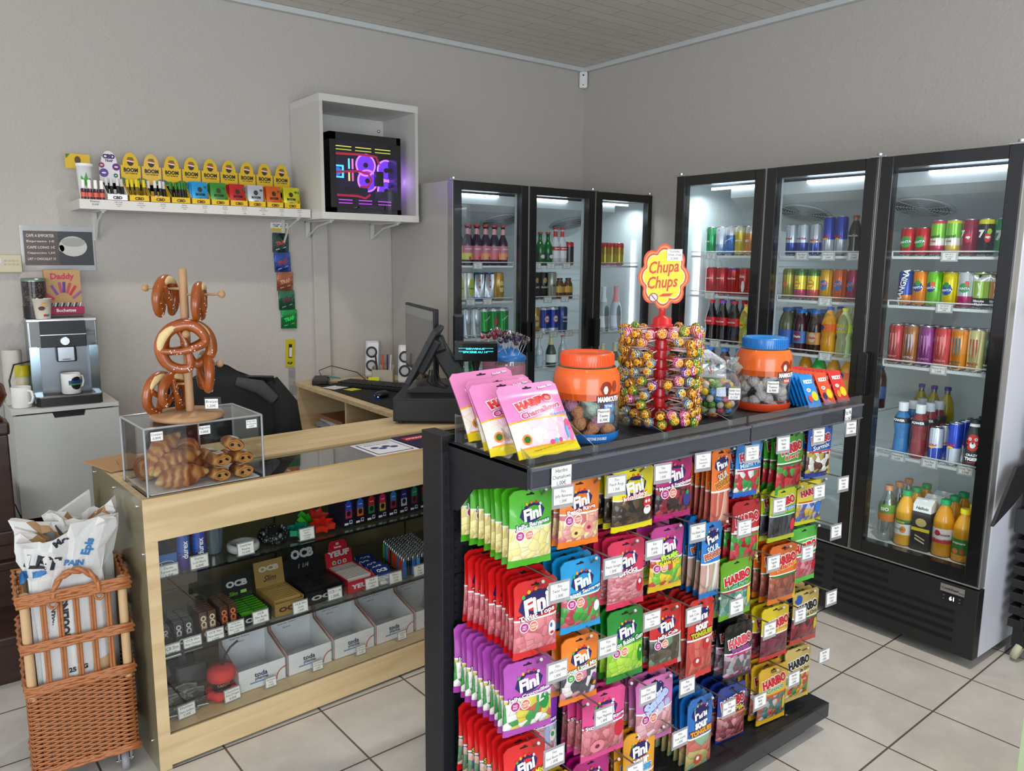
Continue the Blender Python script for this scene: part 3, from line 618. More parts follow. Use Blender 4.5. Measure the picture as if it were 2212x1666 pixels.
def cooler(label, loc, rz, shelves, handles, fans, sidem, display, leds):
    t = thing('glass_door_fridge', label, 'fridge', loc, rz, None)
    W, D, H = 1.60, 0.68, 2.0
    b = MB(); s = sidem
    b.lo((0, 0.055, 0.04), (0.04, D, H-0.012), s); b.lo((W-0.04, 0.055, 0.04), (W, D, H-0.012), s)
    b.lo((0.04, D-0.04, 0.30), (W-0.04, D, H-0.012), INW)
    b.lo((0.04, 0.055, H-0.055), (W-0.04, D-0.04, H-0.012), s)
    b.lo((0.04, 0.055, 0.30), (W-0.04, D-0.04, 0.375), INW)
    b.lo((0.04, 0.30, 0.06), (W-0.04, D, 0.30), BLM)
    for x in (0.04, W-0.045): b.lo((x, 0.06, 0.375), (x+0.005, D-0.04, H-0.055), INW)
    for x in (DOORX[1]-0.006, DOORX[2]-0.006): b.lo((x-0.028, 0.05, 0.375), (x+0.028, 0.105, H-0.055), INW, 0.004)
    b.build('cabinet_body', t)
    # evaporator housing under the roof
    e = MB(); pts = [(0.10, 1.93), (0.10, 1.875), (0.17, 1.84), (0.56, 1.725), (0.64, 1.725), (0.64, 1.93)]
    x0, x1 = 0.05, W-0.05
    if not fans[2]: x1 = 1.33
    if not fans[0]: x0 = 0.27
    M = Matrix(((0, 0, 1, x0), (1, 0, 0, 0), (0, 1, 0, 0), (0, 0, 0, 1)))
    e.prism(pts, x1-x0, INW, M); ev = e.build('air_duct', t)
    sl = math.atan2(0.115, 0.39)
    for fx in (.548, 1.108):
        if True:
            f = fan_mesh(mat('#c9ced0', .4, var=0)); fo = f.build('fan_grille', ev)
            fo.location = (fx, 0.30, 1.797); fo.rotation_euler = (PI-sl, 0, 0)
    # lower grille panel
    g = MB(); g.lo((0, 0.0, 0.04), (W, 0.05, 0.325), BLM, 0.003); gp = g.build('front_grille', t)
    sm = MB()
    dk = mat('#050506', 0.9, var=0)
    for x0, x1, n0 in [(0.045, 0.47, 0), (0.52, 0.955, 0), (1.005, 1.25, 0), (1.005, 1.52, 2)]:
        for k in range(6):
            z = 0.288-k*0.038
            if n0 == 2 and k < 2: continue
            if x1 == 1.25 and k >= 2: continue
            q = MB(); 
            sm.lo((x0, -0.0012, z-0.008), (x1, 0.004, z+0.008), dk)
    so = sm.build('vent_slots', gp); so['kind'] = 'stuff'
    if display:
        lg = MB(); lg.lo((1.46, -0.004, 0.286), (1.55, 0, 0.316), mat('#b5b5b0', .35, .8)); fn = plane((1.505, -0.004, 0.301), (1, 0, 0), (0, 0, 1))
        lg.text('CombiSteel', fn, INK, w=0.062, cx=-0.008, cy=0.0); lg.text('cooling', fn, INK, w=0.018, cx=0.034, cy=-0.006); lg.build('badge', t)
        ds = MB(); ds.lo((1.465, -0.003, 0.250), (1.545, 0, 0.278), BLACK); fn = plane((1.505, -0.003, 0.264), (1, 0, 0), (0, 0, 1))
        ds.text('61', fn, mat('#cfd2ff', .5, emit=4, var=0), w=0.018); ds.shape(circ(-0.03, 0.007, 0.004, 0.002), fn, STEEL); ds.shape(circ(-0.03, -0.007, 0.004, 0.002), fn, STEEL); ds.shape(circ(0.03, 0.007, 0.004, 0.002), fn, STEEL); ds.shape(circ(0.03, -0.007, 0.004, 0.002), fn, STEEL)
        ds.build('temperature_display', t)
    for x in (0.08, W-0.08):
        f = MB(); f.lathe([(0.03, 0), (0.03, 0.012), (0.012, 0.014), (0.012, 0.045)], BLM, 12, (x, 0.12, 0)); f.build('foot', t)
    for i in range(3):
        x0 = DOORX[i]; d = MB(); z0, z1 = 0.34, 1.988; bx = 0.052
        d.lo((x0, 0, z0), (x0+bx, 0.045, z1), BL, 0.003); d.lo((x0+DW-bx, 0, z0), (x0+DW, 0.045, z1), BL, 0.003)
        d.lo((x0+bx, 0, z0), (x0+DW-bx, 0.045, z0+0.055), BL); d.lo((x0+bx, 0, z1-0.048), (x0+DW-bx, 0.045, z1), BL)
        df = d.build('door', t)
        tr = MB(); tr.lo((x0-0.005, 0.006, z0-0.004), (x0, 0.05, z1), TRIM); tr.lo((x0+DW, 0.006, z0-0.004), (x0+DW+0.005, 0.05, z1), TRIM)
        tr.lo((x0-0.005, 0.004, z0-0.008), (x0+DW+0.005, 0.05, z0-0.002), TRIM); tr.build('door_trim', df)
        p = MB(); p.quad((x0+bx-.002, 0.012, z0+.05), (x0+DW-bx+.002, 0.012, z0+.05), (x0+DW-bx+.002, 0.012, z1-.045), (x0+bx-.002, 0.012, z1-.045), PANE); p.build('pane', df)
        hx = x0+DW-0.004 if handles[i] == 'R' else x0+0.004
        hh = MB(); hh.lo((hx-0.022, -0.035, 1.02), (hx+0.022, 0.0, 1.20), BL, 0.006); hh.build('handle', df)
        lx0 = x0+bx+(0.10 if rz < -0.5 else 0.0)
        l = MB(); l.lo((lx0, 0.085, 1.918), (lx0+0.315, 0.098, 1.93), LED); l.build('led_strip', t)
        for k, (z, ls) in enumerate(shelves[i]):
            sh = MB(); y0, y1 = 0.095, 0.60; xa, xb = x0+0.03, x0+DW-0.035
            for yy in [y0+0.012+q*0.042 for q in range(13)]: sh.rod((xa, yy, z+0.004), (xb, yy, z+0.004), 0.0022, WIRE, 5)
            for q in range(3): sh.rod((xa+(xb-xa)*q/2, y0, z+0.002), (xa+(xb-xa)*q/2, y1, z+0.002), 0.003, WIRE, 5)
            sh.lo((xa, y0-0.001, z-0.003), (xb, y0+0.007, z+0.008), WIRE)
            sh.rod((xa, y0, z+0.027), (xb, y0, z+0.027), 0.003, WIRE, 6); sh.rod((xa, y0, z+.004), (xa, y0, z+0.027), 0.003, WIRE, 6); sh.rod((xb, y0, z+.004), (xb, y0, z+0.027), 0.003, WIRE, 6)
            for q in range(40): sh.rod((xa+(xb-xa)*(q+.5)/40, y0+.005, z+0.006), (xa+(xb-xa)*(q+.5)/40, y0+0.05, z+0.006), 0.0012, WIRE, 4)
            so = sh.build('shelf', t)
            for lx, lines in ls:
                pt = MB(); pt.lo((x0+lx-0.032, y0-0.009, z-0.012), (x0+lx+0.032, y0-0.006, z+0.024), glassy('tag_sleeve', '#e8ecf0', .1, alpha=.5))
                price_tag_lines(pt, plane((x0+lx, y0-0.0092, z+0.007), (1, 0, 0), (0, 0, 1), .0003), lines, 0.05, 0.028); pt.build('price_tag', so)
    Mx = Matrix.Translation(Vector(loc)) @ Matrix.Rotation(rz, 4, 'Z')
    for i in range(3):
        a = area('fridge_led_and_fill_light', Mx @ Vector((DOORX[i]+DW/2, 0.12, 1.915)), Mx @ Vector((DOORX[i]+DW/2, 0.24, 0.4)), 0.31, 0.012, leds[i]*0.36, (0.86, 0.95, 1.0), 165)
        a2 = area('fridge_led_and_fill_light', Mx @ Vector((DOORX[i]+DW/2, 0.115, 1.12)), Mx @ Vector((DOORX[i]+DW/2, 0.6, 1.1)), 0.36, 1.2, leds[i]*0.13, (0.86, 0.95, 1.0), 160)  # added fill panel inside each door, not an LED strip; brightens the stock
        a2.visible_camera = True
    for hx in (0.02, W*0.66, W-0.03):
        hn = MB(); hn.lo((hx-0.035, 0.0, H-0.012), (hx+0.035, 0.03, H-0.004), CHROME, 0.002); hn.lathe([(0.012, 0), (0.012, 0.012)], CHROME, 10, (hx, 0.02, H-0.006)); hn.build('hinge', t)
    return t
SLIM = ['Soft 33 Cl', 'Au choix', '1,50€']
cr = cooler('tall three-door glass fridge against the right wall, full of soft drinks', (3.168, 2.765, 0), -PI/2,
    [[(1.588, [(.17, SLIM)]), (1.387, [(.17, SLIM)]), (1.145, [(.22, SLIM)]), (.92, []), (.70, [])],
     [(1.588, [(.15, ['Red Bull', '2,00€']), (.28, ['Red Bull 33cl', '2,50€']), (.40, ['Coca', '2,00€'])]), (1.387, [(.28, SLIM)]), (1.142, [(.30, SLIM)]), (.91, []), (.70, [])],
     [(1.588, [(.26, SLIM)]), (1.387, [(.26, SLIM)]), (1.140, [(.26, ['Monster 50 Cl', '2,50€'])]), (.755, [(.13, ['Powerade', '2,00€']), (.26, ['Red Bull', '2,50€']), (.40, ['Crazy Tiger', '2,50€'])])]],
    ['R', 'L', 'L'], [0, 1, 1], SIDEW, True, (7, 6, 7))
vl = MB(); vl.lo((0.052, 0.13, 1.02), (0.062, 0.145, 1.72), LED); vl.build('led_strip', cr)
cl = cooler('tall three-door glass fridge against the back wall, full of beer', (2.405, 3.668, 0), 0.0,
    [[(1.521, [(.22, ['Despe', '2,50€'])]), (1.313, [(.17, SLIM), (.29, SLIM)]), (1.10, []), (.88, []), (.66, [])],
     [(1.521, [(.13, SLIM), (.24, SLIM), (.37, SLIM)]), (1.313, [(.22, SLIM), (.36, SLIM)]), (1.095, [(.15, SLIM), (.27, SLIM), (.40, SLIM)]), (.88, []), (.66, [])],
     [(1.521, []), (1.084, []), (.80, [])]],
    ['R', 'L', 'L'], [1, 1, 0], SIDE, False, (7, 6, 7))
vl = MB(); vl.lo((1.54, 0.13, 1.00), (1.55, 0.145, 1.70), LED); vl.build('led_strip', cl)
def stock(fr, dn, sh_z, shelfname, frname, door, items, y=0.143, depth=1, step=0.075, bx0=0.075, span=0.405, back=None):
    """items: keys from left to right; depth: how many rows deep stand in view"""
    n = len(items)
    for i, key in enumerate(items):
        if key is None: continue
        lx = DOORX[door]+bx0+span*(i+0.5)/n
        for d in range(depth):
            yy = y+d*step+random.uniform(-.002, .002)
            where = '%s-from-left' % ORD[i] if i else 'leftmost'
            pos = ('%s, %s, %s %s' % (where, shelfname, frname.replace(' ', '-'), dn)) if d == 0 else ('%s, %s row, %s, %s %s' % (where, ORD[d], shelfname, frname.replace(' ', '-'), dn))
            lab = '%s, %s' % (DR[key]['desc'], pos)
            put(key, fr, lx+random.uniform(-.001, .001), yy, sh_z+0.0085, lab, '%s on the %s of the %s' % ('drinks', shelfname, frname+' '+dn))
FRN, FLN = 'right fridge', 'back fridge'
stock(cr, 'right door', 1.588, 'top shelf', FRN, 2, ['strawb_soda', 'strawb_soda', 'malt_lime', 'malt_lemon', 'seven_cherry', 'seven_mojito', 'seven_green'], bx0=.038, span=.415)
stock(cr, 'right door', 1.387, 'second shelf', FRN, 2, ['blue_orange', 'fizz_orange', 'fizz_green', 'fizz_lemon', 'fizz_pink', 'juice_apple', 'juice_orange'], bx0=.045, span=.41, depth=2)
stock(cr, 'right door', 1.140, 'third shelf', FRN, 2, ['en_red', 'en_brown', 'en_purple', 'en_coral', 'en_orange', 'en_cream', 'en_black'], bx0=.022, span=.445, depth=2)
stock(cr, 'right door', .755, 'fourth shelf', FRN, 2, ['sport_blue', 'sport_red', 'rb_blue', 'rb_big', 'tiger', 'tiger'], bx0=.075, span=.43, depth=3, step=.08)
stock(cr, 'right door', .755, 'back of fourth shelf', FRN, 2, ['purple_cap', 'purple_cap', 'purple_cap'], bx0=.02, span=.17, y=.42)
stock(cr, 'right door', .370, 'bottom shelf', FRN, 2, ['orange_pulp', 'juice_yellow', None, 'juice_apple_b', 'juice_tropic', 'juice_tall'], bx0=.04, span=.47, depth=3, step=.085, y=.145)
stock(cr, 'middle door', 1.588, 'top shelf', FRN, 1, ['rb_sf', 'rb_sf', 'rb_blue', 'rb_big', 'rb_big', 'cola_glass', 'cola_glass'], bx0=.024, span=.435)
stock(cr, 'middle door', 1.387, 'second shelf', FRN, 1, ['tea_dark', 'tea_pink', 'tea_peach', 'oas_yellow', 'oas_orange', 'oas_pink', 'oas_red'], bx0=.022, span=.455, depth=2)
stock(cr, 'middle door', 1.142, 'third shelf', FRN, 1, ['oas_blue', 'oas_dark', 'oas_amber', 'pet_orange', 'pet_lemon', 'pet_green'], bx0=.022, span=.44, depth=2, step=.08)
stock(cr, 'middle door', .91, 'fourth shelf', FRN, 1, ['pet_orange', 'pet_green', 'pet_orange', 'pet_orange', 'oas_dark', 'oas_dark'], bx0=.04, span=.44, y=.3)
stock(cr, 'left door', 1.588, 'top shelf', FRN, 0, ['s_green', 's_white', 's_blue', 's_yellow', 's_orange', 's_purple'], bx0=.095, span=.36)
stock(cr, 'left door', 1.387, 'second shelf', FRN, 0, ['cola_can', 'cola_can', 'cola_cherry', 'cola_cake', 'schw_lemon'], bx0=.10, span=.35, depth=2)
stock(cr, 'left door', 1.145, 'third shelf', FRN, 0, ['cola_pet', 'cola_zero', 'cola_pet', 'tea_pet', 'tea_pet'], bx0=.11, span=.36, depth=2)
stock(cr, 'left door', .92, 'fourth shelf', FRN, 0, ['oas_dark', 'oas_dark', 'oas_blue', 'oas_dark'], bx0=.11, span=.36)
stock(cl, 'left door', 1.521, 'top shelf', FLN, 0, ['desp_lime', 'desp_lime', 'desp_red', 'desp_mango', 'desp_red', 'desp_mango'], bx0=.085, span=.39, depth=2)
stock(cl, 'left door', 1.313, 'second shelf', FLN, 0, ['pale_lime', 'pale_lime', 'pale_blue', 'pale_blue', 'gold_can'], bx0=.085, span=.36)
stock(cl, 'left door', 1.10, 'third shelf', FLN, 0, ['blue86', 'silver_can', 'silver_can', 'green_can', 'star_can', 'green_can'], bx0=.08, span=.40, depth=2)
stock(cl, 'left door', .88, 'fourth shelf', FLN, 0, ['beer_green', 'beer_green', 'beer_green', 'wine_small'], bx0=.08, span=.40)
stock(cl, 'middle door', 1.521, 'top shelf', FLN, 1, ['beer_dkgreen', 'beer_dkgreen', 'beer_green', 'beer_green', 'ice_white', 'ice_white', 'red_dark'], bx0=.05, span=.42)
stock(cl, 'middle door', 1.313, 'second shelf', FLN, 1, ['gold_can', 'black_can', 'black_can', 'silver_w', 'brown_stub', 'brown_stub'], bx0=.05, span=.42)
stock(cl, 'middle door', 1.095, 'third shelf', FLN, 1, ['gold_can', 'gold_can', 'blue_white', 'blue_white', 'blue_can'], bx0=.05, span=.38)
stock(cl, 'middle door', .88, 'fourth shelf', FLN, 1, ['clear_red', 'clear_red', 'wine_small', 'clear_red'], bx0=.05, span=.40)
stock(cl, 'right door', 1.521, 'top shelf', FLN, 2, ['red_dark', 'red_dark', 'energy_ry', 'energy_ry', 'energy_ry'], bx0=.05, span=.34)
stock(cl, 'right door', 1.084, 'middle shelf', FLN, 2, ['champ_dark', 'champ_white', 'champ_pink'], bx0=.06, span=.34, y=.15)
stock(cl, 'right door', .80, 'lower shelf', FLN, 2, ['wine_small', 'wine_small', 'wine_small'], bx0=.06, span=.34, y=.15)
# juice cartons on the floor of the right door
def carton():
    t = thing('juice_carton', '', 'carton')
    mb = MB(); mb.lo((-.036, -.036, 0), (.036, .036, .165), mat('#17181a', .35, coat=.4)); mb.lo((-.0362, -.0362, .165), (.0362, .0362, .195), mat('#e8e8e4', .4))
    mb.prism([(-.036, 0), (.036, 0), (.0, .022)], .072, mat('#e8e8e4', .4), Matrix(((0, 0, 1, -.036), (1, 0, 0, 0), (0, 1, 0, .195), (0, 0, 0, 1))))
    fn = plane((0, -.0364, 0), (1, 0, 0), (0, 0, 1)); mb.text('Halloin', fn, INK, w=.05, cy=.182, shear=.3); mb.shape(circ(0, .12, .022, .018), fn, mat('#c8b468', .4)); mb.shape(rect(-.036, .082, .036, .096), fn, mat('#e2d020', .4, var=0))
    mb.shape([(-.02, .06), (.02, .045), (.02, .05), (-.02, .066)], fn, mat('#d8c8a0', .4)); mb.shape([(-.02, .045), (.02, .03), (.02, .036), (-.02, .052)], fn, mat('#d8c8a0', .4))
    mb.build('box', t)
    c = MB(); c.lathe([(.014, 0), (.014, .014)], WHITE, 12, (0, -.0, .20)); c.build('cap', t)
    return t
c0 = carton()
for d in range(3):
    q = c0 if d == 0 else dup(c0)
    q.location = cr.matrix_basis @ Vector((DOORX[2]+.04+.47*2.5/6, .15+.085*d, .378)); q.rotation_euler = (0, 0, -PI/2+random.uniform(-.1, .1))
    q['label'] = ['black and white juice carton at the front of the right fridge floor', 'black and white juice carton, second in its row on the right fridge floor', 'black and white juice carton, third in its row on the right fridge floor'][d]; q['group'] = 'juice cartons'
# ================================================================ GONDOLA (low sweets shelf)
GX0, GX1, GZ = 1.034, 2.385, 1.125
ANTH = mat('#33363c', 0.38, 0.3, coat=0.2, var=0.03); ANTHD = mat('#1c1e24', 0.5, 0.2, var=0.03)
g = thing('display_gondola', 'dark grey metal gondola shelf hung with bags of sweets', 'shelf', (1.70, 1.5, 0))
off = Vector((-1.70, -1.5, 0))
def gpart(name, mb, parent=None):
    for i, p in enumerate(mb.v): mb.v[i] = p+off
    return mb.build(name, parent or g)
for x0, x1 in ((GX0-0.02, GX0+0.018), (GX1-0.018, GX1+0.02)):
    mb = MB(); mb.lo((x0, 1.60, 0), (x1, 1.69, 1.14), ANTHD, 0.003)
    mb.lo((x0-.001, 1.598, 1.10), (x1+.001, 1.692, 1.142), BLACK, 0.002)
    up = gpart('upright', mb)
    sl = MB(); dk = mat('#040406', 0.9, var=0)
    for k in range(24):
        z = 1.07-k*0.045
        for xx in (x0+0.010, x0+0.024): sl.lo((xx, 1.5988, z-0.014), (xx+0.006, 1.603, z+0.014), dk)
    so = gpart('slots', sl, up); so['kind'] = 'stuff'
# perforated back panels
def pegmat():
    m = bpy.data.materials.new('perforated_panel'); t, b = nt_of(m); b.inputs['Roughness'].default_value = 0.5; b.inputs['Metallic'].default_value = 0.2
    tc = t.nodes.new('ShaderNodeTexCoord'); sx = t.nodes.new('ShaderNodeSeparateXYZ'); t.links.new(tc.outputs['Object'], sx.inputs[0]); last = []
    for o in (0, 2):
        a = t.nodes.new('ShaderNodeMath'); a.operation = 'MULTIPLY'; a.inputs[1].default_value = 1/0.025
        f = t.nodes.new('ShaderNodeMath'); f.operation = 'FRACT'; s = t.nodes.new('ShaderNodeMath'); s.operation = 'SUBTRACT'; s.inputs[1].default_value = 0.5
        p = t.nodes.new('ShaderNodeMath'); p.operation = 'POWER'; p.inputs[1].default_value = 2
        t.links.new(sx.outputs[o], a.inputs[0]); t.links.new(a.outputs[0], f.inputs[0]); t.links.new(f.outputs[0], s.inputs[0]); t.links.new(s.outputs[0], p.inputs[0]); last.append(p)
    ad = t.nodes.new('ShaderNodeMath'); ad.operation = 'ADD'; t.links.new(last[0].outputs[0], ad.inputs[0]); t.links.new(last[1].outputs[0], ad.inputs[1])
    c = t.nodes.new('ShaderNodeMath'); c.operation = 'GREATER_THAN'; c.inputs[1].default_value = 0.02; t.links.new(ad.outputs[0], c.inputs[0])
    mx = t.nodes.new('ShaderNodeMix'); mx.data_type = 'RGBA'; mx.inputs[6].default_value = lin('#050507'); mx.inputs[7].default_value = lin('#22252c')
    t.links.new(c.outputs[0], mx.inputs[0]); t.links.new(mx.outputs[2], b.inputs['Base Color'])
    return m
PEG = pegmat()
for k in range(3):
    z0, z1 = 0.10+k*0.335, 0.10+(k+1)*0.335-0.004
    mb = MB(); mb.lo((GX0+0.018, 1.612, z0), (GX1-0.018, 1.632, z1), PEG); gpart('back_panel', mb)
# top shelf
mb = MB(); mb.lo((GX0, 1.285, GZ-0.012), (GX1, 1.60, GZ), ANTHD, 0.002)
mb.lo((GX0, 1.287, GZ-0.05), (GX0+0.002, 1.60, GZ-0.002), ANTHD); mb.lo((GX1-.002, 1.287, GZ-0.05), (GX1, 1.60, GZ-0.002), ANTHD)
sh = gpart('top_shelf', mb)
for x in (GX0+0.004, GX1-0.008):
    mb = MB(); M = Matrix(((0, 0, 1, x), (1, 0, 0, 0), (0, 1, 0, 0), (0, 0, 0, 1)))
    mb.prism([(1.605, GZ-.01), (1.30, GZ-.01), (1.30, GZ-.045), (1.50, GZ-.10), (1.565, GZ-.17), (1.605, GZ-.175)], 0.004, ANTHD, M); gpart('bracket', mb)
fz0, fz1 = GZ-0.046, GZ+0.002
FAS = mat('#42464f', 0.25, 0.4, coat=0.6, var=0.02)
for x0, x1 in ((GX0-.002, 1.803), (1.807, GX1+.003)):
    mb = MB(); mb.lo((x0, 1.270, fz0), (x1, 1.285, fz1), FAS, 0.003)
    mb.lo((x0, 1.267, fz1-0.006), (x1, 1.272, fz1+0.001), mat('#6a707c', 0.2, 0.5, coat=.5), 0.001); mb.lo((x0, 1.267, fz0), (x1, 1.272, fz0+0.005), mat('#6a707c', 0.2, 0.5, coat=.5), 0.001)
    fa = gpart('price_rail', mb, sh)
    fb = MB(); fb.lo((x0+.003, 1.283, GZ), (x1-.003, 1.285, GZ+0.026), glassy('clear_rail', '#f0f4f6', 0.05, edge=.3)); gpart('clear_front_strip', fb, sh)
for xc, lines, ww in ((1.115, ['Haribo', 'Chamallows', '1,00€'], .058), (2.295, ['Fizz Pik', '0,3€'], .036)):
    mb = MB(); fn = plane((xc, 1.2668, (fz0+fz1)/2-.004), (1, 0, 0), (0, 0, 1), .0004); price_tag_lines(mb, fn, lines, ww, 0.046); mb.shape(rect(-ww/2, -.023, ww/2, .023), lambda x, y, f=fn: f(x, y, 1), PAPER); gpart('price_tag', mb, sh)
# base shelf and plinth
mb = MB(); mb.lo((GX0, 1.295, 0.085), (GX1-.03, 1.60, 0.10), ANTHD, 0.002); mb.lo((GX0, 1.285, 0.050), (GX1-.03, 1.297, 0.101), ANTH, 0.003); mb.lo((GX1-.033, 1.29, 0.05), (GX1-.03, 1.60, 0.10), ANTH); gpart('base_shelf', mb)
mb = MB()
for ix in range(26):
    for iy in range(5): mb.lathe([(0.004, 0.1002), (0.004, 0.1008)], mat('#7a7f88' if (ix*7+iy*3) % 11 == 0 else '#050506', 0.5, var=0), 8, (GX0+0.04+ix*0.05, 1.33+iy*0.05, 0))
q = gpart('perforations', mb); q['kind'] = 'stuff'
mb = MB(); mb.lo((GX0+.01, 1.325, 0.0), (GX1-.10, 1.60, 0.05), ANTH, 0.002); gpart('plinth', mb)
# clear divider trays on the top shelf
def divider(x, label, y0=1.29, y1=1.585, hb=0.07, front=True):
    t = thing('clear_divider', label, 'divider', (x, 0, GZ), 0, 'clear plastic dividers on the sweets shelf')
    m = glassy('acrylic', '#f4f7f8', 0.10, edge=.8); e = glassy('acrylic_edge', '#c4ccd0', 0.5, alpha=.25)
    mb = MB(); M = Matrix(((0, 0, 1, -.001), (1, 0, 0, 0), (0, 1, 0, 0), (0, 0, 0, 1)))
    pts = [(y0, 0.001), (y1, 0.001), (y1, hb), (y0+.11, hb), (y0, .022)]
    mb.prism(pts, 0.002, m, M, side=e); mb.build('panel', t)
    f = MB(); f.lo((-.006, y0-.001, 0.001), (.012, y0+.006, .020), m); f.build('clip', t)
    return t
divider(1.045, 'clear plastic divider left of the pink marshmallow bags')
divider(1.235, 'clear plastic divider between pink marshmallow bags and first jar')
divider(1.475, 'clear plastic divider between first jar and lollipop tower', hb=.05)
divider(1.735, 'clear plastic divider between lollipop tower and gumball bowl', hb=.05)
divider(2.232, 'clear plastic divider right of the blue sachets', hb=.05)
divider(2.312, 'clear plastic divider left of the last red sachets', hb=.05)
divider(2.378, 'clear plastic divider at the far right shelf end', y0=1.34, hb=.075)

# ---------------------------------------------------------------- bags of sweets
def pillow(w, h, T, top=.80, bot=.07, crimp=0.0015):
    """thickness of the bag at (x, y); y from 0 (bottom) to h"""
    def th(x, y):
        u = abs(2*x/w); v = y/h
        if v > top or v < bot: return crimp
        q = (v-bot)/(top-bot)
        e = math.sin(PI*min(1, q)**0.75)**0.6 if 0 < q < 1 else 0
        return crimp+T/2*e*max(0, 1-u**3)**0.5
    return th
def bag(name, d):
    w, h, T = d['w'], d['h'], d.get('T', .026)
    v0, v1 = d.get('win', (.10, .50)); top = .82
    th = pillow(w, h, T, top, .075)
    ys = sorted(set([0, .018, .038, .075, v0, v0+(v1-v0)*.25, v0+(v1-v0)*.5, v0+(v1-v0)*.75, v1, v1+.022, (v1+top)/2, top-.05, top, .88, .94, 1.0]))
    nx = 10; xs = [-w/2+w*i/nx for i in range(nx+1)]
    main = mat(d['c'], 0.28, 0.0, 0.5, var=0.02); botm = mat(d.get('cb', d['c']), 0.28, 0, .5, var=.02)
    edge = mat(d.get('line', '#f2f2f0'), 0.4, var=0)
    winm = pieces('sweets_'+d['key'], d['sw'], d.get('sc', 55.0), d.get('gap', '#5a4438'), stretch=d.get('st', (1, 1, 1)))
    mb = MB(); ch = .012 if d.get('cut', True) else 0
    def X(x, v): # slightly waisted outline with clipped top corners
        k = 1-0.035*math.sin(PI*v); 
        if v > .985: k -= 2*ch/w
        return x*k
    for sgn in (-1, 1):
        vs = []; fs = []; ms = []
        for v in ys:
            for x in xs:
                wob = 0.0012*math.sin(x*190+v*9+d.get('ph', 0)) if v < .06 or v > .82 else 0
                vs.append((X(x, v), sgn*th(x, v*h)+wob, v*h+(0.0015*math.sin(x*260) if v in (0,) else 0)))
        n = nx+1
        for j in range(len(ys)-1):
            vm = (ys[j]+ys[j+1])/2
            for i in range(nx):
                xm = (xs[i]+xs[i+1])/2
                inw = v0 < vm < v1 and abs(xm) < w*.46
                m = winm if inw else (edge if v1 < vm < v1+.022 and abs(xm) < w*.47 else (botm if vm < v0 else main))
                if d.get('side') and vm < v1 and abs(xm) >= w*.36 and xm > 0: m = mat(d['side'], .35, 0, .4)
                q = (j*n+i, j*n+i+1, (j+1)*n+i+1, (j+1)*n+i)
                fs.append(q if sgn < 0 else q[::-1]); ms.append(m)
        mb.add(vs, fs, ms, True)
    # join the rims
    n = nx+1
    rim = []
    fn = lambda x, y, k=1: Vector((x*(1-0.035*math.sin(PI*y/h)), -(th(x, y)+0.0005*k), y))
    # euro slot
    mb.shape([(-.014, h*.925), (.014, h*.925), (.014, h*.945), (.004, h*.945), (.003, h*.96), (-.003, h*.96), (-.004, h*.945), (-.014, h*.945)], lift(fn, 1), mat('#120f10', .8, var=0))
    for f in d['deco']: f(mb, fn, w, h)
    o = mb.build(name)
    return o
def logo_f(y=.70, w=.60, rot=.18, dots=True, cx=0.0, ell='#1d1b5e'):
    def f(mb, fn, W, H):
        cols = 8; rx, ry = w*W/2, w*W/2*.58; g = lift(fn, 1.5); c, s = math.cos(rot), math.sin(rot)
        P = lambda x, yy: g(cx*W+x*c-yy*s, y*H+x*s+yy*c)
        m = mat(ell, .35, var=0)
        for i in range(cols):
            a, b = -1+2*i/cols, -1+2*(i+1)/cols; ya, yb = math.sqrt(max(0, 1-a*a)), math.sqrt(max(0, 1-b*b))
            mb.add([P(a*rx, -ya*ry), P(b*rx, -yb*ry), P(b*rx, yb*ry), P(a*rx, ya*ry)], [(0, 1, 2, 3)], m)
        mb.text('Fini', lambda x, yy: fn(x, yy, 3), TW, stretch=(w*W*.74, w*W*.38), bold=.045, rot=rot, cx=cx*W, cy=y*H-.001, shear=.12)
        if dots:
            for k, cc in enumerate(['#3fae3a', '#f0b41e', '#e8702a', '#d8242c', '#e8e8ee']):
                a = PI*(.72-k*.13); x, yy = rx*.95*math.cos(a), ry*1.12*math.sin(a)
                mb.shape(circ(cx*W+x*c-yy*s, y*H+x*s+yy*c, w*W*.05, n=8), lift(fn, 2.5), mat(cc, .4, var=0))
    return f
def name_f(s, y=.545, w=.78, c='#ffffff', oc=None, rot=.12, h=None, bold=.03, cx=0, shear=0, hh=None):
    def f(mb, fn, W, H):
        st = (w*W, (hh or min(.085, .9*w/max(4, len(s))*1.3))*H)
        if oc: mb.text(s, lift(fn, 2), mat(oc, .4, var=0), stretch=(st[0]*1.04, st[1]*1.22), bold=bold+.06, rot=rot, cx=cx*W, cy=y*H, shear=shear, cut=W*.2)
        mb.text(s, lift(fn, 3.5), mat(c, .4, var=0), stretch=st, bold=bold, rot=rot, cx=cx*W, cy=y*H, shear=shear, cut=W*.2)
    return f
def badges(y=.425, c1='#b8287e', c2='#e8734a', x0=-.30):
    def f(mb, fn, W, H):
        for k, cc in enumerate((c1, c2)):
            cx = (x0+k*.21)*W
            mb.shape(circ(cx, y*H, .105*W, n=14), lift(fn, 2), TW); mb.shape(circ(cx, y*H, .088*W, n=14), lift(fn, 3), mat(cc, .4, var=0))
            mb.text('NO\nFAT' if k == 0 else 'NEW\nTASTE', lift(fn, 4), TW, h=.09*W, bold=.02, cx=cx, cy=y*H)
    return f
def blob_f(x, y, rx, ry, c, rot=0, k=2):
    return lambda mb, fn, W, H: mb.shape(circ(x*W, y*H, rx*W, ry*W, 14, rot), lift(fn, k), mat(c, .35, var=0))
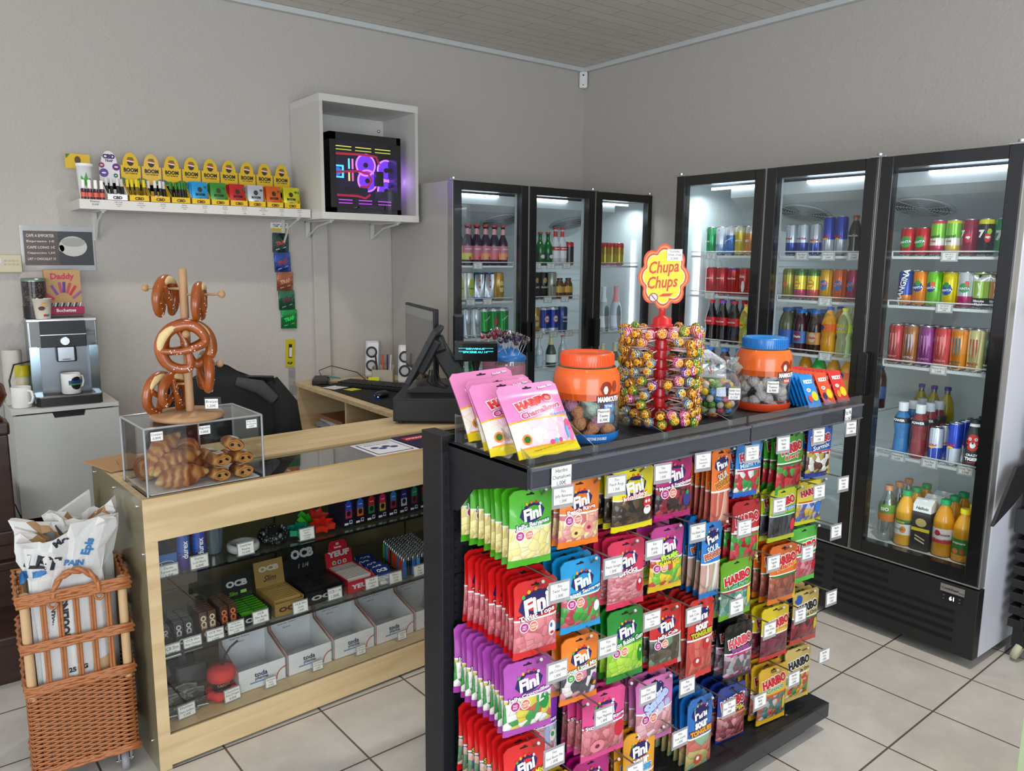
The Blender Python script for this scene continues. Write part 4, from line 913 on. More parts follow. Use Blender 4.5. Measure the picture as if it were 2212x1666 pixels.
def stripe_f(y0, y1, c, k=1.5):
    def f(mb, fn, W, H):
        for i in range(8):
            a, b = -.46+.92*i/8, -.46+.92*(i+1)/8
            mb.shape([(a*W, y0*H), (b*W, y0*H), (b*W, y1*H), (a*W, y1*H)], lift(fn, k), mat(c, .35, var=0))
    return f
def har_f(y=.72, w=.84, rot=.10, c='#c8182a', oc='#f4f2ee', cx=0):
    return name_f('HARIBO', y, w, c, oc, rot, bold=.06, cx=cx, hh=.15)
BW, BH = .118, .180
BAGS = {}
def BG(key, desc, c, sw, deco, **k):
    d = dict(key=key, desc=desc, c=c, sw=sw, deco=deco, w=BW, h=BH); d.update(k); BAGS[key] = d
LG = logo_f()
BG('banana', 'green bag of yellow banana sweets', '#4cae22', ['#efe39a', '#f2e8b0', '#e6d684'], [LG, name_f('Jelly Bananas', .555, .80, oc='#1d4a6a'), name_f('PLATANOS', .505, .42, '#d8eed0', rot=.1), badges()], sc=42, gap='#9a9060')
BG('peach', 'orange bag of peach rings', '#f07c14', ['#e8a09a', '#f0c890', '#d8747c', '#f2dca0'], [LG, name_f('Peach Rings', .56, .72, oc='#c83a1c'), badges(), blob_f(.2, .28, .13, .11, '#e88a8a', 0, 2), blob_f(.2, .28, .05, .04, '#7a3a3a', 0, 3), blob_f(-.12, .22, .12, .10, '#f0d088', 0, 2), blob_f(-.12, .22, .04, .035, '#5a3020', 0, 3)], w=.12, h=.165)
BG('liquorice', 'yellow bag of dark liquorice sweets', '#e8d80c', ['#2a1e12', '#3a2a18', '#5a4628', '#14100c'], [LG, name_f('Holiday', .55, .60, '#ffffff', '#d8242c'), blob_f(.3, .42, .11, .11, '#d8242c'), blob_f(.3, .30, .10, .09, '#f2f2f2'), blob_f(.26, .44, .03, .03, '#ffffff', 0, 3), blob_f(.34, .44, .03, .03, '#ffffff', 0, 3)], w=.136, h=.165, gap='#0c0806')
BG('berrymix', 'magenta bag of red and black berry sweets', '#b8146c', ['#8a1a2c', '#2a1420', '#a82a3a', '#3a1a24'], [LG, name_f('Mures & Framboises', .545, .90, oc='#5a0a3a'), badges(), blob_f(.33, .30, .12, .16, '#3a3a8a'), blob_f(.33, .40, .05, .05, '#2f9a4a', 0, 3)], w=.13, h=.175, gap='#1c0a10')
BG('pencil_orange', 'narrow orange bag of pencil sweets', '#e8701c', ['#e8a08a', '#c85a4a', '#f0c8b0', '#b83a2a'], [logo_f(.80, .8, .25), name_f('SOUR', .66, .5, '#f2e8d8', '#8a3a1a', .3), name_f('PENCILS', .57, .8, '#b8642a', '#f0d060', .3, bold=.05)], w=.078, h=.235, win=(.08, .46), st=(1, 1, .12), T=.02, cb='#d83a1c')
BG('melon_blue', 'sky blue bag of watermelon sweets with red name', '#2a86d0', ['#c82a3c', '#3a9a4a', '#e8e4e0', '#b82030'], [har_f(.74, .8), name_f('Miami Pik', .60, .8, '#bfe2f8', '#1c4a8a', .12), stripe_f(.475, .50, '#c81e5a')], w=.11, h=.165, cb='#1f66c8', side='#d8b83a')
BG('cherry', 'green bag of cherry sweets with red name', '#3f9a26', ['#a81c28', '#c83038', '#4a9a3a', '#8a1420'], [har_f(.74, .82), name_f('Cherry', .60, .6, '#d83a3c', '#f0f0d8', .12), stripe_f(.475, .50, '#1c6a2c')], w=.125, h=.195, side='#e0b82a')
BG('frost', 'blue bag of mixed sweets with red band', '#1c5ab8', ['#e8e4dc', '#5a3a2a', '#b8a84a', '#f2f0ea'], [har_f(.74, .8), name_f('Surmix', .60, .7, '#e8f0f8', '#12306a', .12), stripe_f(.49, .52, '#d83a3c')], w=.12, h=.17, cb='#1c3a9a', side='#e0b82a')
BG('twist', 'red bag of pink twisted marshmallow sweets', '#d81a1c', ['#d87a82', '#e08a90', '#c8646e'], [logo_f(.70, .86, .2), name_f('Twist Tops', .555, .84, oc='#7a1014'), badges(), blob_f(.36, .33, .09, .16, '#f2eeee'), blob_f(.34, .37, .03, .05, '#2a6ac8', 0, 3), blob_f(.36, .27, .05, .03, '#c8202c', 0, 3)], w=.122, h=.19, sc=46)
BG('wildberry', 'cyan bag of red and green berry sweets', '#149ad8', ['#b83a4a', '#3a9a3a', '#c85a6a', '#5ab04a'], [LG, name_f('Fraises Sauvages', .56, .92, oc='#1a3a7a'), badges(), blob_f(.34, .32, .08, .12, '#f2f2f2')], w=.122, h=.185)
BG('bricks', 'pink bag of brick shaped sweets', '#e0305a', ['#d8848c', '#c86a74', '#e29aa0'], [LG, name_f('Bricks', .55, .52, oc='#8a1438'), blob_f(.34, .30, .10, .16, '#c81e34'), blob_f(.33, .36, .04, .05, '#ffffff', 0, 3)], w=.122, h=.18, sc=60, st=(1, 1, 2))
BG('fruitgum', 'magenta and yellow bag of fruit bubble gum', '#c03a8e', ['#7ac83a', '#e8c82a', '#c8402c', '#5aa83a'], [LG, name_f('fruit', .56, .55, '#b8e04a', '#2a4a1c', .12, bold=.06, hh=.09), name_f('Bubble Gum', .47, .6, '#f2e03a', '#2a4a1c'), badges(.39, x0=-.36)], w=.118, h=.18, cb='#e0b81e')
BG('pencil_blue', 'narrow blue bag of sour pencil sweets', '#1f7ac8', ['#e8e0d8', '#c8a090', '#a8c8a0', '#d8b8b8'], [logo_f(.80, .8, .25), name_f('SOUR', .66, .6, '#e8f0f8', '#1a3a7a', .15), name_f('PENCILS', .58, .85, '#c85a2a', '#f2e8d8', .15, bold=.05)], w=.082, h=.225, win=(.08, .46), st=(1, 1, .12), T=.02)
BG('redgreen', 'red bag of cherry sweets with green stripe', '#b81a24', ['#c83a44', '#3a9a3a', '#a01420'], [har_f(.72, .84, c='#c8202c'), stripe_f(.52, .56, '#d8e0d8'), stripe_f(.44, .47, '#3a9a2c')], w=.12, h=.19, side='#d8c02a')
BG('ropes', 'lime and yellow bag of dark ropes', '#b8c41c', ['#3a3c44', '#24262c', '#4a4c54'], [har_f(.76, .82), name_f('Carensac', .63, .8, '#a8d0ee', '#1c4a8a', .08), stripe_f(.52, .56, '#3fa032'), blob_f(.32, .30, .10, .16, '#d83a4a')], w=.122, h=.165, st=(1, 1, .25), gap='#0c0c10', cb='#b8c41c')
BG('fruitmix', 'yellow bag of mixed fruit sweets with blue picture', '#e0d02a', ['#6a5a8a', '#c8a83a', '#3a6ac0', '#b8b8c8'], [har_f(.76, .8), blob_f(.28, .38, .13, .16, '#3a7ad0'), stripe_f(.53, .555, '#c8242c'), blob_f(.25, .7, .10, .12, '#2a9ad0', 0, 1)], w=.125, h=.14, cb='#d2d41e')
BG('croc', 'violet bag of crocodile shaped sweets', '#b04aae', ['#e8e6e0', '#3a9a4a', '#d8c84a', '#f2f0ea', '#c85a4a'], [LG, name_f('Jelly Crocodiles', .545, .88, oc='#5a1a6a'), badges(), blob_f(.33, .40, .10, .16, '#1f8a34'), blob_f(.32, .47, .07, .06, '#1f8a34', 0, 3), blob_f(.33, .49, .025, .03, '#f2f2f2', 0, 4), blob_f(.335, .49, .012, .016, '#1a3ac8', 0, 5), blob_f(.26, .43, .05, .02, '#f2f2f2', .3, 4)], w=.132, h=.185, sc=46)
BG('sourmix', 'orange bag of sour mix with white pieces', '#f0801a', ['#e8e0dc', '#4a4a50', '#d88a9a', '#3a4048'], [LG, name_f('Sour Little Mix', .555, .86, oc='#3a6a1c'), badges(.425, '#3f9a32', '#d85a3a'), blob_f(.34, .38, .06, .06, '#8a3a9a'), blob_f(.28, .28, .06, .06, '#141414'), blob_f(.36, .26, .05, .05, '#e08a1c')], w=.115, h=.175, sc=50)
BG('melon', 'dark green bag of melon bubble gum', '#168a2a', ['#a8d83a', '#b8e04a', '#8ac82a'], [LG, name_f('Melon Bubble Gum', .555, .92, oc='#0a5a1a'), badges(), blob_f(.37, .33, .08, .20, '#148a2a'), blob_f(.37, .38, .03, .04, '#e8f0e8', 0, 3)], w=.122, h=.195, sc=44, gap='#3a6a1c', line='#3fa032')
BG('cola', 'red bag of brown cola sweets', '#c8181e', ['#4a4238', '#5a5244', '#6a8a6a', '#3a342c'], [LG, name_f('Jelly Cola', .55, .66, oc='#7a1014'), badges(.42)], w=.118, h=.18, sc=48, side='#a8b8b0', gap='#2a2420')
BG('tongues_red', 'long red bag of sour tongues', '#d0322c', ['#c84a44', '#d86a5a', '#b83a34'], [logo_f(.80, .66, .1), name_f('sour', .66, .5, '#ffffff', '#8a1a1a', .05, bold=.05), name_f('TONGUES', .575, .82, '#b8c832', '#6a1a1a', .05, bold=.07, hh=.07), blob_f(.2, .42, .14, .16, '#c02a2c'), blob_f(.22, .46, .06, .06, '#f2f2f2', 0, 3), blob_f(-.12, .22, .16, .14, '#c02a2c'), blob_f(-.14, .24, .06, .06, '#f2f2f2', 0, 3)], w=.11, h=.24, win=(.08, .50), st=(1, 1, .4), T=.018)
BG('tutti', 'grass green bag of mixed sweets with white bat', '#66a81c', ['#3a8a7a', '#8ab0a0', '#5a9a8a', '#a8b898'], [har_f(.70, .84), name_f('Tutti Party', .57, .66, '#8ad0c0', '#1c6a5a', .08), stripe_f(.475, .50, '#c8282c'), blob_f(.0, .34, .12, .08, '#f2f2f0', .5), blob_f(.36, .34, .07, .2, '#e0c01e')], w=.14, h=.18)
BG('orangebag', 'orange and yellow bag of berry sweets', '#e06a1a', ['#8a4a3a', '#a85a44', '#7a3a34'], [har_f(.74, .82), stripe_f(.62, .68, '#d8a81e'), name_f('Miami', .64, .6, '#d84a1c', '#f2e8a0', .1), stripe_f(.475, .505, '#1f7a34')], w=.13, h=.19, cb='#e87a1c', side='#d8b82a')
BG('strawgreen', 'light green and white bag of strawberry sweets', '#4aae3a', ['#c85a6a', '#b84a5a', '#d88a90'], [stripe_f(.56, .80, '#d8e8d0', .8), har_f(.66, .84), blob_f(.34, .30, .09, .13, '#c8202c')], w=.128, h=.185, cb='#4ac03a')
BG('berries', 'black bag of berry sweets with pink stripe', '#121214', ['#9aa0a0', '#6a4a5a', '#b8a0b0', '#4a5a54'], [har_f(.70, .82, c='#d84a5c'), name_f('Berries', .57, .6, '#7a4a8a', '#d85a9a', .08), stripe_f(.475, .50, '#d8287a'), stripe_f(.09, .11, '#d8287a')], w=.122, h=.18)
BG('happy', 'yellow bag of dark red fizzy sweets', '#e2c81c', ['#6a1c34', '#7a2a44', '#5a1428'], [har_f(.70, .82, cx=.04), name_f('Happy Frites', .575, .8, '#d8782a', '#f2ec9a', .1)], w=.128, h=.175, cb='#c81e22', sc=40)
BG('goldfruit', 'gold bag of dark red fruit sweets', '#c8ae5a', ['#6a1424', '#8a2034', '#4a1020', '#a02a3c'], [har_f(.70, .80, c='#16161a'), name_f('Ositos Oro', .57, .76, '#20203a', '#e8dca0', .1), blob_f(-.3, .85, .15, .12, '#2a56a8', 0, 1), stripe_f(.475, .495, '#1f7a34'), blob_f(.33, .34, .07, .16, '#c8b42a')], w=.13, h=.18, cb='#c03a34')
BG('goldbear', 'gold bag of colourful bear sweets', '#cfb566', ['#b83a2c', '#d8a83a', '#3a8a3c', '#d8c8b8', '#c86a3a'], [har_f(.72, .82, c='#16161a'), name_f('Ositos de Oro', .57, .8, '#20203a', '#e8dca0', .1)], w=.13, h=.185, sc=60, side='#d8b82a')
BG('boom_red', 'bright red bag of sour boom mix', '#dc1e22', ['#c8707a', '#5a8a6a', '#d8b0a0', '#4a6a9a'], [LG, name_f('Sour Boom Mix', .555, .86, '#e8e03a', '#3a6a1c'), badges(.425, '#3f9a32', '#d85a3a')], w=.12, h=.19)
BG('tapis', 'purple bag of rainbow belt sweets', '#8a3ab4', ['#c8d0e0', '#e8a0b0', '#b8e0c0', '#a8b8e0'], [LG, name_f('Tapis Magiques', .555, .90, oc='#4a1a6a'), blob_f(.34, .34, .09, .14, '#e8e0d8'), blob_f(.34, .36, .05, .06, '#3a9a5a', 0, 3)], w=.12, h=.18, st=(1, 1, .3))
BG('strawrings', 'pink bag of strawberry rings', '#e0448a', ['#c86a74', '#d8848c', '#b85a64'], [LG, name_f('Strawberry Rings', .56, .92, oc='#8a1a4a'), blob_f(.34, .38, .13, .16, '#c81e34'), blob_f(-.18, .22, .16, .13, '#e88a9a', 0, 2), blob_f(-.18, .22, .05, .04, '#7a2a34', 0, 3)], w=.142, h=.185)
BG('smile', 'pale pink bag of teeth shaped sweets', '#d070b4', ['#e8b0b8', '#d8909a', '#f0d8dc', '#c8848e'], [logo_f(.82, .5, .2, False), name_f('Smile', .66, .72, '#b8c8ee', '#3a3a7a', .5, bold=.08, hh=.16), blob_f(-.1, .54, .10, .09, '#a8b8d8'), blob_f(.12, .55, .09, .10, '#b8c4e0'), blob_f(.3, .58, .08, .08, '#a8b8d8'), badges(.42, x0=-.3)], w=.135, h=.19, sc=40)
BG('lace_yellow', 'yellow and white bag of sour laces', '#e8a01c', ['#e0a040', '#c85a3a', '#f0d080'], [logo_f(.76, .66, .1), name_f('sour', .62, .55, '#ffffff', '#c8641c', .05, bold=.05), name_f('LACES', .52, .7, '#3a9ad8', '#f2f2e8', .05, bold=.07)], w=.115, h=.22, win=(.08, .44), T=.018)
BG('tongues_blue', 'long blue bag of sour tongues', '#1a6ab8', ['#c88a7a', '#b8a86a', '#8ab08a', '#c86a5a'], [logo_f(.80, .70, .1), name_f('sour', .66, .5, '#ffffff', '#123a7a', .05, bold=.05), name_f('TONGUES', .575, .84, '#e8a02a', '#7a2a1a', .05, bold=.07, hh=.07), blob_f(-.1, .22, .16, .14, '#c0543c'), blob_f(-.12, .24, .06, .06, '#f2f2f2', 0, 3)], w=.11, h=.245, win=(.08, .50), st=(.4, 1, .6), T=.018)
BG('babyblue', 'dark blue bag of pink sweets', '#1c3a94', ['#8a4a54', '#a85a64', '#c88a90', '#6a343c'], [har_f(.72, .84), name_f('Pik', .60, .4, '#e8c83a', '#2a2a2a', .1, cx=.2), stripe_f(.50, .535, '#e8762a'), stripe_f(.09, .12, '#e8762a')], w=.125, h=.19)
BG('croco_h', 'golden yellow bag of crocodile sweets', '#dcae2a', ['#4a7a7a', '#a85a4a', '#b8b0b0', '#3a6a5a'], [har_f(.74, .82), name_f('Croco', .62, .6, '#3a9a5a', '#f2f2e8', .1), stripe_f(.50, .525, '#c8502a'), blob_f(.34, .32, .06, .18, '#c8b83a')], w=.135, h=.19, cb='#e0b01c')
BG('magenta_low', 'deep magenta bag of sweets', '#b8107a', ['#c85a8a', '#d88aa8'], [LG, name_f('Chicle', .55, .6, oc='#5a0a3a')], w=.12, h=.17)
BG('yellow_low', 'plain golden bag of sweets', '#e8b41c', ['#c89a4a', '#e0c070'], [LG], w=.115, h=.16)
BG('blue_low', 'plain blue bag of sweets', '#1a5ab0', ['#4a7ab0', '#8aa0c0'], [LG], w=.12, h=.14)
WIREH = mat('#8a8680', 0.3, 0.8, var=0)
def make_hook():
    t = thing('peg_hook', '', 'hook')
    mb = MB(); mb.tube([(0, 1.612, 0), (0, 1.36, 0), (0, 1.335, -.006), (0, 1.318, 0.010)], 0.0025, WIREH, 6); mb.ball((0, 1.317, .011), .0042, mat('#e8e8e8', .3, var=0)); mb.build('prong', t)
    mb = MB(); mb.tube([(0, 1.612, .028), (0, 1.262, .028)], 0.0022, WIREH, 6); mb.rod((-.012, 1.262, .028), (.012, 1.262, .028), .0018, WIREH, 5); mb.build('tag_rod', t)
    mb = MB(); mb.lo((-.014, 1.608, -.012), (.014, 1.612, .04), ANTHD); mb.build('back_plate', t)
    return t
SLV = glassy('tag_holder', '#d4d6da', .12, alpha=.35)
def put_hook(x, z, lines, label, rotx=-.06):
    if put_hook.first is None: t = put_hook.first = make_hook()
    else:
        t = dup(put_hook.first)
        for ch in list(t.children):
            if ch.name.startswith('price_tag'): bpy.data.objects.remove(ch)
    t.location = (x, 0, z); t['label'] = label; t['group'] = 'peg hooks on the sweets gondola'
    mb = MB(); R = Matrix.Translation((0, 1.262, .028)) @ Matrix.Rotation(.05, 4, 'Y') @ Matrix.Rotation(rotx, 4, 'X')
    mb.box((0, -.002, -.021), (.064, .0016, .050), SLV, M=R)
    f0 = lambda xx, yy, k=1: R @ Vector((xx, -.0029-.0003*k, -.019+yy))
    price_tag_lines(mb, f0, lines, .056, .036)
    mb.build('price_tag', t)
    return t
put_hook.first = None
_tags = []
FRONT = {}
def hang(key, x, ztop, lines, n, y0=1.335, step=.026, hx=None, rowname='', yaw=-.10, tilt=0.0, hz=None, empty=False):
    """n bags of one kind on one hook; ztop is the level of the top edge of the front bag"""
    d = BAGS[key]; hz = hz if hz is not None else ztop-d['h']*.06
    if n > 1: d = dict(d, T=min(d.get('T', .026), step*.74))
    _tags.append((hx if hx is not None else x+.012, hz, lines, d['desc'] if not empty else None))
    o = bag('sweets_bag', d)
    for i in range(n):
        r = random.Random(hash((key, i)) % 9999 if False else (len(key)*131+i*17+int(x*1000)))
        q = o if i == 0 else dup(o)
        yy = y0+i*step
        q.location = (x+(r.uniform(-.004, .004)+(.026 if key == 'banana' else .014)*min(1, i/3) if i else 0), yy+.004, ztop-d['h']+(r.uniform(-.005, .003) if i else 0))
        yw = yaw+(r.uniform(-.07, .04) if i else 0)
        q.rotation_euler = (r.uniform(-.012, .012), r.uniform(-.035, .035) if i else r.uniform(-.02, .02), yw)
        lab = '%s, %s on its hook' % (d['desc'], 'frontmost' if i == 0 else '%s from the front' % ORD[i])
        tag(q, lab, 'bag of sweets', 'hanging bags of sweets: '+d['desc'])
F_ = 'Fini'
P1 = '1,00€'
H_ = 'Haribo'
hang('banana', 1.085, 1.058, [F_, 'Jelly Bananas', P1], 8, step=.031, hx=1.115)
hang('peach', 1.235, 1.055, [F_, 'Peach Rings', P1], 4, hx=1.280)
hang('liquorice', 1.420, 1.058, [F_, 'Holiday', P1], 3, step=.034, hx=1.440)
hang('berrymix', 1.580, 1.064, [F_, 'Mures &', 'Framboises', P1], 4, hx=1.592, y0=1.34)
hang('pencil_orange', 1.775, 1.058, [F_, 'Sour Pencils', 'Strawberry', P1], 5, hx=1.800, step=.024, yaw=-.05)
hang('melon_blue', 1.895, 1.060, [H_, 'Miami', P1], 4, hx=1.945)
hang('cherry', 2.105, 1.062, [H_, 'Framboises', P1], 7, hx=2.125, step=.028, yaw=-.05)
hang('frost', 2.262, 1.062, [H_, 'Framboises', P1], 3, hx=2.305)
hang('twist', 1.105, .838, [F_, 'Twist Tops', P1], 11, hx=1.110, step=.023)
hang('wildberry', 1.250, .855, [F_, 'Fraises Sauvages', P1], 4, hx=1.278, step=.035)
hang('bricks', 1.405, .868, [F_, 'Bricks', P1], 5, hx=1.420)
hang('fruitgum', 1.555, .875, [F_, 'Fruit Bubble Gum', P1], 3, hx=1.585, step=.05)
hang('pencil_blue', 1.745, .848, [F_, 'Sour Pencils', '4 Colours', P1], 4, hx=1.785, yaw=-.05)
hang('redgreen', 1.900, .880, [H_, 'Cerises', P1], 4, hx=1.945)
hang('ropes', 2.085, .884, [H_, 'Tropi', P1], 5, hx=2.150, step=.03)
hang('fruitmix', 2.228, .884, [H_, 'Polka', P1], 2, hx=2.285)
hang('croc', 1.085, .645, [F_, 'Jelly Crocodiles', P1], 10, hx=1.108, step=.025, yaw=-.16)
hang('sourmix', 1.248, .655, [F_, 'Sour Little Mix', P1], 4, hx=1.268, step=.04)
hang('melon', 1.412, .680, [F_, 'Melon Bubble', 'Gum', P1], 5, hx=1.422, step=.028)
hang('cola', 1.570, .645, [F_, 'Jelly Cola', P1], 4, hx=1.585)
hang('tongues_red', 1.722, .622, [F_, 'Tongues', P1], 5, hx=1.770, step=.02, yaw=-.04, y0=1.34)
hang('tutti', 1.872, .708, [H_, 'Tagada', P1], 4, hx=1.935, yaw=-.05)
hang('orangebag', 2.110, .700, [H_, 'Croco', P1], 6, hx=2.110, step=.03)
hang('strawgreen', 2.215, .735, [H_, 'Polka', P1], 3, hx=2.265, step=.04)
hang('berries', 1.902, .500, [F_, 'Sour Strips', P1], 4, hx=1.938, step=.035)
hang('happy', 2.085, .502, [H_, 'Happy', P1], 4, hx=2.095, step=.035)
hang('goldfruit', 2.250, .512, [H_, 'Ositos', P1], 3, hx=2.268, step=.03)
hang('boom_red', 1.080, .432, [F_, 'Sour Boom Mix', P1], 9, hx=1.104, step=.028)
hang('tapis', 1.190, .475, [F_, 'Tapis Magiques', P1], 3, hx=1.262, y0=1.42)
hang('strawrings', 1.338, .478, [F_, 'Strawberry Rings', P1], 4, hx=1.418, step=.03)
hang('smile', 1.535, .448, [F_, 'Smile Kit', P1], 4, hx=1.572, step=.03)
hang('tongues_blue', 1.735, .318, [F_, 'Sour Tongues', P1], 8, hx=1.762, step=.026, yaw=-.04)
hang('babyblue', 1.918, .252+.03, [H_, 'Baby', P1], 5, hx=1.912, step=.035, y0=1.36)
hang('croco_h', 2.095, .295, [H_, 'Croco', P1], 4, hx=2.085, step=.03)
hang('goldbear', 2.230, .318, [H_, 'Oro', P1], 3, hx=2.252)
hang('lace_yellow', 1.480, .305, [F_, 'Sour Laces', P1], 4, hx=1.552, step=.03)
hang('magenta_low', 1.325, .275, [F_, 'Chicle', P1], 3, hx=1.38, y0=1.36)
hang('yellow_low', 1.205, .265, [F_, 'Mix', P1], 3, hx=1.24, y0=1.38)
hang('blue_low', 1.080, .245, [F_, 'Mix', P1], 4, hx=1.10, y0=1.42)
for x, z, lines, desc in _tags:
    put_hook(x, z, lines, 'metal hook with price tag holding the %s' % desc)
# ================================================================ ON TOP OF THE GONDOLA
TZ = GZ+0.001
def tower():
    cx, cy = 1.612, 1.435
    t = thing('lollipop_stand', 'red plastic lollipop tower with flower-shaped yellow sign on top', 'stand', (cx, cy, TZ))
    REDP = mat('#c9101c', 0.3, coat=0.5)
    mb = MB()
    for k in range(4):
        a = PI/4+k*PI/2+.3; M = Matrix.Rotation(a, 4, 'Z')
        mb.prism([(0, -.016), (.075, -.012), (.088, 0), (.075, .012), (0, .016)], .010, REDP, M)
    mb.lathe([(.035, 0), (.03, .012), (.018, .02)], REDP, 16); mb.build('base', t)
    mb = MB(); mb.lathe([(.017, .01), (.017, .275)], REDP, 14); mb.lathe([(.030, .268), (.030, .276), (.026, .278), (.026, .292), (.010, .298), (.008, .318)], REDP, 20); mb.build('pole', t)
    for k in range(10):
        z = .024+k*.0262; d = MB(); pts = []
        for j in range(32):
            a = 2*PI*j/32; r = .040 if j % 2 else .027; pts.append((r*math.cos(a), r*math.sin(a)))
        d.prism(pts, .004, REDP, Matrix.Translation((0, 0, z))); d.build('tier', t)
    s = MB(); R = Matrix.Translation((0, 0, .402)) @ Matrix.Rotation(math.radians(-44), 4, 'Z')
    def flower(sc):
        out = []
        for j in range(72):
            a = 2*PI*j/72; q = 0.80+0.20*abs(math.cos(4*a))**0.7
            out.append((sc*.068*q*math.cos(a+.39*0), sc*.088*q*math.sin(a)))
        return out
    M = R @ Matrix.Rotation(PI/2, 4, 'X')
    s.prism(flower(1.0), .004, mat('#d8401c', .4, var=0), M @ Matrix.Translation((0, 0, -.004)))
    fn = lambda x, y, k=1: R @ Vector((x, -.0004*k, y))
    s.shape(flower(.93), lift(fn, 1), mat('#e8943a', .4, var=0)); s.shape(flower(.875), lift(fn, 2), mat('#c8301a', .4, var=0)); s.shape(flower(.82), lift(fn, 3), mat('#f8efc8', .4, var=0)); s.shape(flower(.785), lift(fn, 4), mat('#f0d612', .4, var=0))
    c = mat('#c8381c', .4, var=0)
    s.text('Chupa', lift(fn, 5), c, stretch=(.078, .042), bold=.02, rot=.09, cy=.022, shear=.3); s.text('Chups', lift(fn, 5), c, stretch=(.080, .042), bold=.02, rot=.09, cx=-.002, cy=-.018, shear=.3)
    s.shape([(-.012, -.052), (0, -.044), (.024, -.043), (.03, -.039), (.018, -.051), (.002, -.052)], lift(fn, 5), c)
    s.shape(circ(-.025, -.055, .012), lift(fn, 5), mat('#4a4440', .5)); s.shape(circ(-.025, -.055, .0098), lift(fn, 6), mat('#f0d8d8', .5)); s.shape([(-.032, -.049), (-.030, -.047), (-.018, -.061), (-.020, -.063)], lift(fn, 7), mat('#b83a4a', .5))
    s.text('®', lift(fn, 5), c, h=.005, cx=.017, cy=-.058)
    s.build('sign', t)
    p = MB(); f2 = lambda x, y, k=1: R @ Vector((x+.026, -.0036-.0003*k, y+.058)); price_tag_lines(p, f2, ['Sucette', 'Chupa Chups', '0,30€'], .040, .030); p.build('price_tag', t)
    # lollipops
    cols = [('orange and black', '#e0901e', '#2a1208'), ('blue', '#1f6ab8', '#e8d03a'), ('green', '#2a7a2a', '#c8b03a'), ('pink', '#c82a6a', '#f0c8d8'), ('brown and gold', '#7a3a12', '#e0b03a'), ('red', '#c02a2a', '#f0e0c0'), ('purple', '#5a2a7a', '#d8b0d8')]
    protos = []
    for nm, a, b in cols:
        m = bpy.data.materials.new('lolly_wrap'); tt, bs = nt_of(m)
        tc = tt.nodes.new('ShaderNodeTexCoord'); wv = tt.nodes.new('ShaderNodeTexWave'); wv.inputs['Scale'].default_value = 60; wv.inputs['Distortion'].default_value = 6; wv.inputs['Detail Scale'].default_value = 2
        rp = tt.nodes.new('ShaderNodeValToRGB'); rp.color_ramp.elements[0].color = lin(b); rp.color_ramp.elements[1].color = lin(a); rp.color_ramp.elements[0].position = .15; rp.color_ramp.elements[1].position = .35
        tt.links.new(tc.outputs['Object'], wv.inputs[0]); tt.links.new(wv.outputs['Fac'], rp.inputs[0]); tt.links.new(rp.outputs[0], bs.inputs['Base Color'])
        bs.inputs['Roughness'].default_value = .2; bs.inputs['Coat Weight'].default_value = .8; bs.inputs['Metallic'].default_value = .15
        mb = MB(); mb.rod((.034, 0, 0), (.096, 0, 0), .0017, mat('#f0d8dc', .4, var=0), 6)
        st = mb.build('lollipop'); bl = MB(); bl.ball((.101, 0, 0), .0143, m, 12, 8)
        N = Matrix(((0, 0, 1, .1156), (1, 0, 0, 0), (0, 1, 0, 0), (0, 0, 0, 1)))
        q = [(.0098*(.82+.18*math.cos(8*2*PI*j/32))*math.cos(2*PI*j/32), .0098*(.82+.18*math.cos(8*2*PI*j/32))*math.sin(2*PI*j/32)) for j in range(32)]
        sp = lambda x, y, o=0: Vector((.101+math.sqrt(max(0, (.0147+o)**2-x*x-y*y)), x, y))
        bl.add([sp(0, 0)]+[sp(*v) for v in q], [(0, j+1, (j+1) % 32+1) for j in range(32)], mat('#f0c81e', .3, coat=.5, var=0))
        q2 = [(x*.5, y*.5) for x, y in q]; bl.add([sp(0, 0, .0004)]+[sp(x, y, .0004) for x, y in q2], [(0, j+1, (j+1) % 32+1) for j in range(32)], mat('#d8681c', .3, coat=.5, var=0))
        bl.build('wrapped_sweet', st); protos.append([st, nm, False])
    r = random.Random(4); n = 19
    face = math.atan2(-cy, -cx)  # towards the photographer
    for k in range(10):
        z = TZ+.024+.002+k*.0262; o = r.uniform(0, .4)
        for j in range(n):
            a = 2*PI*(j+.5*(k % 2))/n+o*.2
            da = (a-face+PI) % (2*PI)-PI
            if 1 <= k <= 8 and abs(da) < .30 and k in (2, 3, 5, 7, 8): continue  # missing at the front, as sold
            if 1 <= k <= 7 and .1 < da < .62 and r.random() < .25: continue
            p = protos[min(6, int(r.triangular(0, 7, .6)))] if abs(da) < 2.6 else protos[0]
            if p[2]: q = dup(p[0])
            else: q = p[0]; p[2] = True
            sc = 1.0+r.uniform(-.06, .03)
            q.location = (cx, cy, z); q.rotation_euler = (r.uniform(-3, 3), r.uniform(-.05, .10), a+r.uniform(-.05, .05))
            sec = 'front' if abs(da) < .6 else ('front left' if -1.6 < da <= -.6 else ('front right' if .6 <= da < 1.6 else ('back left' if da < 0 else 'back right')))
            tag(q, '%s wrapped lollipop, %s side, %s tier from bottom of red tower' % (p[1], sec, ORD[k]), 'lollipop', 'lollipops on the red tower')
    for p in protos:
        if not p[2]: bpy.data.objects.remove(p[0].children[0]); bpy.data.objects.remove(p[0])
tower()
def teat(cols, name='sweet'):
    out = []
    for nm, c in cols:
        m = mat(c, .75, bump=.8, scale=160, var=.12); mb = MB()
        mb.ball((0, 0, .014), .0165, m, 12, 8, (1, 1, 1.05)); mb.ball((0, 0, -.014), .0175, m, 12, 8, (1, 1, 1.1)); mb.lathe([(.0145, -.012), (.012, 0), (.0145, .012)], m, 12, cap=(False, False))
        o = mb.build('marshmallow_sweet'); out.append([o, nm, False])
    return out
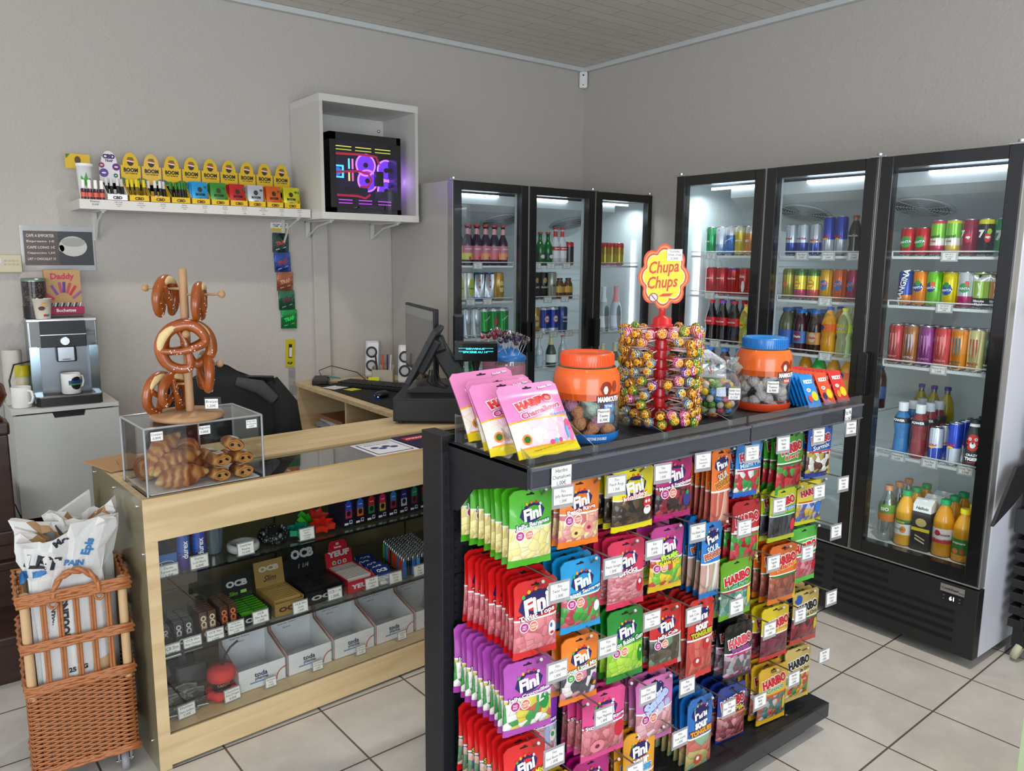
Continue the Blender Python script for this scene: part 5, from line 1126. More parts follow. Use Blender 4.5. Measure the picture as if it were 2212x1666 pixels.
def jar(cx, cy, lidc, bandtop, bandbot, cols, label, jarname, txt2):
    t = thing('sweet_jar', label, 'jar', (cx, cy, TZ), math.radians(-43))
    g = glassy('jar_plastic', '#f6f8f8', .07, edge=.75)
    R = .083
    mb = MB(); mb.lathe([(R*.92, 0.001), (R, .010), (R, .150), (R*.97, .168), (R*.86, .184), (.064, .192), (.064, .196)], g, 40, cap=(True, False)); mb.build('glass_body', t)
    l = MB(); ml = mat(lidc, .3, coat=.4); l.lathe([(.066, .186), (.067, .188), (.067, .216), (.0655, .219), (.058, .219), (.056, .216), (.0001, .216)], ml, 48, cap=(False, False))
    for k in range(60):
        a = 2*PI*k/60; l.box((.0672*math.cos(a), .0672*math.sin(a), .202), (.0016, .003, .024), ml, rot=a)
    l.build('lid', t)
    b = MB(); R1 = R+.0006; mt, mb_ = mat(bandtop, .3, coat=.5, var=.1), mat(bandbot, .3, coat=.5)
    b.lathe([(R1, .124), (R1, .150), (R1*.972, .168), (R1*.865, .184)], mt, 40, cap=(False, False))
    # fading lower fringe of the print
    fr = glassy('print_fringe', bandtop, .05, alpha=.55); b.lathe([(R1, .108), (R1, .124)], fr, 40, cap=(False, False))
    b.lathe([(R1*.93, .002), (R1, .011), (R1, .026)], mb_, 40, cap=(False, False))
    fn = lambda x, y, k=1: Vector(((R1+.0005*k)*math.sin(x/R1), -(R1+.0005*k)*math.cos(x/R1), y))
    br = mat('#8a2a14', .4); S = 1.15
    # plain reddish-brown round picture behind the name
    for k2, (bx, by, rx, ry, cc) in enumerate([(.052, .138, .018, .017, '#8a2a14'), (.050, .134, .007, .010, '#e8d8cc'), (.078, .142, .008, .014, '#9a3a1c')]):
        for i in range(6):
            a, b2 = -1+i/3, -1+(i+1)/3; ya, yb = math.sqrt(max(0, 1-a*a)), math.sqrt(max(0, 1-b2*b2))
            b.shape([(bx+a*rx, by-ya*ry), (bx+b2*rx, by-yb*ry), (bx+b2*rx, by+yb*ry), (bx+a*rx, by+ya*ry)], lift(fn, 1+k2), mat(cc, .4, var=0))
    b.text('MAMMOUTH', lift(fn, 4), mat('#4a2a3a', .4, var=0), stretch=(.068, .019), bold=.09, cx=.060, cy=.112, cut=.012); b.text('MAMMOUTH', lift(fn, 5), TW, stretch=(.064, .014), bold=.05, cx=.060, cy=.112, cut=.012)
    b.shape(rect(.045, .088, .058, .101), lift(fn, 2), mb_); b.shape(rect(.058, .088, .072, .101), lift(fn, 2), mb_); b.text('TETINE', lift(fn, 3), TW, stretch=(.024, .007), cx=.0585, cy=.0945, cut=.01)
    b.text(txt2, lift(fn, 2), TW if bandbot != '#d8431a' else mat('#b83a1c', .4), stretch=(.05, .007), cx=.03, cy=.015 if bandbot != '#d8431a' else .034, cut=.01)
    b.build('printed_band', t)
    pt = MB(); px = .045 if jarname == 'first' else .012
    f2 = lambda x, y, k=1: fn(x+px, y+(.072 if jarname == 'first' else .078), k+3); price_tag_lines(pt, lambda x, y, k=1: f2(x, y, k), ['Mammouth', 'Tetine', '0,70€'], .034, .034); pt.build('price_tag', t)
    pr = teat(cols); r = random.Random(len(label))
    for lv in range(4):
        for j in range(7):
            a = 2*PI*j/6+lv*.5; rad = .057
            if j == 6: rad = 0
            p = pr[r.randrange(len(pr))] if len(pr) > 1 else pr[0]
            if lv == 0 and len(pr) > 1: p = pr[2]
            if p[2]: q = dup(p[0])
            else: q = p[0]; p[2] = True
            q.location = (cx+rad*math.cos(a), cy+rad*math.sin(a), TZ+.026+lv*.036)
            th_ = r.uniform(-.9, .9) if rad else r.uniform(-.3, .3)
            q.rotation_euler = Matrix.Rotation(a, 3, 'Z').to_euler() if False else (0, 0, 0)
            q.matrix_basis = Matrix.Translation(q.location) @ Matrix.Rotation(a, 4, 'Z') @ Matrix.Rotation(th_+(PI/2 if r.random() < .35 else 0), 4, 'X')
            tag(q, '%s sugared marshmallow sweet in layer %s of the %s jar' % (p[1], ['one', 'two', 'three', 'four'][lv], 'orange-lidded' if jarname == 'first' else 'blue-lidded'), 'sweet', 'marshmallow sweets in the %s jar' % jarname)
    for p in pr:
        if not p[2]: bpy.data.objects.remove(p[0])
jar(1.338, 1.432, '#f0581a', '#f0641a', '#1f78c8', [('pink', '#c88aa8'), ('blue', '#6aaede'), ('orange', '#d8946a'), ('green', '#a8c4b0')], 'clear sweet jar with orange screw lid beside the lollipop tower', 'first', 'TETINE DOUBLE')
jar(2.062, 1.420, '#1478c8', '#ee6a1c', '#d8431a', [('white', '#d8cfcc')], 'clear sweet jar with blue screw lid beside the gumball bowl', 'second', "Le Bonbon qui dure")
# bowl of gumballs
def bowl():
    cx, cy = 1.845, 1.425
    t = thing('fish_bowl', 'clear plastic round bowl of bubble gum balls in cellophane', 'bowl', (cx, cy, TZ))
    T = Matrix.Rotation(math.radians(-43), 4, 'Z')
    g = glassy('bowl_plastic', '#f4f6f6', .09, edge=.85)
    prof = [(.030, .001), (.050, .006), (.066, .030), (.073, .065), (.068, .098), (.055, .122), (.052, .132), (.056, .136)]
    mb = MB(); mb.lathe(prof, g, 32, sy=.86, M=T, cap=(True, False)); mb.build('glass_bowl', t)
    # crumpled cellophane rising from the mouth
    cel = MB(); n = 28; vs = []; fs = []; r = random.Random(3)
    for i, (rr, z) in enumerate([(.054, .128), (.060, .142), (.050, .156), (.062, .170)]):
        for k in range(n):
            a = 2*PI*k/n; q = rr*(1+r.uniform(-.22, .22)); vs.append((q*math.cos(a), q*math.sin(a)*.86, z+r.uniform(-.006, .008)))
    for i in range(3):
        for k in range(n): fs.append((i*n+k, i*n+(k+1) % n, (i+1)*n+(k+1) % n, (i+1)*n+k))
    cel.add(vs, fs, glassy('cellophane', '#f2f6f6', .2, .08, edge=.9), False, T); cel.build('cellophane', t)
    p = MB(); f = lambda x, y, k=1: T @ Vector((x+.040, -.0665-.0004*k, y+.076)); price_tag_lines(p, f, ['Bubble Gum', 'Foot Balls', '0,15€'], .032, .032); p.build('price_tag', t)
    c = MB(); Mt = T @ Matrix.Translation((-.01, .075, .02)); c.prism([(-.05, 0), (.055, 0), (.052, .13), (.0, .165), (-.05, .16)], .002, mat('#d8dce8', .4), Mt @ Matrix.Rotation(PI/2-.25, 4, 'X'))
    ff = lambda x, y, k=1: Mt @ Matrix.Rotation(PI/2-.25, 4, 'X') @ Vector((x, y, .002+.0004*k)); c.shape(circ(.03, .12, .012), ff, mat('#3a4a8a', .4)); c.shape(circ(.01, .10, .01), ff, mat('#b85a4a', .4)); c.shape(circ(.0, .125, .01), ff, mat('#3a8a5a', .4)); c.shape(rect(-.045, .07, .05, .08), ff, mat('#3f9a32', .4)); c.build('header_card', t)
    cols = [('yellow', '#e0b428', 0), ('white', '#d8cdb8', 0), ('blue football', '#2486c8', 1), ('green football', '#6ab02c', 1), ('pink football', '#d8466a', 1), ('navy football', '#1c2a6a', 1)]
    pr = []
    for nm, cc, ftb in cols:
        m = pieces('ball_'+nm, [cc], 150, '#10304a' if ftb else cc, .35, edge=.05) if ftb else mat(cc, .5, bump=.4, scale=200)
        b = MB(); b.ball((0, 0, 0), .0112, m, 12, 8); pr.append([b.build('gumball'), nm, False])
    r = random.Random(9); n = 0; a = .0228
    for lz in range(5):
        z = .019+lz*a*.816
        for iy in range(-4, 5):
            for ix in range(-4, 5):
                x = (ix+.5*(iy % 2)+(.33 if lz % 2 else 0))*a; y = iy*a*.866+(.28*a if lz % 2 else 0)
                lim = .0735*(1-((z-.065)/.08)**2)**.5-.0150 if z < .065 else .056
                if (x/1.0)**2+(y/.86)**2 > lim**2: continue
                if lz == 4 and r.random() < .35: continue
                p = pr[r.randrange(6)]
                q = dup(p[0]) if p[2] else p[0]; p[2] = True
                v = T @ Vector((x, y, z)); q.location = (cx+v.x, cy+v.y, TZ+v.z); q.rotation_euler = (r.uniform(0, 6), r.uniform(0, 6), 0)
                tag(q, '%s bubble gum ball in layer %s of the clear bowl' % (p[1], ['one', 'two', 'three', 'four', 'five'][lz]), 'gumball', 'gumballs in the bowl'); n += 1
bowl()
# leaning marshmallow bags
def chamallow():
    w, h = .174, .178
    d = dict(key='chama', desc='', w=w, h=h, T=.034, c='#e486c0', cb='#e8cf10', line='#f0b41c', win=(.12, .46), sw=['#f0e2d8', '#ecd0dc', '#f4eedc', '#dcb4d4'], sc=30, gap='#c8b4b0', deco=[
        name_f('HARIBO', .72, .66, '#d0202c', '#fbf4f0', .18, bold=.09, hh=.125), name_f('Chamallows', .585, .72, '#b81e6a', '#fbf0f6', .18, bold=.03, hh=.085, cx=.04), name_f('Pocket Size', .93, .24, '#fbf4fa', '#b85a9a', .12, hh=.035, cx=.30),
        name_f('Tubular Colors', .51, .30, '#4a6ac0', '#ffffff', .1, hh=.04, cx=.32), blob_f(.40, .34, .06, .08, '#e85a8a', 0, 3), blob_f(.40, .22, .05, .10, '#e878b0', 0, 3), blob_f(.34, .24, .025, .09, '#5ab0e0', 0, 4), blob_f(-.05, .22, .06, .035, '#f0e8e0', .4, 3), blob_f(.05, .14, .04, .03, '#d84a8a', 0, 3), blob_f(.12, .15, .03, .03, '#5ab0e0', 0, 3), blob_f(.19, .15, .03, .03, '#d84a8a', 0, 3),
        stripe_f(.105, .125, '#f0a01c'), name_f('kids and grown-ups love it so', .495, .5, '#c83a1c', None, .12, bold=0, hh=.018, cx=-.15), blob_f(-.34, .22, .07, .07, '#e8862a', 0, 2), blob_f(-.34, .22, .045, .045, '#2a6a2a', 0, 3), name_f('happy world of haribo', .085, .5, '#b85a1c', None, .05, bold=0, hh=.018)])
    return bag('marshmallow_bag', d)
o = chamallow()
for i, (x, y, yw) in enumerate([(1.122, 1.312, -.03), (1.092, 1.372, -.10), (1.115, 1.425, -.16), (1.108, 1.480, -.12)]):
    q = o if i == 0 else dup(o)
    q.location = (x, y, TZ+.012+(.012 if i == 3 else 0)); q.rotation_euler = (math.radians(-34), math.radians(-3 if i else -1), yw)
    tag(q, ['pink bag of marshmallows at the front of the top shelf', 'pink marshmallow bag, second from the front', 'pink marshmallow bag, third from the front', 'pink marshmallow bag furthest back, beside the cash register'][i], 'bag of sweets', 'pink marshmallow bags')
# small fizzy sachets
def sachet(c, cc):
    w, h = .062, .105; mb = MB(); m = mat(c, .25, coat=.6); T_ = lambda x, y: .001+.0022*max(0, 1-(2*x/w)**2)*(1 if .08 < y/h < .92 else 0)
    xs = [-w/2+w*i/6 for i in range(7)]; ys = [0, .008, .03, .06, .09, .097, h]
    for s in (-1, 1):
        mb.add([(x+(.001 if j % 2 else 0), s*T_(x, y), y) for j, y in enumerate(ys) for x in xs], [((j*7+i, j*7+i+1, (j+1)*7+i+1, (j+1)*7+i) if s < 0 else (j*7+i+7, j*7+i+8, j*7+i+1, j*7+i)) for j in range(6) for i in range(6)], m, True)
    fn = lambda x, y, k=1: Vector((x, -(.0034+.0003*k), y)); 
    mb.text('FIZZY', lift(fn, 2), TW, stretch=(.044, .012), bold=.06, cy=.082); mb.shape(circ(.010, .034, .014, .016), lift(fn, 1), mat('#e8c41c', .4)); mb.shape(circ(-.014, .028, .009, .012), lift(fn, 1), mat(cc, .4)); mb.shape(circ(-.010, .055, .010, .006), lift(fn, 1), TW); mb.text('pik', lift(fn, 2), mat(cc, .4), w=.014, cx=-.010, cy=.055)
    return mb.build('fizz_sachet')
for nm, c, cc, x, n in [('blue', '#1a86d8', '#d8462a', 2.190, 11), ('orange', '#d84a1c', '#2a2a6a', 2.272, 14), ('red', '#cc2a24', '#e88a2a', 2.350, 15)]:
    s = sachet(c, cc)
    for i in range(n):
        q = s if i == 0 else dup(s)
        q.location = (x+random.uniform(-.002, .002)-(.004*i if nm != 'blue' else .001*i), 1.315+i*.0135, TZ+.004); q.rotation_euler = (math.radians(-27+i*.4), 0, random.uniform(-.05, .05)-.05)
        tag(q, '%s sherbet sachet, %s in the row at the right end of top shelf' % (nm, 'frontmost' if i == 0 else ORD[i]), 'sachet', '%s sachets on the top shelf' % nm)
# ================================================================ SHOP COUNTER
CO = Vector((0.51, 2.395, 0)); CA = math.radians(3.3)
CM = Matrix.Translation(CO) @ Matrix.Rotation(CA, 4, 'Z')
def cw(u, v, z): return CM @ Vector((u, v, z))
OAK = wood('#c6ab7e', '#d6bf95', (0.8, 9, 9), name='light_maple'); OAKE = wood('#b8905a', '#cda870', (1, 10, 10), name='maple_edge')
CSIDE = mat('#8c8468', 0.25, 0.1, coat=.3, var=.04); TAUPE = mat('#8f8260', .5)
ct = thing('display_counter', 'light wood shop counter with glazed front and glass shelves', 'counter', CO, CA)
CL, CD, CH = 1.86, .575, .87
def cp(name, mb, parent=None): return mb.build(name, parent or ct)
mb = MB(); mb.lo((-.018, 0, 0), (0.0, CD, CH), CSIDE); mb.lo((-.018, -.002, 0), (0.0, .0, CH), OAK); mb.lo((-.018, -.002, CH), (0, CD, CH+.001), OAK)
mb.lo((0.0, -.002, .0), (.018, .016, .738), OAK); cp('side_panel', mb)
mb = MB(); 
for yy, zz in ((.05, .84), (.30, .84), (.54, .84), (.02, .70), (.06, .08)): mb.ball((-.019, yy, zz), .005, CHROME, 8, 5)
so = cp('screw_heads', mb); so['kind'] = 'stuff'
mb = MB(); mb.lo((CL, 0, 0), (CL+.018, CD, CH), OAK); cp('side_panel', mb)
mb = MB(); mb.lo((0.0, -.002, .738), (CL, .016, CH), OAK, .001); mb.lo((0.0, -.002, CH), (CL, .016, CH+.0012), OAKE); cp('top_rail', mb)
mb = MB(); mb.lo((.0, .27, CH-.016), (CL, CD, CH+.002), OAK, .001); cp('worktop', mb)
mb = MB(); mb.lo((.001, .016, CH-.012), (CL-.001, .27, CH-.006), glassy('counter_glass', '#c8d2cc', .22, .02, edge=.9)); cp('glass_top', mb)
mb = MB(); mb.lo((0, CD-.016, .02), (CL, CD, CH-.016), TAUPE); mb.lo((.62, CD-.02, .12), (.625, CD-.016, .85), mat('#3a3222', .6)); mb.lo((1.24, CD-.02, .12), (1.245, CD-.016, .85), mat('#3a3222', .6)); cp('back_panel', mb)
mb = MB(); mb.lo((0, .0, .095), (CL, CD-.016, .113), OAK, .001); cp('bottom_shelf', mb)
mb = MB(); mb.lo((0.018, -.002, .012), (CL, .014, .113), OAK, .001); cp('kickboard', mb)
SG = glassy('shelf_glass', '#ccd2c8', .10, .02, alpha=.04, edge=.4); SE = mat('#0c1210', .15, coat=.5, var=0)
for z in (.600, .350):
    mb = MB(); mb.lo((.001, .052, z-.005), (CL-.001, .50, z), SG); mb.lo((.001, .046, z-.006), (CL-.001, .052, z+.001), SE); cp('glass_shelf', mb)
mb = MB(); mb.quad((.018, .006, .113), (CL, .006, .113), (CL, .006, .74), (.018, .006, .74), glassy('front_glass', '#f0f2ee', .05, .01, edge=.45)); cp('front_pane', mb)
def on_counter(name, label, cat, u, v, z, rz=0.0, group=None): return thing(name, label, cat, cw(u, v, z), CA+rz, group)
def tagcard(u, v, z, lines, label, w=.052, h=.038, rz=0.0):
    t = on_counter('price_card', label, 'price card', u, v, z, rz, 'price cards in the counter')
    R = Matrix.Rotation(-.12, 4, 'X'); mb = MB(); mb.box((0, 0, h/2+.004), (w+.006, .001, h+.008), SLV, M=R); mb.box((0, .008, .001), (w+.006, .018, .001), SLV)
    f = lambda x, y, k=1: R @ Vector((x, -.0006-.0003*k, y+h/2+.004)); price_tag_lines(mb, f, lines, w, h); mb.build('card', t); return t
Z1, Z2, Z0 = .602, .352, .114
# --- first glass shelf
blue = mat('#1a62b0', .35, coat=.3); 
t0 = on_counter('small_box', 'flat blue box at the front left of the counter top shelf', 'box', .058, .075, Z1, 0, 'stacked flat blue boxes')
def bluebox(t):
    mb = MB(); mb.lo((-.035, 0, 0), (.035, .022, .062), blue, .001); mb.lo((-.035, -.0003, .062), (.035, .022, .0623), mat('#123a6a', .4)); mb.build('carton', t)
    f = MB(); fn = plane((0, -.0004, .030), (1, 0, 0), (0, 0, 1)); f.shape(circ(0, 0, .026, .011), fn, TW); f.shape(circ(0, 0, .024, .0095), lift(fn, 2), mat('#15407a', .4)); f.text('durex', lift(fn, 3), TW, w=.036); f.build('label', t)
bluebox(t0)
for i in range(1, 11):
    q = dup(t0, cw(.058, .075+.024*i, Z1+.0), None, 'flat blue box, %s in the row going back, counter top shelf' % ORD[i])
t = None
for i, u in enumerate((.118, .166)):
    t = on_counter('tube_bottle', ['blue tube standing left on the counter top shelf', 'blue tube standing right on the counter top shelf'][i], 'tube', u, .09, Z1, 0, 'pair of blue tubes')
    mb = MB(); b2 = mat('#2438a0', .3, coat=.4); mb.lathe([(.018, .0), (.020, .004), (.021, .05), (.019, .09), (.021, .118), (.012, .128)], mat('#3a2f80', .3, coat=.4), 16, sy=.7); mb.lathe([(.0212, .045), (.0192, .09), (.0212, .117)], mat('#1f5ac0', .3, coat=.4), 16, sy=.7, cap=(False, False)); mb.build('tube_body', t)
    mb = MB(); fn = plane((0, -.0152, .062), (0, 0, 1), (-1, 0, 0)); mb.text('durex', fn, TW, w=.058); mb.build('lettering', t)
t = on_counter('glass_tumbler', 'blue-rimmed clear plastic cup behind the tubes', 'cup', .235, .17, Z1)
mb = MB(); mb.lathe([(.030, .001), (.034, .02), (.042, .115), (.044, .118)], glassy('blue_cup', '#8aa0b0', .2, alpha=.35), 20, cap=(True, False)); mb.build('cup', t); mb = MB(); mb.lathe([(.044, .095), (.046, .12), (.03, .124)], mat('#1f4a90', .3, coat=.5), 20); mb.build('lid', t)
t = on_counter('ashtray', 'pale grey marbled resin ashtray ring', 'ashtray', .318, .115, Z1)
mb = MB(); mb.lathe([(.042, .001), (.052, .008), (.053, .022), (.049, .030), (.036, .030), (.030, .020), (.028, .007), (.0001, .006)], mat('#c4c8cc', .3, coat=.3, var=.15, scale=30), 36, cap=(False, False)); mb.build('ring', t); mb = MB(); mb.lathe([(.026, .0075), (.0001, .0076)], mat('#4a7aa8', .3), 24, cap=(False, False)); mb.build('inlay', t)
t = on_counter('ashtray', 'black spiky round ashtray beside the pale one', 'ashtray', .435, .14, Z1)
mb = MB(); mb.lathe([(.045, .001), (.052, .01), (.050, .035), (.035, .035), (.030, .010), (.0001, .008)], mat('#101216', .3, coat=.4), 24, cap=(False, False)); mb.build('dish', t)
mb = MB(); r = random.Random(2)
for k in range(70):
    a = r.uniform(0, 2*PI); zz = r.uniform(.004, .04); rr = .049 if zz < .034 else r.uniform(.036, .05)
    mb.ball((rr*math.cos(a), rr*math.sin(a), zz), .006, mat('#14161c', .25, coat=.5) if k % 5 else mat('#6a7480', .2, coat=.5), 5, 4, (1, 1, 1.5))
so = mb.build('spikes', t); so['kind'] = 'stuff'
for i, (u, v, c, rz, lab) in enumerate([(.525, .12, '#0f9a7a', .2, 'teal-green translucent plastic leaf ashtray'), (.560, .195, '#4ac23a', .9, 'lime green translucent plastic leaf ashtray standing behind the teal one'), (.612, .125, '#e8331c', -.3, 'red translucent plastic leaf ashtray'), (.645, .215, '#d82a18', -.7, 'red translucent plastic leaf ashtray leaning behind the other red one')]):
    t = on_counter('leaf_ashtray', lab, 'ashtray', u, v, Z1, rz, 'translucent leaf ashtrays'); m = mat(c, .25, coat=.6, emit=0); mb = MB()
    pts = [( .045*(1 if k % 2 else .62)*math.cos(2*PI*k/14), .045*(1 if k % 2 else .62)*math.sin(2*PI*k/14)) for k in range(14)]
    M = Matrix.Rotation(.9 if i in (1, 3) else .15, 4, 'X') @ Matrix.Translation((0, 0, .012 if i in (0, 2) else .022)); mb.prism(pts, .004, m, M)
    for k in range(14): 
        a, b = pts[k], pts[(k+1) % 14]; mb.add([M @ Vector((a[0], a[1], .004)), M @ Vector((b[0], b[1], .004)), M @ Vector((b[0]*1.06, b[1]*1.06, .022)), M @ Vector((a[0]*1.06, a[1]*1.06, .022))], [(0, 1, 2, 3)], m)
    mb.build('tray', t)
vc = ['#2a4ac8', '#2a6ad8', '#c8242c', '#d8245a', '#3a86d0', '#1c2a8a', '#1f9a7a', '#c82a2a', '#b8c82a', '#e8702a', '#3a3ac0', '#c82a8a']; v2 = ['#c83a5a', '#e0702a', '#1f8a4a', '#d8a82a', '#a82a4a', '#d8d8e8', '#8a2a4a', '#1f6a3a', '#8a3a9a', '#2a8ac8', '#d84a4a', '#3ac08a']
vn = ['blue', 'sky blue', 'red', 'pink', 'light blue', 'navy', 'teal', 'bright red', 'yellow-green', 'orange', 'indigo', 'magenta']
for i in range(12):
    u = .705+i*.0475; t = on_counter('vape_box', 'dark narrow box with %s device picture, %s in the row' % (vn[i], ORD[i]), 'box', u, .10, Z1, 0, 'dark device boxes on the counter top shelf')
    mb = MB(); mb.lo((-.0225, 0, 0), (.0225, .11, .125), mat('#1a0e1c' if i % 3 else '#141a30', .35, coat=.3)); mb.build('carton', t)
    f = MB(); fn = plane((0, -.0004, 0), (1, 0, 0), (0, 0, 1)); c1, c2 = mat(vc[i], .4, var=0), mat(v2[i], .4, var=0)
    f.shape([(-.013, .062), (.013, .062), (.013, .088), (.006, .096), (.004, .106), (-.004, .106), (-.006, .096), (-.013, .088)], fn, c1); f.shape([(-.013, .032), (.013, .032), (.013, .062), (-.013, .062)], fn, c2); f.shape(circ(0, .05, .008, .010), lift(fn, 2), mat('#1a1a24', .4)); f.text('RandM', lift(fn, 2), TW, w=.014, cy=.078)
    f.shape(rect(-.018, .008, -.002, .016), lift(fn, 2), TW); f.shape(rect(.002, .010, .014, .024), lift(fn, 2), TW); f.shape(rect(.004, .014, .012, .022), lift(fn, 3), mat('#1c2a6a', .4)); f.build('picture', t)
tagcard(.062, .058, Z1-.012, ['Durex', '3 preservatifs', '2,75€'], 'white price card in front of the flat blue boxes', rz=.0)
tagcard(.155, .058, Z1-.004, ['Durex', 'Lubrifiant', '6,00€'], 'white price card in front of the blue tubes')
tagcard(.305, .058, Z1+.003, ['Cendrier', 'Resine', '10,00€'], 'white price card in front of the pale resin ashtray')
tagcard(.525, .066, Z1+.001, ['Cendrier', 'Skull /', 'Cannabis', '15,00€'], 'white price card in front of the leaf ashtrays')
# --- second glass shelf: rolling paper displays
def dispbox(u, v, w, d, hf, hb, c, label, text, tcol, rz=0.0, topc=None, textback=None, extra=None, tilt=0.0, archc=False):
    t = on_counter('paper_display_box', label, 'display box', u, v, Z2, rz, 'rolling paper display boxes')
    m = mat(c, .35, coat=.25); b = MB(); b.lo((-w/2, 0, 0), (w/2, .002, hf), m); b.lo((-w/2, 0, 0), (-w/2+.002, d, hf+.008), m); b.lo((w/2-.002, 0, 0), (w/2, d, hf+.008), m); b.lo((-w/2, 0, 0), (w/2, d, .002), m); b.lo((-w/2, d-.002, 0), (w/2, d, hf), m); b.build('tray', t)
    if hb > hf:
        L = MB(); Rb = Matrix.Translation((0, d-.001, hf-.004)) @ Matrix.Rotation(PI/2-.2, 4, 'X')
        hh = hb-hf
        pts = rect(-w/2, 0, w/2, hh) if not archc else [(-w/2, 0), (w/2, 0), (w/2, hh*.62), (w*.36, hh*.62), (w*.34, hh*.85), (w*.25, hh), (-w*.25, hh), (-w*.34, hh*.85), (-w*.36, hh*.62), (-w/2, hh*.62)]
        L.prism(pts, .0015, m, Rb @ Matrix.Translation((0, 0, -.0015))); f = lambda x, y, k=1: Rb @ Vector((x, y, .0004*k))
        for a in (textback or []): a(L, f, w, hh)
        L.build('header_card', t)
    fr = MB(); f = plane((0, -.0004, 0), (1, 0, 0), (0, 0, 1)); 
    if text: fr.text(text, f, mat(tcol, .3, .2, var=0), stretch=(w*.72, min(.018, hf*.6)), bold=.05, cy=hf*.5)
    if extra: extra(fr, f, t, m)
    fr.build('front_print', t)
    return t
def packs(t, n, nx, w, d, hf, c, c2, h, name='paper_pack', grp=None, lab='', tx=None, tc='#e2d4b8'):
    base = None; world = t.matrix_basis
    for j in range(nx):
        for i in range(n):
            loc = world @ Vector((-w/2+w*(j+.5)/nx, .010+(d-.016)*(i+.3)/n, .004))
            if base is None:
                mb = MB(); pw = w/nx-.003; pd = (d-.016)/n*.86; mb.lo((-pw/2, 0, 0), (pw/2, pd, h), mat(c, .35, coat=.3)); mb.lo((-pw/2+.001, .0005, h), (pw/2-.001, pd-.0005, h+.0004), mat(c2, .3, .2))
                if tx: mb.text(tx, plane((0, -.0004, h*.55), (0, 0, -1), (1, 0, 0)), mat(tc, .4, var=0), w=h*.62, bold=.05)
                base = mb.build(name); q = base
            else: q = dup(base)
            q.location = loc; q.rotation_euler = (-.12, 0, t.rotation_euler[2])
            q['label'] = '%s, %s from the front in column %s' % (lab, ORD[i], ORD[j]); q['category'] = 'paper pack'; q['group'] = grp or lab
SILV = mat('#c4c8cc', .3, .6, var=0)
a = dispbox(.035, .075, .062, .13, .040, .0, '#101214', 'black cigarette paper tray at the left end of the middle shelf', None, '#fff'); packs(a, 9, 2, .060, .13, .04, '#141618', '#9aa0a8', .062, lab='silver-edged black paper pack in leftmost tray', tx='OCB', tc='#c8ccd0')
a = dispbox(.105, .072, .066, .13, .034, .0, '#101214', 'black cigarette paper tray, second from left, silver lettering', 'OCB', '#d8dade'); packs(a, 8, 2, .062, .13, .04, '#141618', '#8a9098', .070, lab='black paper pack in second tray', tx='OCB', tc='#c8ccd0')
a = dispbox(.182, .072, .060, .13, .034, .0, '#4a3024', 'brown cigarette paper tray, third from left, cream lettering', 'OCB', '#e2d4b8'); packs(a, 7, 2, .056, .13, .04, '#5a3c2c', '#6a5044', .078, lab='brown paper pack in third tray', tx='OCB')
for i, ux in enumerate((.168, .196)):
    pass
a = dispbox(.250, .072, .062, .13, .034, .0, '#4a3024', 'brown cigarette paper tray, fourth from left, with orange-striped packs', 'OCB', '#e2d4b8'); packs(a, 7, 2, .058, .13, .04, '#4a3024', '#8a7060', .078, lab='brown and orange paper pack in fourth tray', tx='OCB', tc='#e07848')
hd = lambda s, c, y=.66, w=.72, h=.26: (lambda L, f, W, H: L.text(s, lift(f, 1), mat(c, .3, .3, var=0), stretch=(w*W, h*H), bold=.06, cy=y*H))
def greens(fr, f, t, m):
    pass
a = dispbox(.335, .075, .105, .15, .036, .125, '#0e1614', 'black and green rolling paper display with open lid', 'OCB', '#d8dade', textback=[hd('OCB', '#d8dade'), lambda L, f, W, H: (L.text('Slim', lift(f, 1), mat('#6ac02a', .4, var=0), w=.3*W, cy=.28*H, cx=-.15*W, shear=.3), L.shape(rect(.1*W, .24*H, .3*W, .36*H), lift(f, 1), mat('#9ad86a', .4)))], rz=.0)
packs(a, 7, 2, .10, .15, .04, '#4aa01c', '#3a8a14', .038, lab='green paper roll pack')
a = dispbox(.452, .070, .108, .15, .048, .150, '#9a7c46', 'gold rolling paper display with raised lid', 'OCB', '#4a2a1a', textback=[hd('OCB', '#d8d2c4', .72, .7, .2), lambda L, f, W, H: L.text('Slim', lift(f, 1), mat('#4a2a1a', .4, var=0), w=.45*W, cy=.38*H, shear=.4)])
packs(a, 10, 1, .104, .15, .04, '#a88a50', '#b89a5c', .050, lab='gold paper pack')
a = dispbox(.595, .085, .150, .16, .046, .165, '#101114', 'large black rolling paper display with arched header', 'OCB', '#c8ccd0', textback=[hd('OCB', '#d4d8dc', .74, .6, .30), lambda L, f, W, H: L.text('1 1/4', lift(f, 1), mat('#8a8e94', .4, var=0), w=.28*W, cy=.36*H, shear=.2)], archc=True)
packs(a, 12, 2, .145, .16, .04, '#17181b', '#2a2c30', .050, lab='matt black paper pack')
a = dispbox(.740, .082, .112, .16, .046, .150, '#c41f34', 'red rolling paper display with arched header', 'YEUF', '#f4f0f0', textback=[hd('YEUF', '#f4f0f0', .52, .82, .22), lambda L, f, W, H: ([L.shape(circ((-.2+.2*k)*W, .20*H, .07*W), lift(f, 1), TW) for k in range(3)], [L.shape(circ((-.2+.2*k)*W, .20*H, .055*W), lift(f, 2), mat(['#4a9a32', '#2a6ac0', '#b87a3a'][k], .4)) for k in range(3)], L.text('50\nleaves', lift(f, 1), TW, w=.26*W, cy=.82*H))], archc=True)
packs(a, 12, 1, .106, .16, .04, '#d8d4d4', '#c8c6c8', .048, lab='white paper pack in red display')
r = random.Random(5)
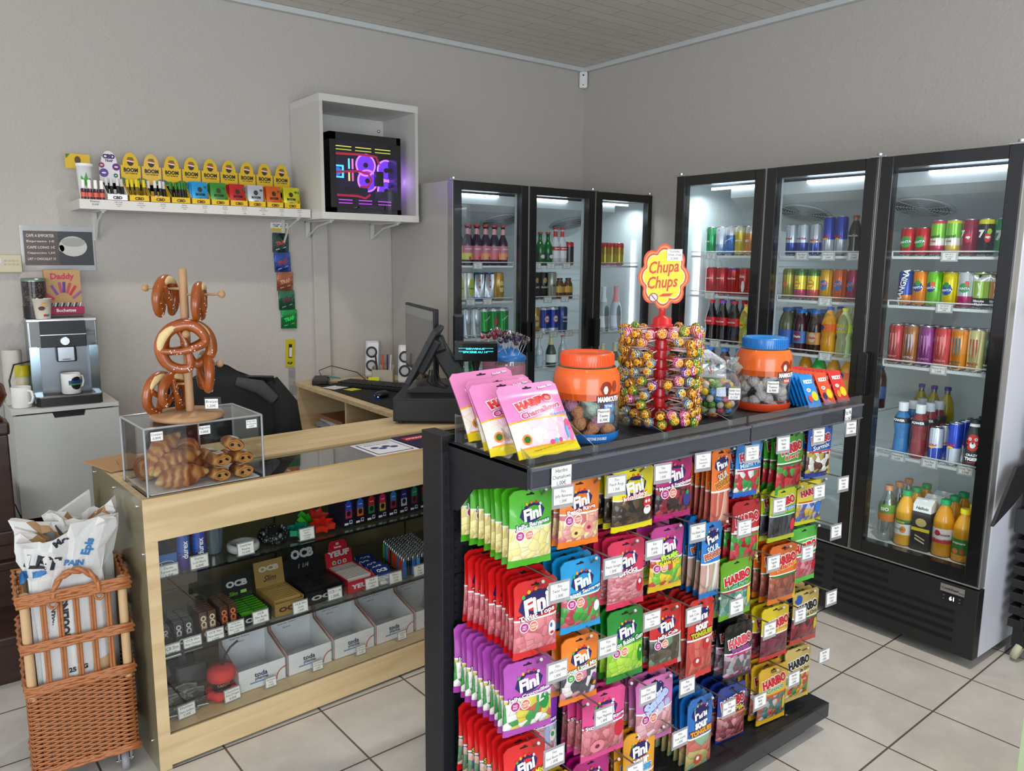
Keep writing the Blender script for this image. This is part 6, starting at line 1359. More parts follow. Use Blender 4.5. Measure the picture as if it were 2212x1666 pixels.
for i in range(5):
    t = on_counter('filter_bag', 'blue and white bag of cigarette filters, %s from the front' % ORD[i], 'bag', .845+r.uniform(-.012, .02), .09+i*.036, Z2, r.uniform(-.5, .2), 'bags of filters')
    mb = MB(); M = Matrix.Rotation(-.9, 4, 'X'); mb.box((0, .02, .022), (.075, .085, .012), pieces('filters', ['#e8e8ea', '#f2f2f2', '#c8d4e0'], 90, '#8aa0c0'), .005, rot=(.45, 0, 0)); mb.box((0, .034, .034), (.070, .045, .0125), mat('#1c3a8a', .3, coat=.5), .004, rot=(.45, 0, 0)); mb.build('pouch', t)
    f = MB(); Rr = Matrix.Translation((0, .034, .034)) @ Matrix.Rotation(.45, 4, 'X'); f.text('OCB', lambda x, y: Rr @ Vector((x, y, .0068)), TW, w=.045, bold=.04); f.build('lettering', t)
lc = [('black', '#15161a'), ('red', '#c03a1c'), ('blue', '#2a6ac0'), ('light blue', '#4a9ad8'), ('green', '#5ac01c'), ('dark grey', '#2a2c32')]
lp = []
for nm, c in lc:
    mb = MB(); mb.lathe([(.0075, .0), (.0075, .060)], mat(c, .25, coat=.5), 10, sx=1.25, sy=.85); st = mb.build('lighter')
    k = MB(); k.lathe([(.0072, .060), (.0072, .073), (.005, .076)], mat('#b8bcc0', .25, .9), 10, sx=1.2, sy=.8); k.box((.003, 0, .075), (.006, .007, .008), mat('#c8ccd0', .3, .8)); k.box((-.005, 0, .073), (.006, .007, .004), BLACK); k.build('metal_hood', st); lp.append([st, nm, False])
for i in range(12):
    for j in range(7):
        pi = 0 if (j in (4, 5)) else r.randrange(6)
        if i < 6 and j == 0: pi = 1 if i % 3 else 2
        p = lp[pi]; q = dup(p[0]) if p[2] else p[0]; p[2] = True
        q.location = cw(.935+j*.021+i*.004, .09+i*.0195, Z2+.002+i*.0010*0); q.rotation_euler = (0, 0, CA)
        tag(q, '%s lighter, row %s from front, place %s from left in the lighter tray' % (p[1], ORD[i], ORD[j]), 'lighter', 'lighters in the counter')
for u, v, z, lines, nm in [(.052, .052, Z2-.018, ['OCB Slim', '1,00€'], 'leftmost black paper tray'), (.118, .052, Z2-.014, ['OCB Slim', 'Avec Cartons', '2,50€'], 'second black paper tray'), (.190, .052, Z2-.010, ['OCB Slim', 'Non-blanchi', '2,00€'], 'plain brown paper tray'), (.258, .052, Z2-.004, ['OCB Slim', 'Non-blanchi', 'Avec Cartons', '2,50€'], 'orange-striped brown paper tray'),
                           (.345, .058, Z2+.004, ['OCB', 'Slim Rolls', '1,50€'], 'green roll display'), (.485, .052, Z2, ['OCB Slim', 'Gold', '1,00€'], 'gold display'), (.625, .066, Z2+.004, ['OCB 1 1/4', '1,00€'], 'large black display'), (.775, .062, Z2+.004, ['YEUF', 'Original', '1,00€'], 'red display'), (.875, .058, Z2, ['Filtres', 'OCB', '1,00€'], 'filter bags'), (.985, .058, Z2, ['BIC', 'Maxi', '2,00€'], 'lighters')]:
    tagcard(u, v, z, lines, 'white price card in front of the %s' % nm)
# --- bottom: white pharmacy trays
def pharma(i):
    u0 = .352+i*.178; t = on_counter('test_kit_tray', 'white open cardboard tray with blue logo, %s from left on the counter floor' % ORD[i], 'cardboard tray', u0, .085, Z0, 0, 'white pharmacy trays')
    w, d, hf, hb = .168, .17, .078, .20; m = mat('#e4e6ec', .5); e = mat('#c0502a', .5); b = MB()
    b.lo((-w/2, 0, 0), (w/2, .002, hf), m); b.lo((-w/2, d-.002, 0), (w/2, d, hb), m); b.lo((-w/2, 0, 0), (w/2, d, .002), m)
    for x in (-w/2, w/2-.002):
        M = Matrix(((0, 0, 1, x), (1, 0, 0, 0), (0, 1, 0, 0), (0, 0, 0, 1))); b.prism([(0, 0), (d, 0), (d, hb), (d-.01, hb), (d-.03, hf+.04), (0, hf)], .002, m, M)
        b.prism([(0, hf), (d-.03, hf+.04), (d-.01, hb), (d-.01, hb+.0015), (d-.032, hf+.042), (0, hf+.0015)], .0024, e, M)
    b.lo((-w/2-.0004, -.0004, 0), (-w/2+.001, .0004, hf), e); b.build('tray', t)
    f = MB(); fn = plane((0, -.0005, 0), (1, 0, 0), (0, 0, 1)); nb = mat('#1c2a5a', .4, var=0); f.text('toda', lift(fn, 1), nb, w=.046, bold=.02, cy=.050, cx=-.005); f.text('pharma', lift(fn, 1), nb, w=.046, cy=.034, cx=-.003)
    f.shape(rect(-.045, .021, .025, .025), lift(fn, 1), mat('#3a86c0', .4)); 
    for k in range(10):
        a0, a1 = PI/2+k*.17, PI/2+(k+1)*.17; cx_, cy_ = .084, .012; R0, R1 = .036, .032
        f.shape([(cx_+R0*math.cos(a0), cy_+R0*math.sin(a0)), (cx_+R0*math.cos(a1), cy_+R0*math.sin(a1)), (cx_+R1*math.cos(a1), cy_+R1*math.sin(a1)), (cx_+R1*math.cos(a0), cy_+R1*math.sin(a0))], lift(fn, 1), e)
    g2 = plane((0, d-.0026, 0), (1, 0, 0), (0, 0, 1)); gr = mat('#6a6e78', .5, var=0); f.shape(rect(-.055, .178, .02, .186), g2, mat('#e0a080', .5))
    for k, s in enumerate(['Salivary test   lot', 'ref  10 004  CE', '||||| ||| ||||| || |||||', 'keep dry  5-30 C', 'Made by toda']): f.text(s, g2, gr if k != 2 else nb, stretch=(.07 if k < 4 else .03, .006), cx=-.01, cy=.165-k*.016)
    f.build('print', t)
for i in range(6): pharma(i)
for i, (u, z_) in enumerate([(.37, 0), (.545, 0), (.72, 0), (.90, 0)]): tagcard(u, .058, Z0, ['Test Salivaire', ['THC', '5 Drogues', '5 Drogues', 'THC'][i], '9,90€'], 'white price card in front of the %s white pharmacy tray' % ORD[i], .036, .030)
# red anti-spiking hair scrunchie on its pot, breathalysers, black pouches
t = on_counter('drink_cover', 'red fabric drink cover on a dark pot with black straw', 'drink cover', .222, .115, Z0)
rf = mat('#d8373a', .85, bump=.3, scale=60)
mb = MB(); mb.lathe([(.028, .02), (.028, .075)], mat('#1a1414', .5), 24); mb.build('pot', t)
mb = MB(); n = 40
vs = []; prof = [(.045, .066), (.046, .078), (.044, .098), (.030, .106), (.0001, .108)]
mb.lathe([(.030, .064)]+prof, rf, 24, cap=(False, False)); mb.build('cover', t)
mb = MB(); P = [(.038*math.cos(2*PI*k/24), .038*math.sin(2*PI*k/24), .018+.002*math.sin(5*k)) for k in range(24)]; mb.tube(P, .016, rf, 10, closed=True, radii=[.015+.003*math.sin(k*2.1) for k in range(24)]); mb.build('scrunchie', t)
mb = MB(); mb.tube([(.005, 0, .10), (.018, 0, .14), (.035, 0, .162), (.062, 0, .178)], .0035, BLACK, 8); mb.build('straw', t)
mb = MB(); fn = lambda x, y, k=1: Vector(((.0285+.0003*k)*math.sin(x/.0285), -(.0285+.0003*k)*math.cos(x/.0285), y+.05)); mb.text('CAPOTE', lift(fn, 1), mat('#c89a6a', .4), w=.045, cut=.008); mb.build('lettering', t)
tagcard(.238, .060, Z0, ['Chouchou', 'Anti-Drogue', '8,00€'], 'white price card in front of the red drink cover', rz=.1)
for i in range(8):
    t = on_counter('breathalyser_bag', 'clear bag with grey-printed breathalyser, %s in the pile' % ORD[i], 'bag', .055+(i % 4)*.032, .10+(i//4)*.035, Z0+.001+(i//4)*.009+(i % 2)*.004, r.uniform(-.5, .4), 'pile of breathalyser bags')
    mb = MB(); mb.box((0, .04, .008), (.036, .10, .008), pieces('breath', ['#a8a8a4', '#8a8c90', '#c8c8c6'], 70, '#5a5a58', stretch=(.3, 1, 1)), .003, rot=(.15, 0, 0)); mb.box((0, -.005, .006), (.040, .03, .006), glassy('bag_film', '#e8e8e8', .25, .1), .002); mb.build('pouch', t)
tagcard(.090, .060, Z0, ['Ethylotest', 'Sans ballon', '2,00€'], 'white price card in front of the breathalyser bags', rz=.1)
for i, (u, v, z, lab) in enumerate([(.085, .30, .0, 'black pouch lying at the back left of the counter floor'), (.175, .26, .0, 'dark grey padded packet behind the red drink cover'), (.16, .36, .0, 'black pouch with grey label at the back of the counter floor')]):
    t = on_counter('black_pouch', lab, 'pouch', u, v, Z0, [.3, -.1, .1][i], 'black pouches'); mb = MB(); mb.box((0, 0, .05 if i != 1 else .035), (.11, .03, .10 if i != 1 else .07), mat('#141416', .35, coat=.3) if i != 1 else mat('#2c2d30', .4, coat=.3), .010, rot=(-.5, 0, 0)); mb.build('pouch', t)
    if i != 1: f = MB(); f.box((.01, -.017, .055), (.025, .001, .035), mat('#5a5c60', .5), rot=(-.5, 0, 0)); f.build('label_patch', t)
# --- on the counter top
t = on_counter('bread_case', 'clear acrylic pastry case on the left end of the counter', 'display case', 0, 0, CH+.003)
AC = glassy('acrylic_case', '#f6f8f8', .03, .02, edge=.45); AE = glassy('case_edge', '#b8bec2', .35, .1, alpha=.55, edge=.9)
W_, D_, H_c = .352, .240, .203; x0 = .002; y0 = .006
mb = MB(); tk = .003
for a, b in [((x0, y0, 0), (x0+W_, y0+tk, H_c)), ((x0, y0+D_-tk, 0), (x0+W_, y0+D_, H_c)), ((x0, y0, 0), (x0+tk, y0+D_, H_c)), ((x0+W_-tk, y0, 0), (x0+W_, y0+D_, H_c)), ((x0, y0, H_c-tk), (x0+W_, y0+D_, H_c))]: mb.lo(a, b, AC)
mb.lo((x0+.01, y0+.01, .001), (x0+W_-.01, y0+D_-.01, .003), WHITE)
mb.build('acrylic_box', t)
mb = MB(); e = .0035
for x in (x0, x0+W_):
    for y in (y0, y0+D_): mb.rod((x, y, 0), (x, y, H_c), e, AE, 6)
for y in (y0, y0+D_): mb.rod((x0, y, H_c), (x0+W_, y, H_c), e, AE, 6)
for x in (x0, x0+W_): mb.rod((x, y0, H_c), (x, y0+D_, H_c), e, AE, 6)
mb.rod((x0+.235, y0+D_-.004, .0), (x0+.235, y0+D_-.004, H_c), e, AE, 6)
mb.build('edge_trim', t)
for xx, lines in ((.034, ['Croissant', '0,80€']), (.172, ['Baguette', '0,80€']), (.318, ['Petit Pain', 'Au Chocolat', '0,80€'])):
    p = MB(); fn = plane((x0+xx, y0-.0004, H_c-.024), (1, 0, 0), (0, 0, 1), .0003); price_tag_lines(p, fn, lines, .034, .026); p.build('price_label', t)
def croiss_mat():
    m = bpy.data.materials.new('croissant_crust'); tt, bs = nt_of(m); tc = tt.nodes.new('ShaderNodeTexCoord'); wv = tt.nodes.new('ShaderNodeTexWave'); wv.inputs['Scale'].default_value = 9; wv.inputs['Distortion'].default_value = 11; wv.inputs['Detail'].default_value = 3
    rp = tt.nodes.new('ShaderNodeValToRGB'); rp.color_ramp.elements[0].color = lin('#9c5424'); rp.color_ramp.elements[1].color = lin('#cf9450'); rp.color_ramp.elements[0].position = .2
    tt.links.new(tc.outputs['Object'], wv.inputs[0]); tt.links.new(wv.outputs['Fac'], rp.inputs[0]); tt.links.new(rp.outputs[0], bs.inputs['Base Color']); bs.inputs['Roughness'].default_value = .45
    bp = tt.nodes.new('ShaderNodeBump'); bp.inputs['Strength'].default_value = .4; bp.inputs['Distance'].default_value = .004; tt.links.new(wv.outputs['Fac'], bp.inputs['Height']); tt.links.new(bp.outputs[0], bs.inputs['Normal']); return m
CRU = croiss_mat(); TIP = mat('#cfa765', .5, bump=.3)
mb = MB(); n = 17; path = [(-.085+.17*i/(n-1), .022*((i/(n-1)-.5)*2)**2*-1, 0) for i in range(n)]
rad = []
for i in range(n):
    s = abs(i/(n-1)-.5)*2; base = .033*(1-s**1.8)+.008; rad.append(base*(1+(.10 if i % 3 == 0 else -.04)))
mb.tube(path[1:-1], 0, CRU, 14, radii=rad[1:-1]); mb.ball(path[1], .011, TIP, 10, 6, (1.5, 1, 1)); mb.ball(path[-2], .011, TIP, 10, 6, (1.5, 1, 1))
c0 = mb.build('croissant'); c0.scale = (.93, .93, .93)
for i, (u, v, z, rz, ry, rx, lab) in enumerate([(.110, .052, .034, .12, -.05, 0, 'croissant lying lowest at the front of the pastry case'), (.110, .100, .066, .28, -.25, 0, 'croissant resting on the lowest one in the pastry case'), (.085, .145, .092, .5, -.7, .2, 'croissant standing steeply in the left of the pastry case'), (.175, .180, .075, 1.2, -.2, 0, 'round-looking croissant in the middle back of the pastry case'), (.055, .19, .04, 1.3, 0, 0, 'croissant at the back left of the pastry case'), (.15, .16, .036, .2, 0, 0, 'croissant under the others at the back of the pastry case')]):
    q = c0 if i == 0 else dup(c0); q.location = cw(u, v, CH+.006+z); q.rotation_euler = (rx, ry, CA+rz); tag(q, lab, 'croissant', 'croissants in the pastry case')
def pain():
    t = thing('chocolate_pastry', '', 'pastry'); m = CRU; mb = MB(); mb.lathe([(.012, -.034), (.021, -.034), (.024, -.026), (.024, .026), (.021, .034), (.012, .034)], m, 18, M=Matrix.Rotation(PI/2, 4, 'X'), sx=1.3, sy=.85, cap=(True, True)); mb.build('roll', t)
    f = MB(); fn = lambda x, y, k=1: Vector((x, -.0342-.0006*k, y)); f.shape(circ(0, 0, .026, .0165, 18), lift(fn, 1), mat('#d0924a', .6)); f.shape([(-.017, -.003), (-.010, -.006), (-.004, -.002), (-.006, .004), (-.013, .005)], lift(fn, 3), mat('#1c0e0a', .4)); f.shape([(.004, .004), (.010, -.002), (.017, -.004), (.016, .002), (.010, .007)], lift(fn, 3), mat('#1c0e0a', .4)); f.tube([(.020*math.cos(a), -.0348, .012*math.sin(a)) for a in [k*.4 for k in range(13)]], .001, mat('#9a5a28', .6), 4); f.build('cut_end', t)
    g3 = MB(); g3.box((0, -.004, .0212), (.022, .03, .0015), mat('#f0ece8', .7), .0005); g3.build('sugar', t); return t
p0 = pain()
for i, (u, v, z, lab) in enumerate([(.225, .055, .022, 'chocolate pastry at bottom left of the stack'), (.300, .055, .022, 'pale chocolate pastry at bottom right of the stack'), (.300, .058, .065, 'chocolate pastry in the middle of the right column'), (.232, .062, .066, 'sugared chocolate pastry upper left'), (.280, .068, .108, 'sugared chocolate pastry on top of the stack'), (.230, .14, .062, 'chocolate pastry behind the upper left one'), (.300, .14, .05, 'chocolate pastry behind the right column'), (.23, .14, .022, 'chocolate pastry at the bottom, second row back')]):
    q = p0 if i == 0 else dup(p0); q.location = cw(u, v, CH+.006+z); q.rotation_euler = (.0, [.1, -.1, .15, -.1, .3, .2, 0, 0][i], CA+[.05, .0, .1, .08, -.1, .1, 0, 0][i]); q['label'] = lab+' in the pastry case' if 'case' not in lab else lab; q['group'] = 'chocolate pastries'
# pretzel tree on the case
PW = wood('#a8805a', '#c09a72', (6, 6, 1.2), .6, 'turned_wood'); TB = CH+.003+.203+.002
tc_ = cw(.155, .092, TB)
t = thing('pretzel_tree', 'wooden pretzel tree with side pegs standing on the pastry case', 'pretzel stand', tc_, 0)
mb = MB(); mb.lathe([(.094, 0), (.106, .004), (.108, .012), (.100, .020), (.0001, .021)], PW, 36, cap=(True, False)); mb.build('base', t)
mb = MB(); mb.lathe([(.0125, .02), (.0125, .452), (.010, .455)], PW, 16, (.010, .005, 0)); mb.build('pole', t)
pegs = [(.395, 180, .115), (.378, 0, .115), (.265, -67, .10), (.165, 8, .095), (.105, 190, .115)]
PEGS = []
for z, ang, L in pegs:
    a = math.radians(ang)-math.radians(38); d = Vector((math.cos(a), math.sin(a), .02)); o = Vector((.010, .005, z)); mb = MB(); mb.rod(o+d*.01, o+d*L, .004, PW, 8); mb.ball(o+d*L, .0115, PW, 12, 8); mb.build('peg', t); PEGS.append((o, d, L))
BRZ = mat('#9a4c16', .3, coat=.5, bump=.25, scale=22, var=.55); SPLIT = mat('#e0c690', .7, bump=.4, scale=60)
def pretzel():
    t = thing('pretzel', '', 'pretzel'); mb = MB(); P = []; N = 60
    for i in range(N):  # rope: fat belly, arms that cross and land on the belly
        s = i/(N-1)
        if s < .28 or s > .72:
            q = s/.28 if s < .28 else (1-s)/.28; sg = 1 if s < .28 else -1
            x = sg*(-.030+.042*q-.0*q); x = sg*(-.026*(1-q)+.012*math.sin(PI*q)+.052*q*q*.9); y = -.052+.062*q+.03*q*q; zo = (.010*sg)*(1-q)
        else:
            a = (s-.28)/.44; ang = math.radians(20)+math.radians(-220)*0; th = math.radians(35)-a*math.radians(0)
            x = .052*math.cos(PI*a)*1.0+.0; x = .0472*math.cos(PI*a)*(1+.28*math.sin(PI*a)); y = .040-.115*math.sin(PI*a)**.9*-1*0+.040*math.sin(PI*a); zo = 0
        P.append(Vector((x, zo*.6, y)))
    rr = [(.0075+.0065*math.sin(PI*i/(N-1))**2) for i in range(N)]
    mb.tube(P, 0, BRZ, 10, radii=rr); mb.build('dough', t)
    sp = MB(); sp.tube([P[i]+Vector((0, -.0065, .003)) for i in range(23, 38)], 0, SPLIT, 8, radii=[.0095*math.sin(PI*(k+1)/16)+.001 for k in range(15)]); sp.build('split', t)
    sl = MB(); r_ = random.Random(1)
    for k in range(60):
        i = r_.randrange(2, N-2); a = r_.uniform(0, 2*PI); q = P[i]+Vector((math.cos(a)*.2, -1, math.sin(a)*.6)).normalized()*rr[i]*.98; sl.box(q, (.0024, .0022, .0024), WHITE, rot=a)
    so = sl.build('salt', t); so['kind'] = 'stuff'; return t
def pretzel2():
    """classic pretzel outline from control points (x, z)"""
    t = thing('pretzel', '', 'pretzel')
    ctrl = [(-.034, -.046, .012), (-.014, -.012, .014), (.010, .012, .010), (.038, .030, .0), (.056, .010, 0), (.058, -.022, 0), (.034, -.054, 0), (0, -.064, 0), (-.034, -.054, 0), (-.058, -.022, 0), (-.056, .010, 0), (-.038, .030, 0), (-.010, .012, -.006), (.014, -.012, -.012), (.034, -.046, -.012)]
    P = []
    for i in range(len(ctrl)-1):
        p0 = ctrl[max(0, i-1)]; p1 = ctrl[i]; p2 = ctrl[i+1]; p3 = ctrl[min(len(ctrl)-1, i+2)]
        for k in range(4):
            s = k/4; v = [0.5*((2*p1[j])+(-p0[j]+p2[j])*s+(2*p0[j]-5*p1[j]+4*p2[j]-p3[j])*s*s+(-p0[j]+3*p1[j]-3*p2[j]+p3[j])*s**3) for j in range(3)]; P.append(Vector((v[0], -v[2], -v[1])))
    N = len(P); rr = [.008+.0085*math.sin(PI*i/(N-1))**1.6 for i in range(N)]
    mb = MB(); mb.tube(P, 0, BRZ, 12, radii=rr); mb.ball(P[0], .009, BRZ, 8, 6); mb.ball(P[-1], .009, BRZ, 8, 6); mb.build('dough', t)
    m = N//2; sp = MB(); sp.tube([P[i]+Vector((0, -.0085, .001)) for i in range(m-6, m+7)], 0, SPLIT, 8, radii=[.0115*math.sin(PI*(k+1)/14)+.001 for k in range(13)]); sp.build('split', t)
    sl = MB(); r_ = random.Random(1)
    for k in range(70):
        i = r_.randrange(2, N-2)
        if abs(i-m) < 7: continue
        a = r_.uniform(-1, 1); q = P[i]+Vector((a*.5, -1, a)).normalized()*rr[i]*.98; sl.box(q, (.0026, .0022, .0026), WHITE, rot=a)
    so = sl.build('salt', t); so['kind'] = 'stuff'; return t
# (the split belly is modelled at the top of the ring, so the pretzel hangs from it)
z0 = pretzel2()
spots = [(0, .055, 90-38, .0, 1.05, 'pretzel on the upper left peg, seen from its edge'), (1, .045, 90-38+12, .0, 1.0, 'pretzel on the upper right peg, seen edge-on'), (2, .035, -67+90-38, .0, 1.12, 'pretzel at the back of the front middle peg'), (2, .078, -67+90-38, .0, 1.12, 'salted pretzel facing forward on the middle peg'), (3, .05, 8+90-38+25, .0, 1.05, 'pretzel on the lower right peg'), (4, .045, 190-90-38-20, .0, 1.0, 'pretzel nearer the pole on the lower left peg'), (4, .080, 190-90-38-30, .0, 1.0, 'pretzel at the end of the lower left peg')]
for i, (pg, dist, rz, tilt, sc, lab) in enumerate(spots):
    o, d, L = PEGS[pg]; q = z0 if i == 0 else dup(z0); pos = tc_+o+d*dist
    q.location = pos+Vector((0, 0, -.040*sc)); q.rotation_euler = (.05, [0, 0, .5, -1.0, 0, .3, -.5][i], math.radians(rz)); q.scale = (sc, sc*.95, sc); q['label'] = lab; q['group'] = 'pretzels on the wooden tree'
t = thing('price_card', 'white pretzel price card in clear holder on the tree base', 'price card', tc_+Vector((.062, -.052, .022)), math.radians(-30))
mb = MB(); mb.box((0, 0, .022), (.05, .0015, .044), AC); mb.box((0, .01, .001), (.05, .022, .0015), AC); mb.build('holder', t); mb = MB(); price_tag_lines(mb, plane((-.003, -.0012, .024), (1, 0, 0), (0, 0, 1), .0003), ['Bretzel', '1,20€'], .038, .030); mb.build('card', t)
# flattened cardboard behind the case, papers under the glass
t = on_counter('cardboard_sheet', 'folded brown cardboard lying on the counter behind the pastry case', 'cardboard', .03, .42, CH+.003)
mb = MB(); cb = mat('#b08a62', .8); mb.box((.02, .05, .004), (.16, .20, .004), cb, rot=(0, 0, .2)); mb.box((.10, -.01, .010), (.20, .14, .003), mat('#a88058', .8), rot=(.02, -.02, -.15)); mb.build('flaps', t)
t = on_counter('paper_bag', 'flat beige paper bags at the back of the counter beside the case', 'paper bag', .22, .40, CH+.003); mb = MB()
for k in range(4): mb.box((.0, 0, .002+k*.003), (.24, .17, .002), mat('#c8a880', .8), rot=(0, 0, .05*k-.1))
mb.build('bags', t)
def flyer(u0, v0, u1, v1, c, label, f): 
    t = on_counter('flyer', label, 'leaflet', (u0+u1)/2, (v0+v1)/2, CH-.0055); w, h = u1-u0, v1-v0; mb = MB(); mb.box((0, 0, .0004), (w, h, .0008), mat(c, .5)); mb.build('sheet', t); p = MB(); f(p, lambda x, y, k=1: Vector((x, y, .0009+.0003*k)), w, h); p.build('print', t)
flyer(.79, .035, .975, .235, '#d8dae2', 'white flyer with navy print lying on the counter glass', lambda p, f, w, h: (p.shape(rect(-w*.42, -h*.42, w*.42, h*.42), lift(f, 1), mat('#23305c', .4)), p.shape(rect(-w*.39, -h*.39, w*.39, h*.39), lift(f, 2), mat('#d8dae2', .5)), [p.shape(circ(w*(-.2+.13*k), h*(.05-.1*(k % 2)), w*.09, h*.07), lift(f, 3), mat('#2a3a6c', .4)) for k in range(4)], p.text('BUREAU DE TABAC', lift(f, 3), mat('#23305c', .4), w=w*.6, cy=h*.28)))
flyer(.985, .035, 1.20, .255, '#1c1c3a', 'dark navy flyer with red band on the counter glass', lambda p, f, w, h: (p.shape(rect(-w*.40, h*.12, w*.1, h*.34), lift(f, 1), mat('#c02a3c', .4)), p.text('AMAZON', lift(f, 2), TW, w=w*.42, cx=-w*.15, cy=h*.23)))
# ================================================================ BACK WALL
LAM = mat('#d8d6d0', .4, var=.02); LAMS = mat('#cfccc6', .4, var=.02)
t = thing('wall_shelf', 'white floating wall shelf with printed price strip', 'shelf', (1.22, 4.23, 1.80))
mb = MB(); mb.lo((-.552, -.13, -.022), (.556, .13, .022), LAM, .001); mb.build('board', t)
mb = MB(); fn = plane((0, -.1304, 0), (1, 0, 0), (0, 0, 1)); G_ = mat('#3a3a3c', .6, var=0)
for i, ls in enumerate([['Kleaner', '20,00€'], ['CBD TRAP', 'Amnesia', '4,90€'], ['BOOM', 'Lemon Haze', '7,90€'], ['BOOM', 'Strip Menta', '5,90€'], ['BOOM', 'Green Pen', '7,90€'], ['BOOM', 'Blueberry', '3g', '14,90€'], ['BOOM', 'Kush Ice', '3g', '14,90€'], ['BOOM', 'Strawberry', '3g', '14,90€'], ['BOOM', 'White Widow', '3g', '14,90€'], ['BOOM', 'Orange Bud', '3g', '14,90€'], ['BOOM', 'Lemon', '3g', '14,90€']]):
    for j, s in enumerate(ls): mb.text(s, fn, G_, h=.0052 if i else .009, cx=-.487+i*.098, cy=.014-j*(.0095 if i else .014), bold=0)
mb.build('price_print', t)
for x in (-.45, .50):
    mb = MB(); mb.lo((x-.012, -.10, -.028), (x+.012, .13, -.022), LAM); mb.lo((x-.010, .12, -.16), (x+.010, .13, -.022), LAM); mb.tube([(x, -.09, -.03), (x, .04, -.07), (x, .122, -.155)], .007, LAM, 6); mb.build('bracket', t)
SX = lambda k: .785+.0945*k
def arch(w, h, a): return [(-w/2, 0), (w/2, 0), (w/2, h*a)]+[(w*.40*math.cos(PI*k/12), h*a+(h*(1-a))*math.sin(PI*k/12)) for k in range(13)]+[(-w/2, h*a)]
pn = ['white', 'yellow', 'yellow', 'yellow', 'yellow', 'yellow', 'yellow', 'yellow', 'yellow', 'yellow']
YL = mat('#e0b81c', .45, var=.03)
prod = ['white spray pens', 'yellow pens', 'white pens', 'dark green pens', 'sky blue pouches', 'green pouches', 'red pouches', 'silver pouches', 'orange pouches', 'yellow pouches']
pc = ['#d8d8d8', '#e0c81c', '#d8d8dc', '#2a7a2a', '#2a9ad8', '#3a8a3a', '#c02a2a', '#b8bcc4', '#d8601c', '#c8c41c']
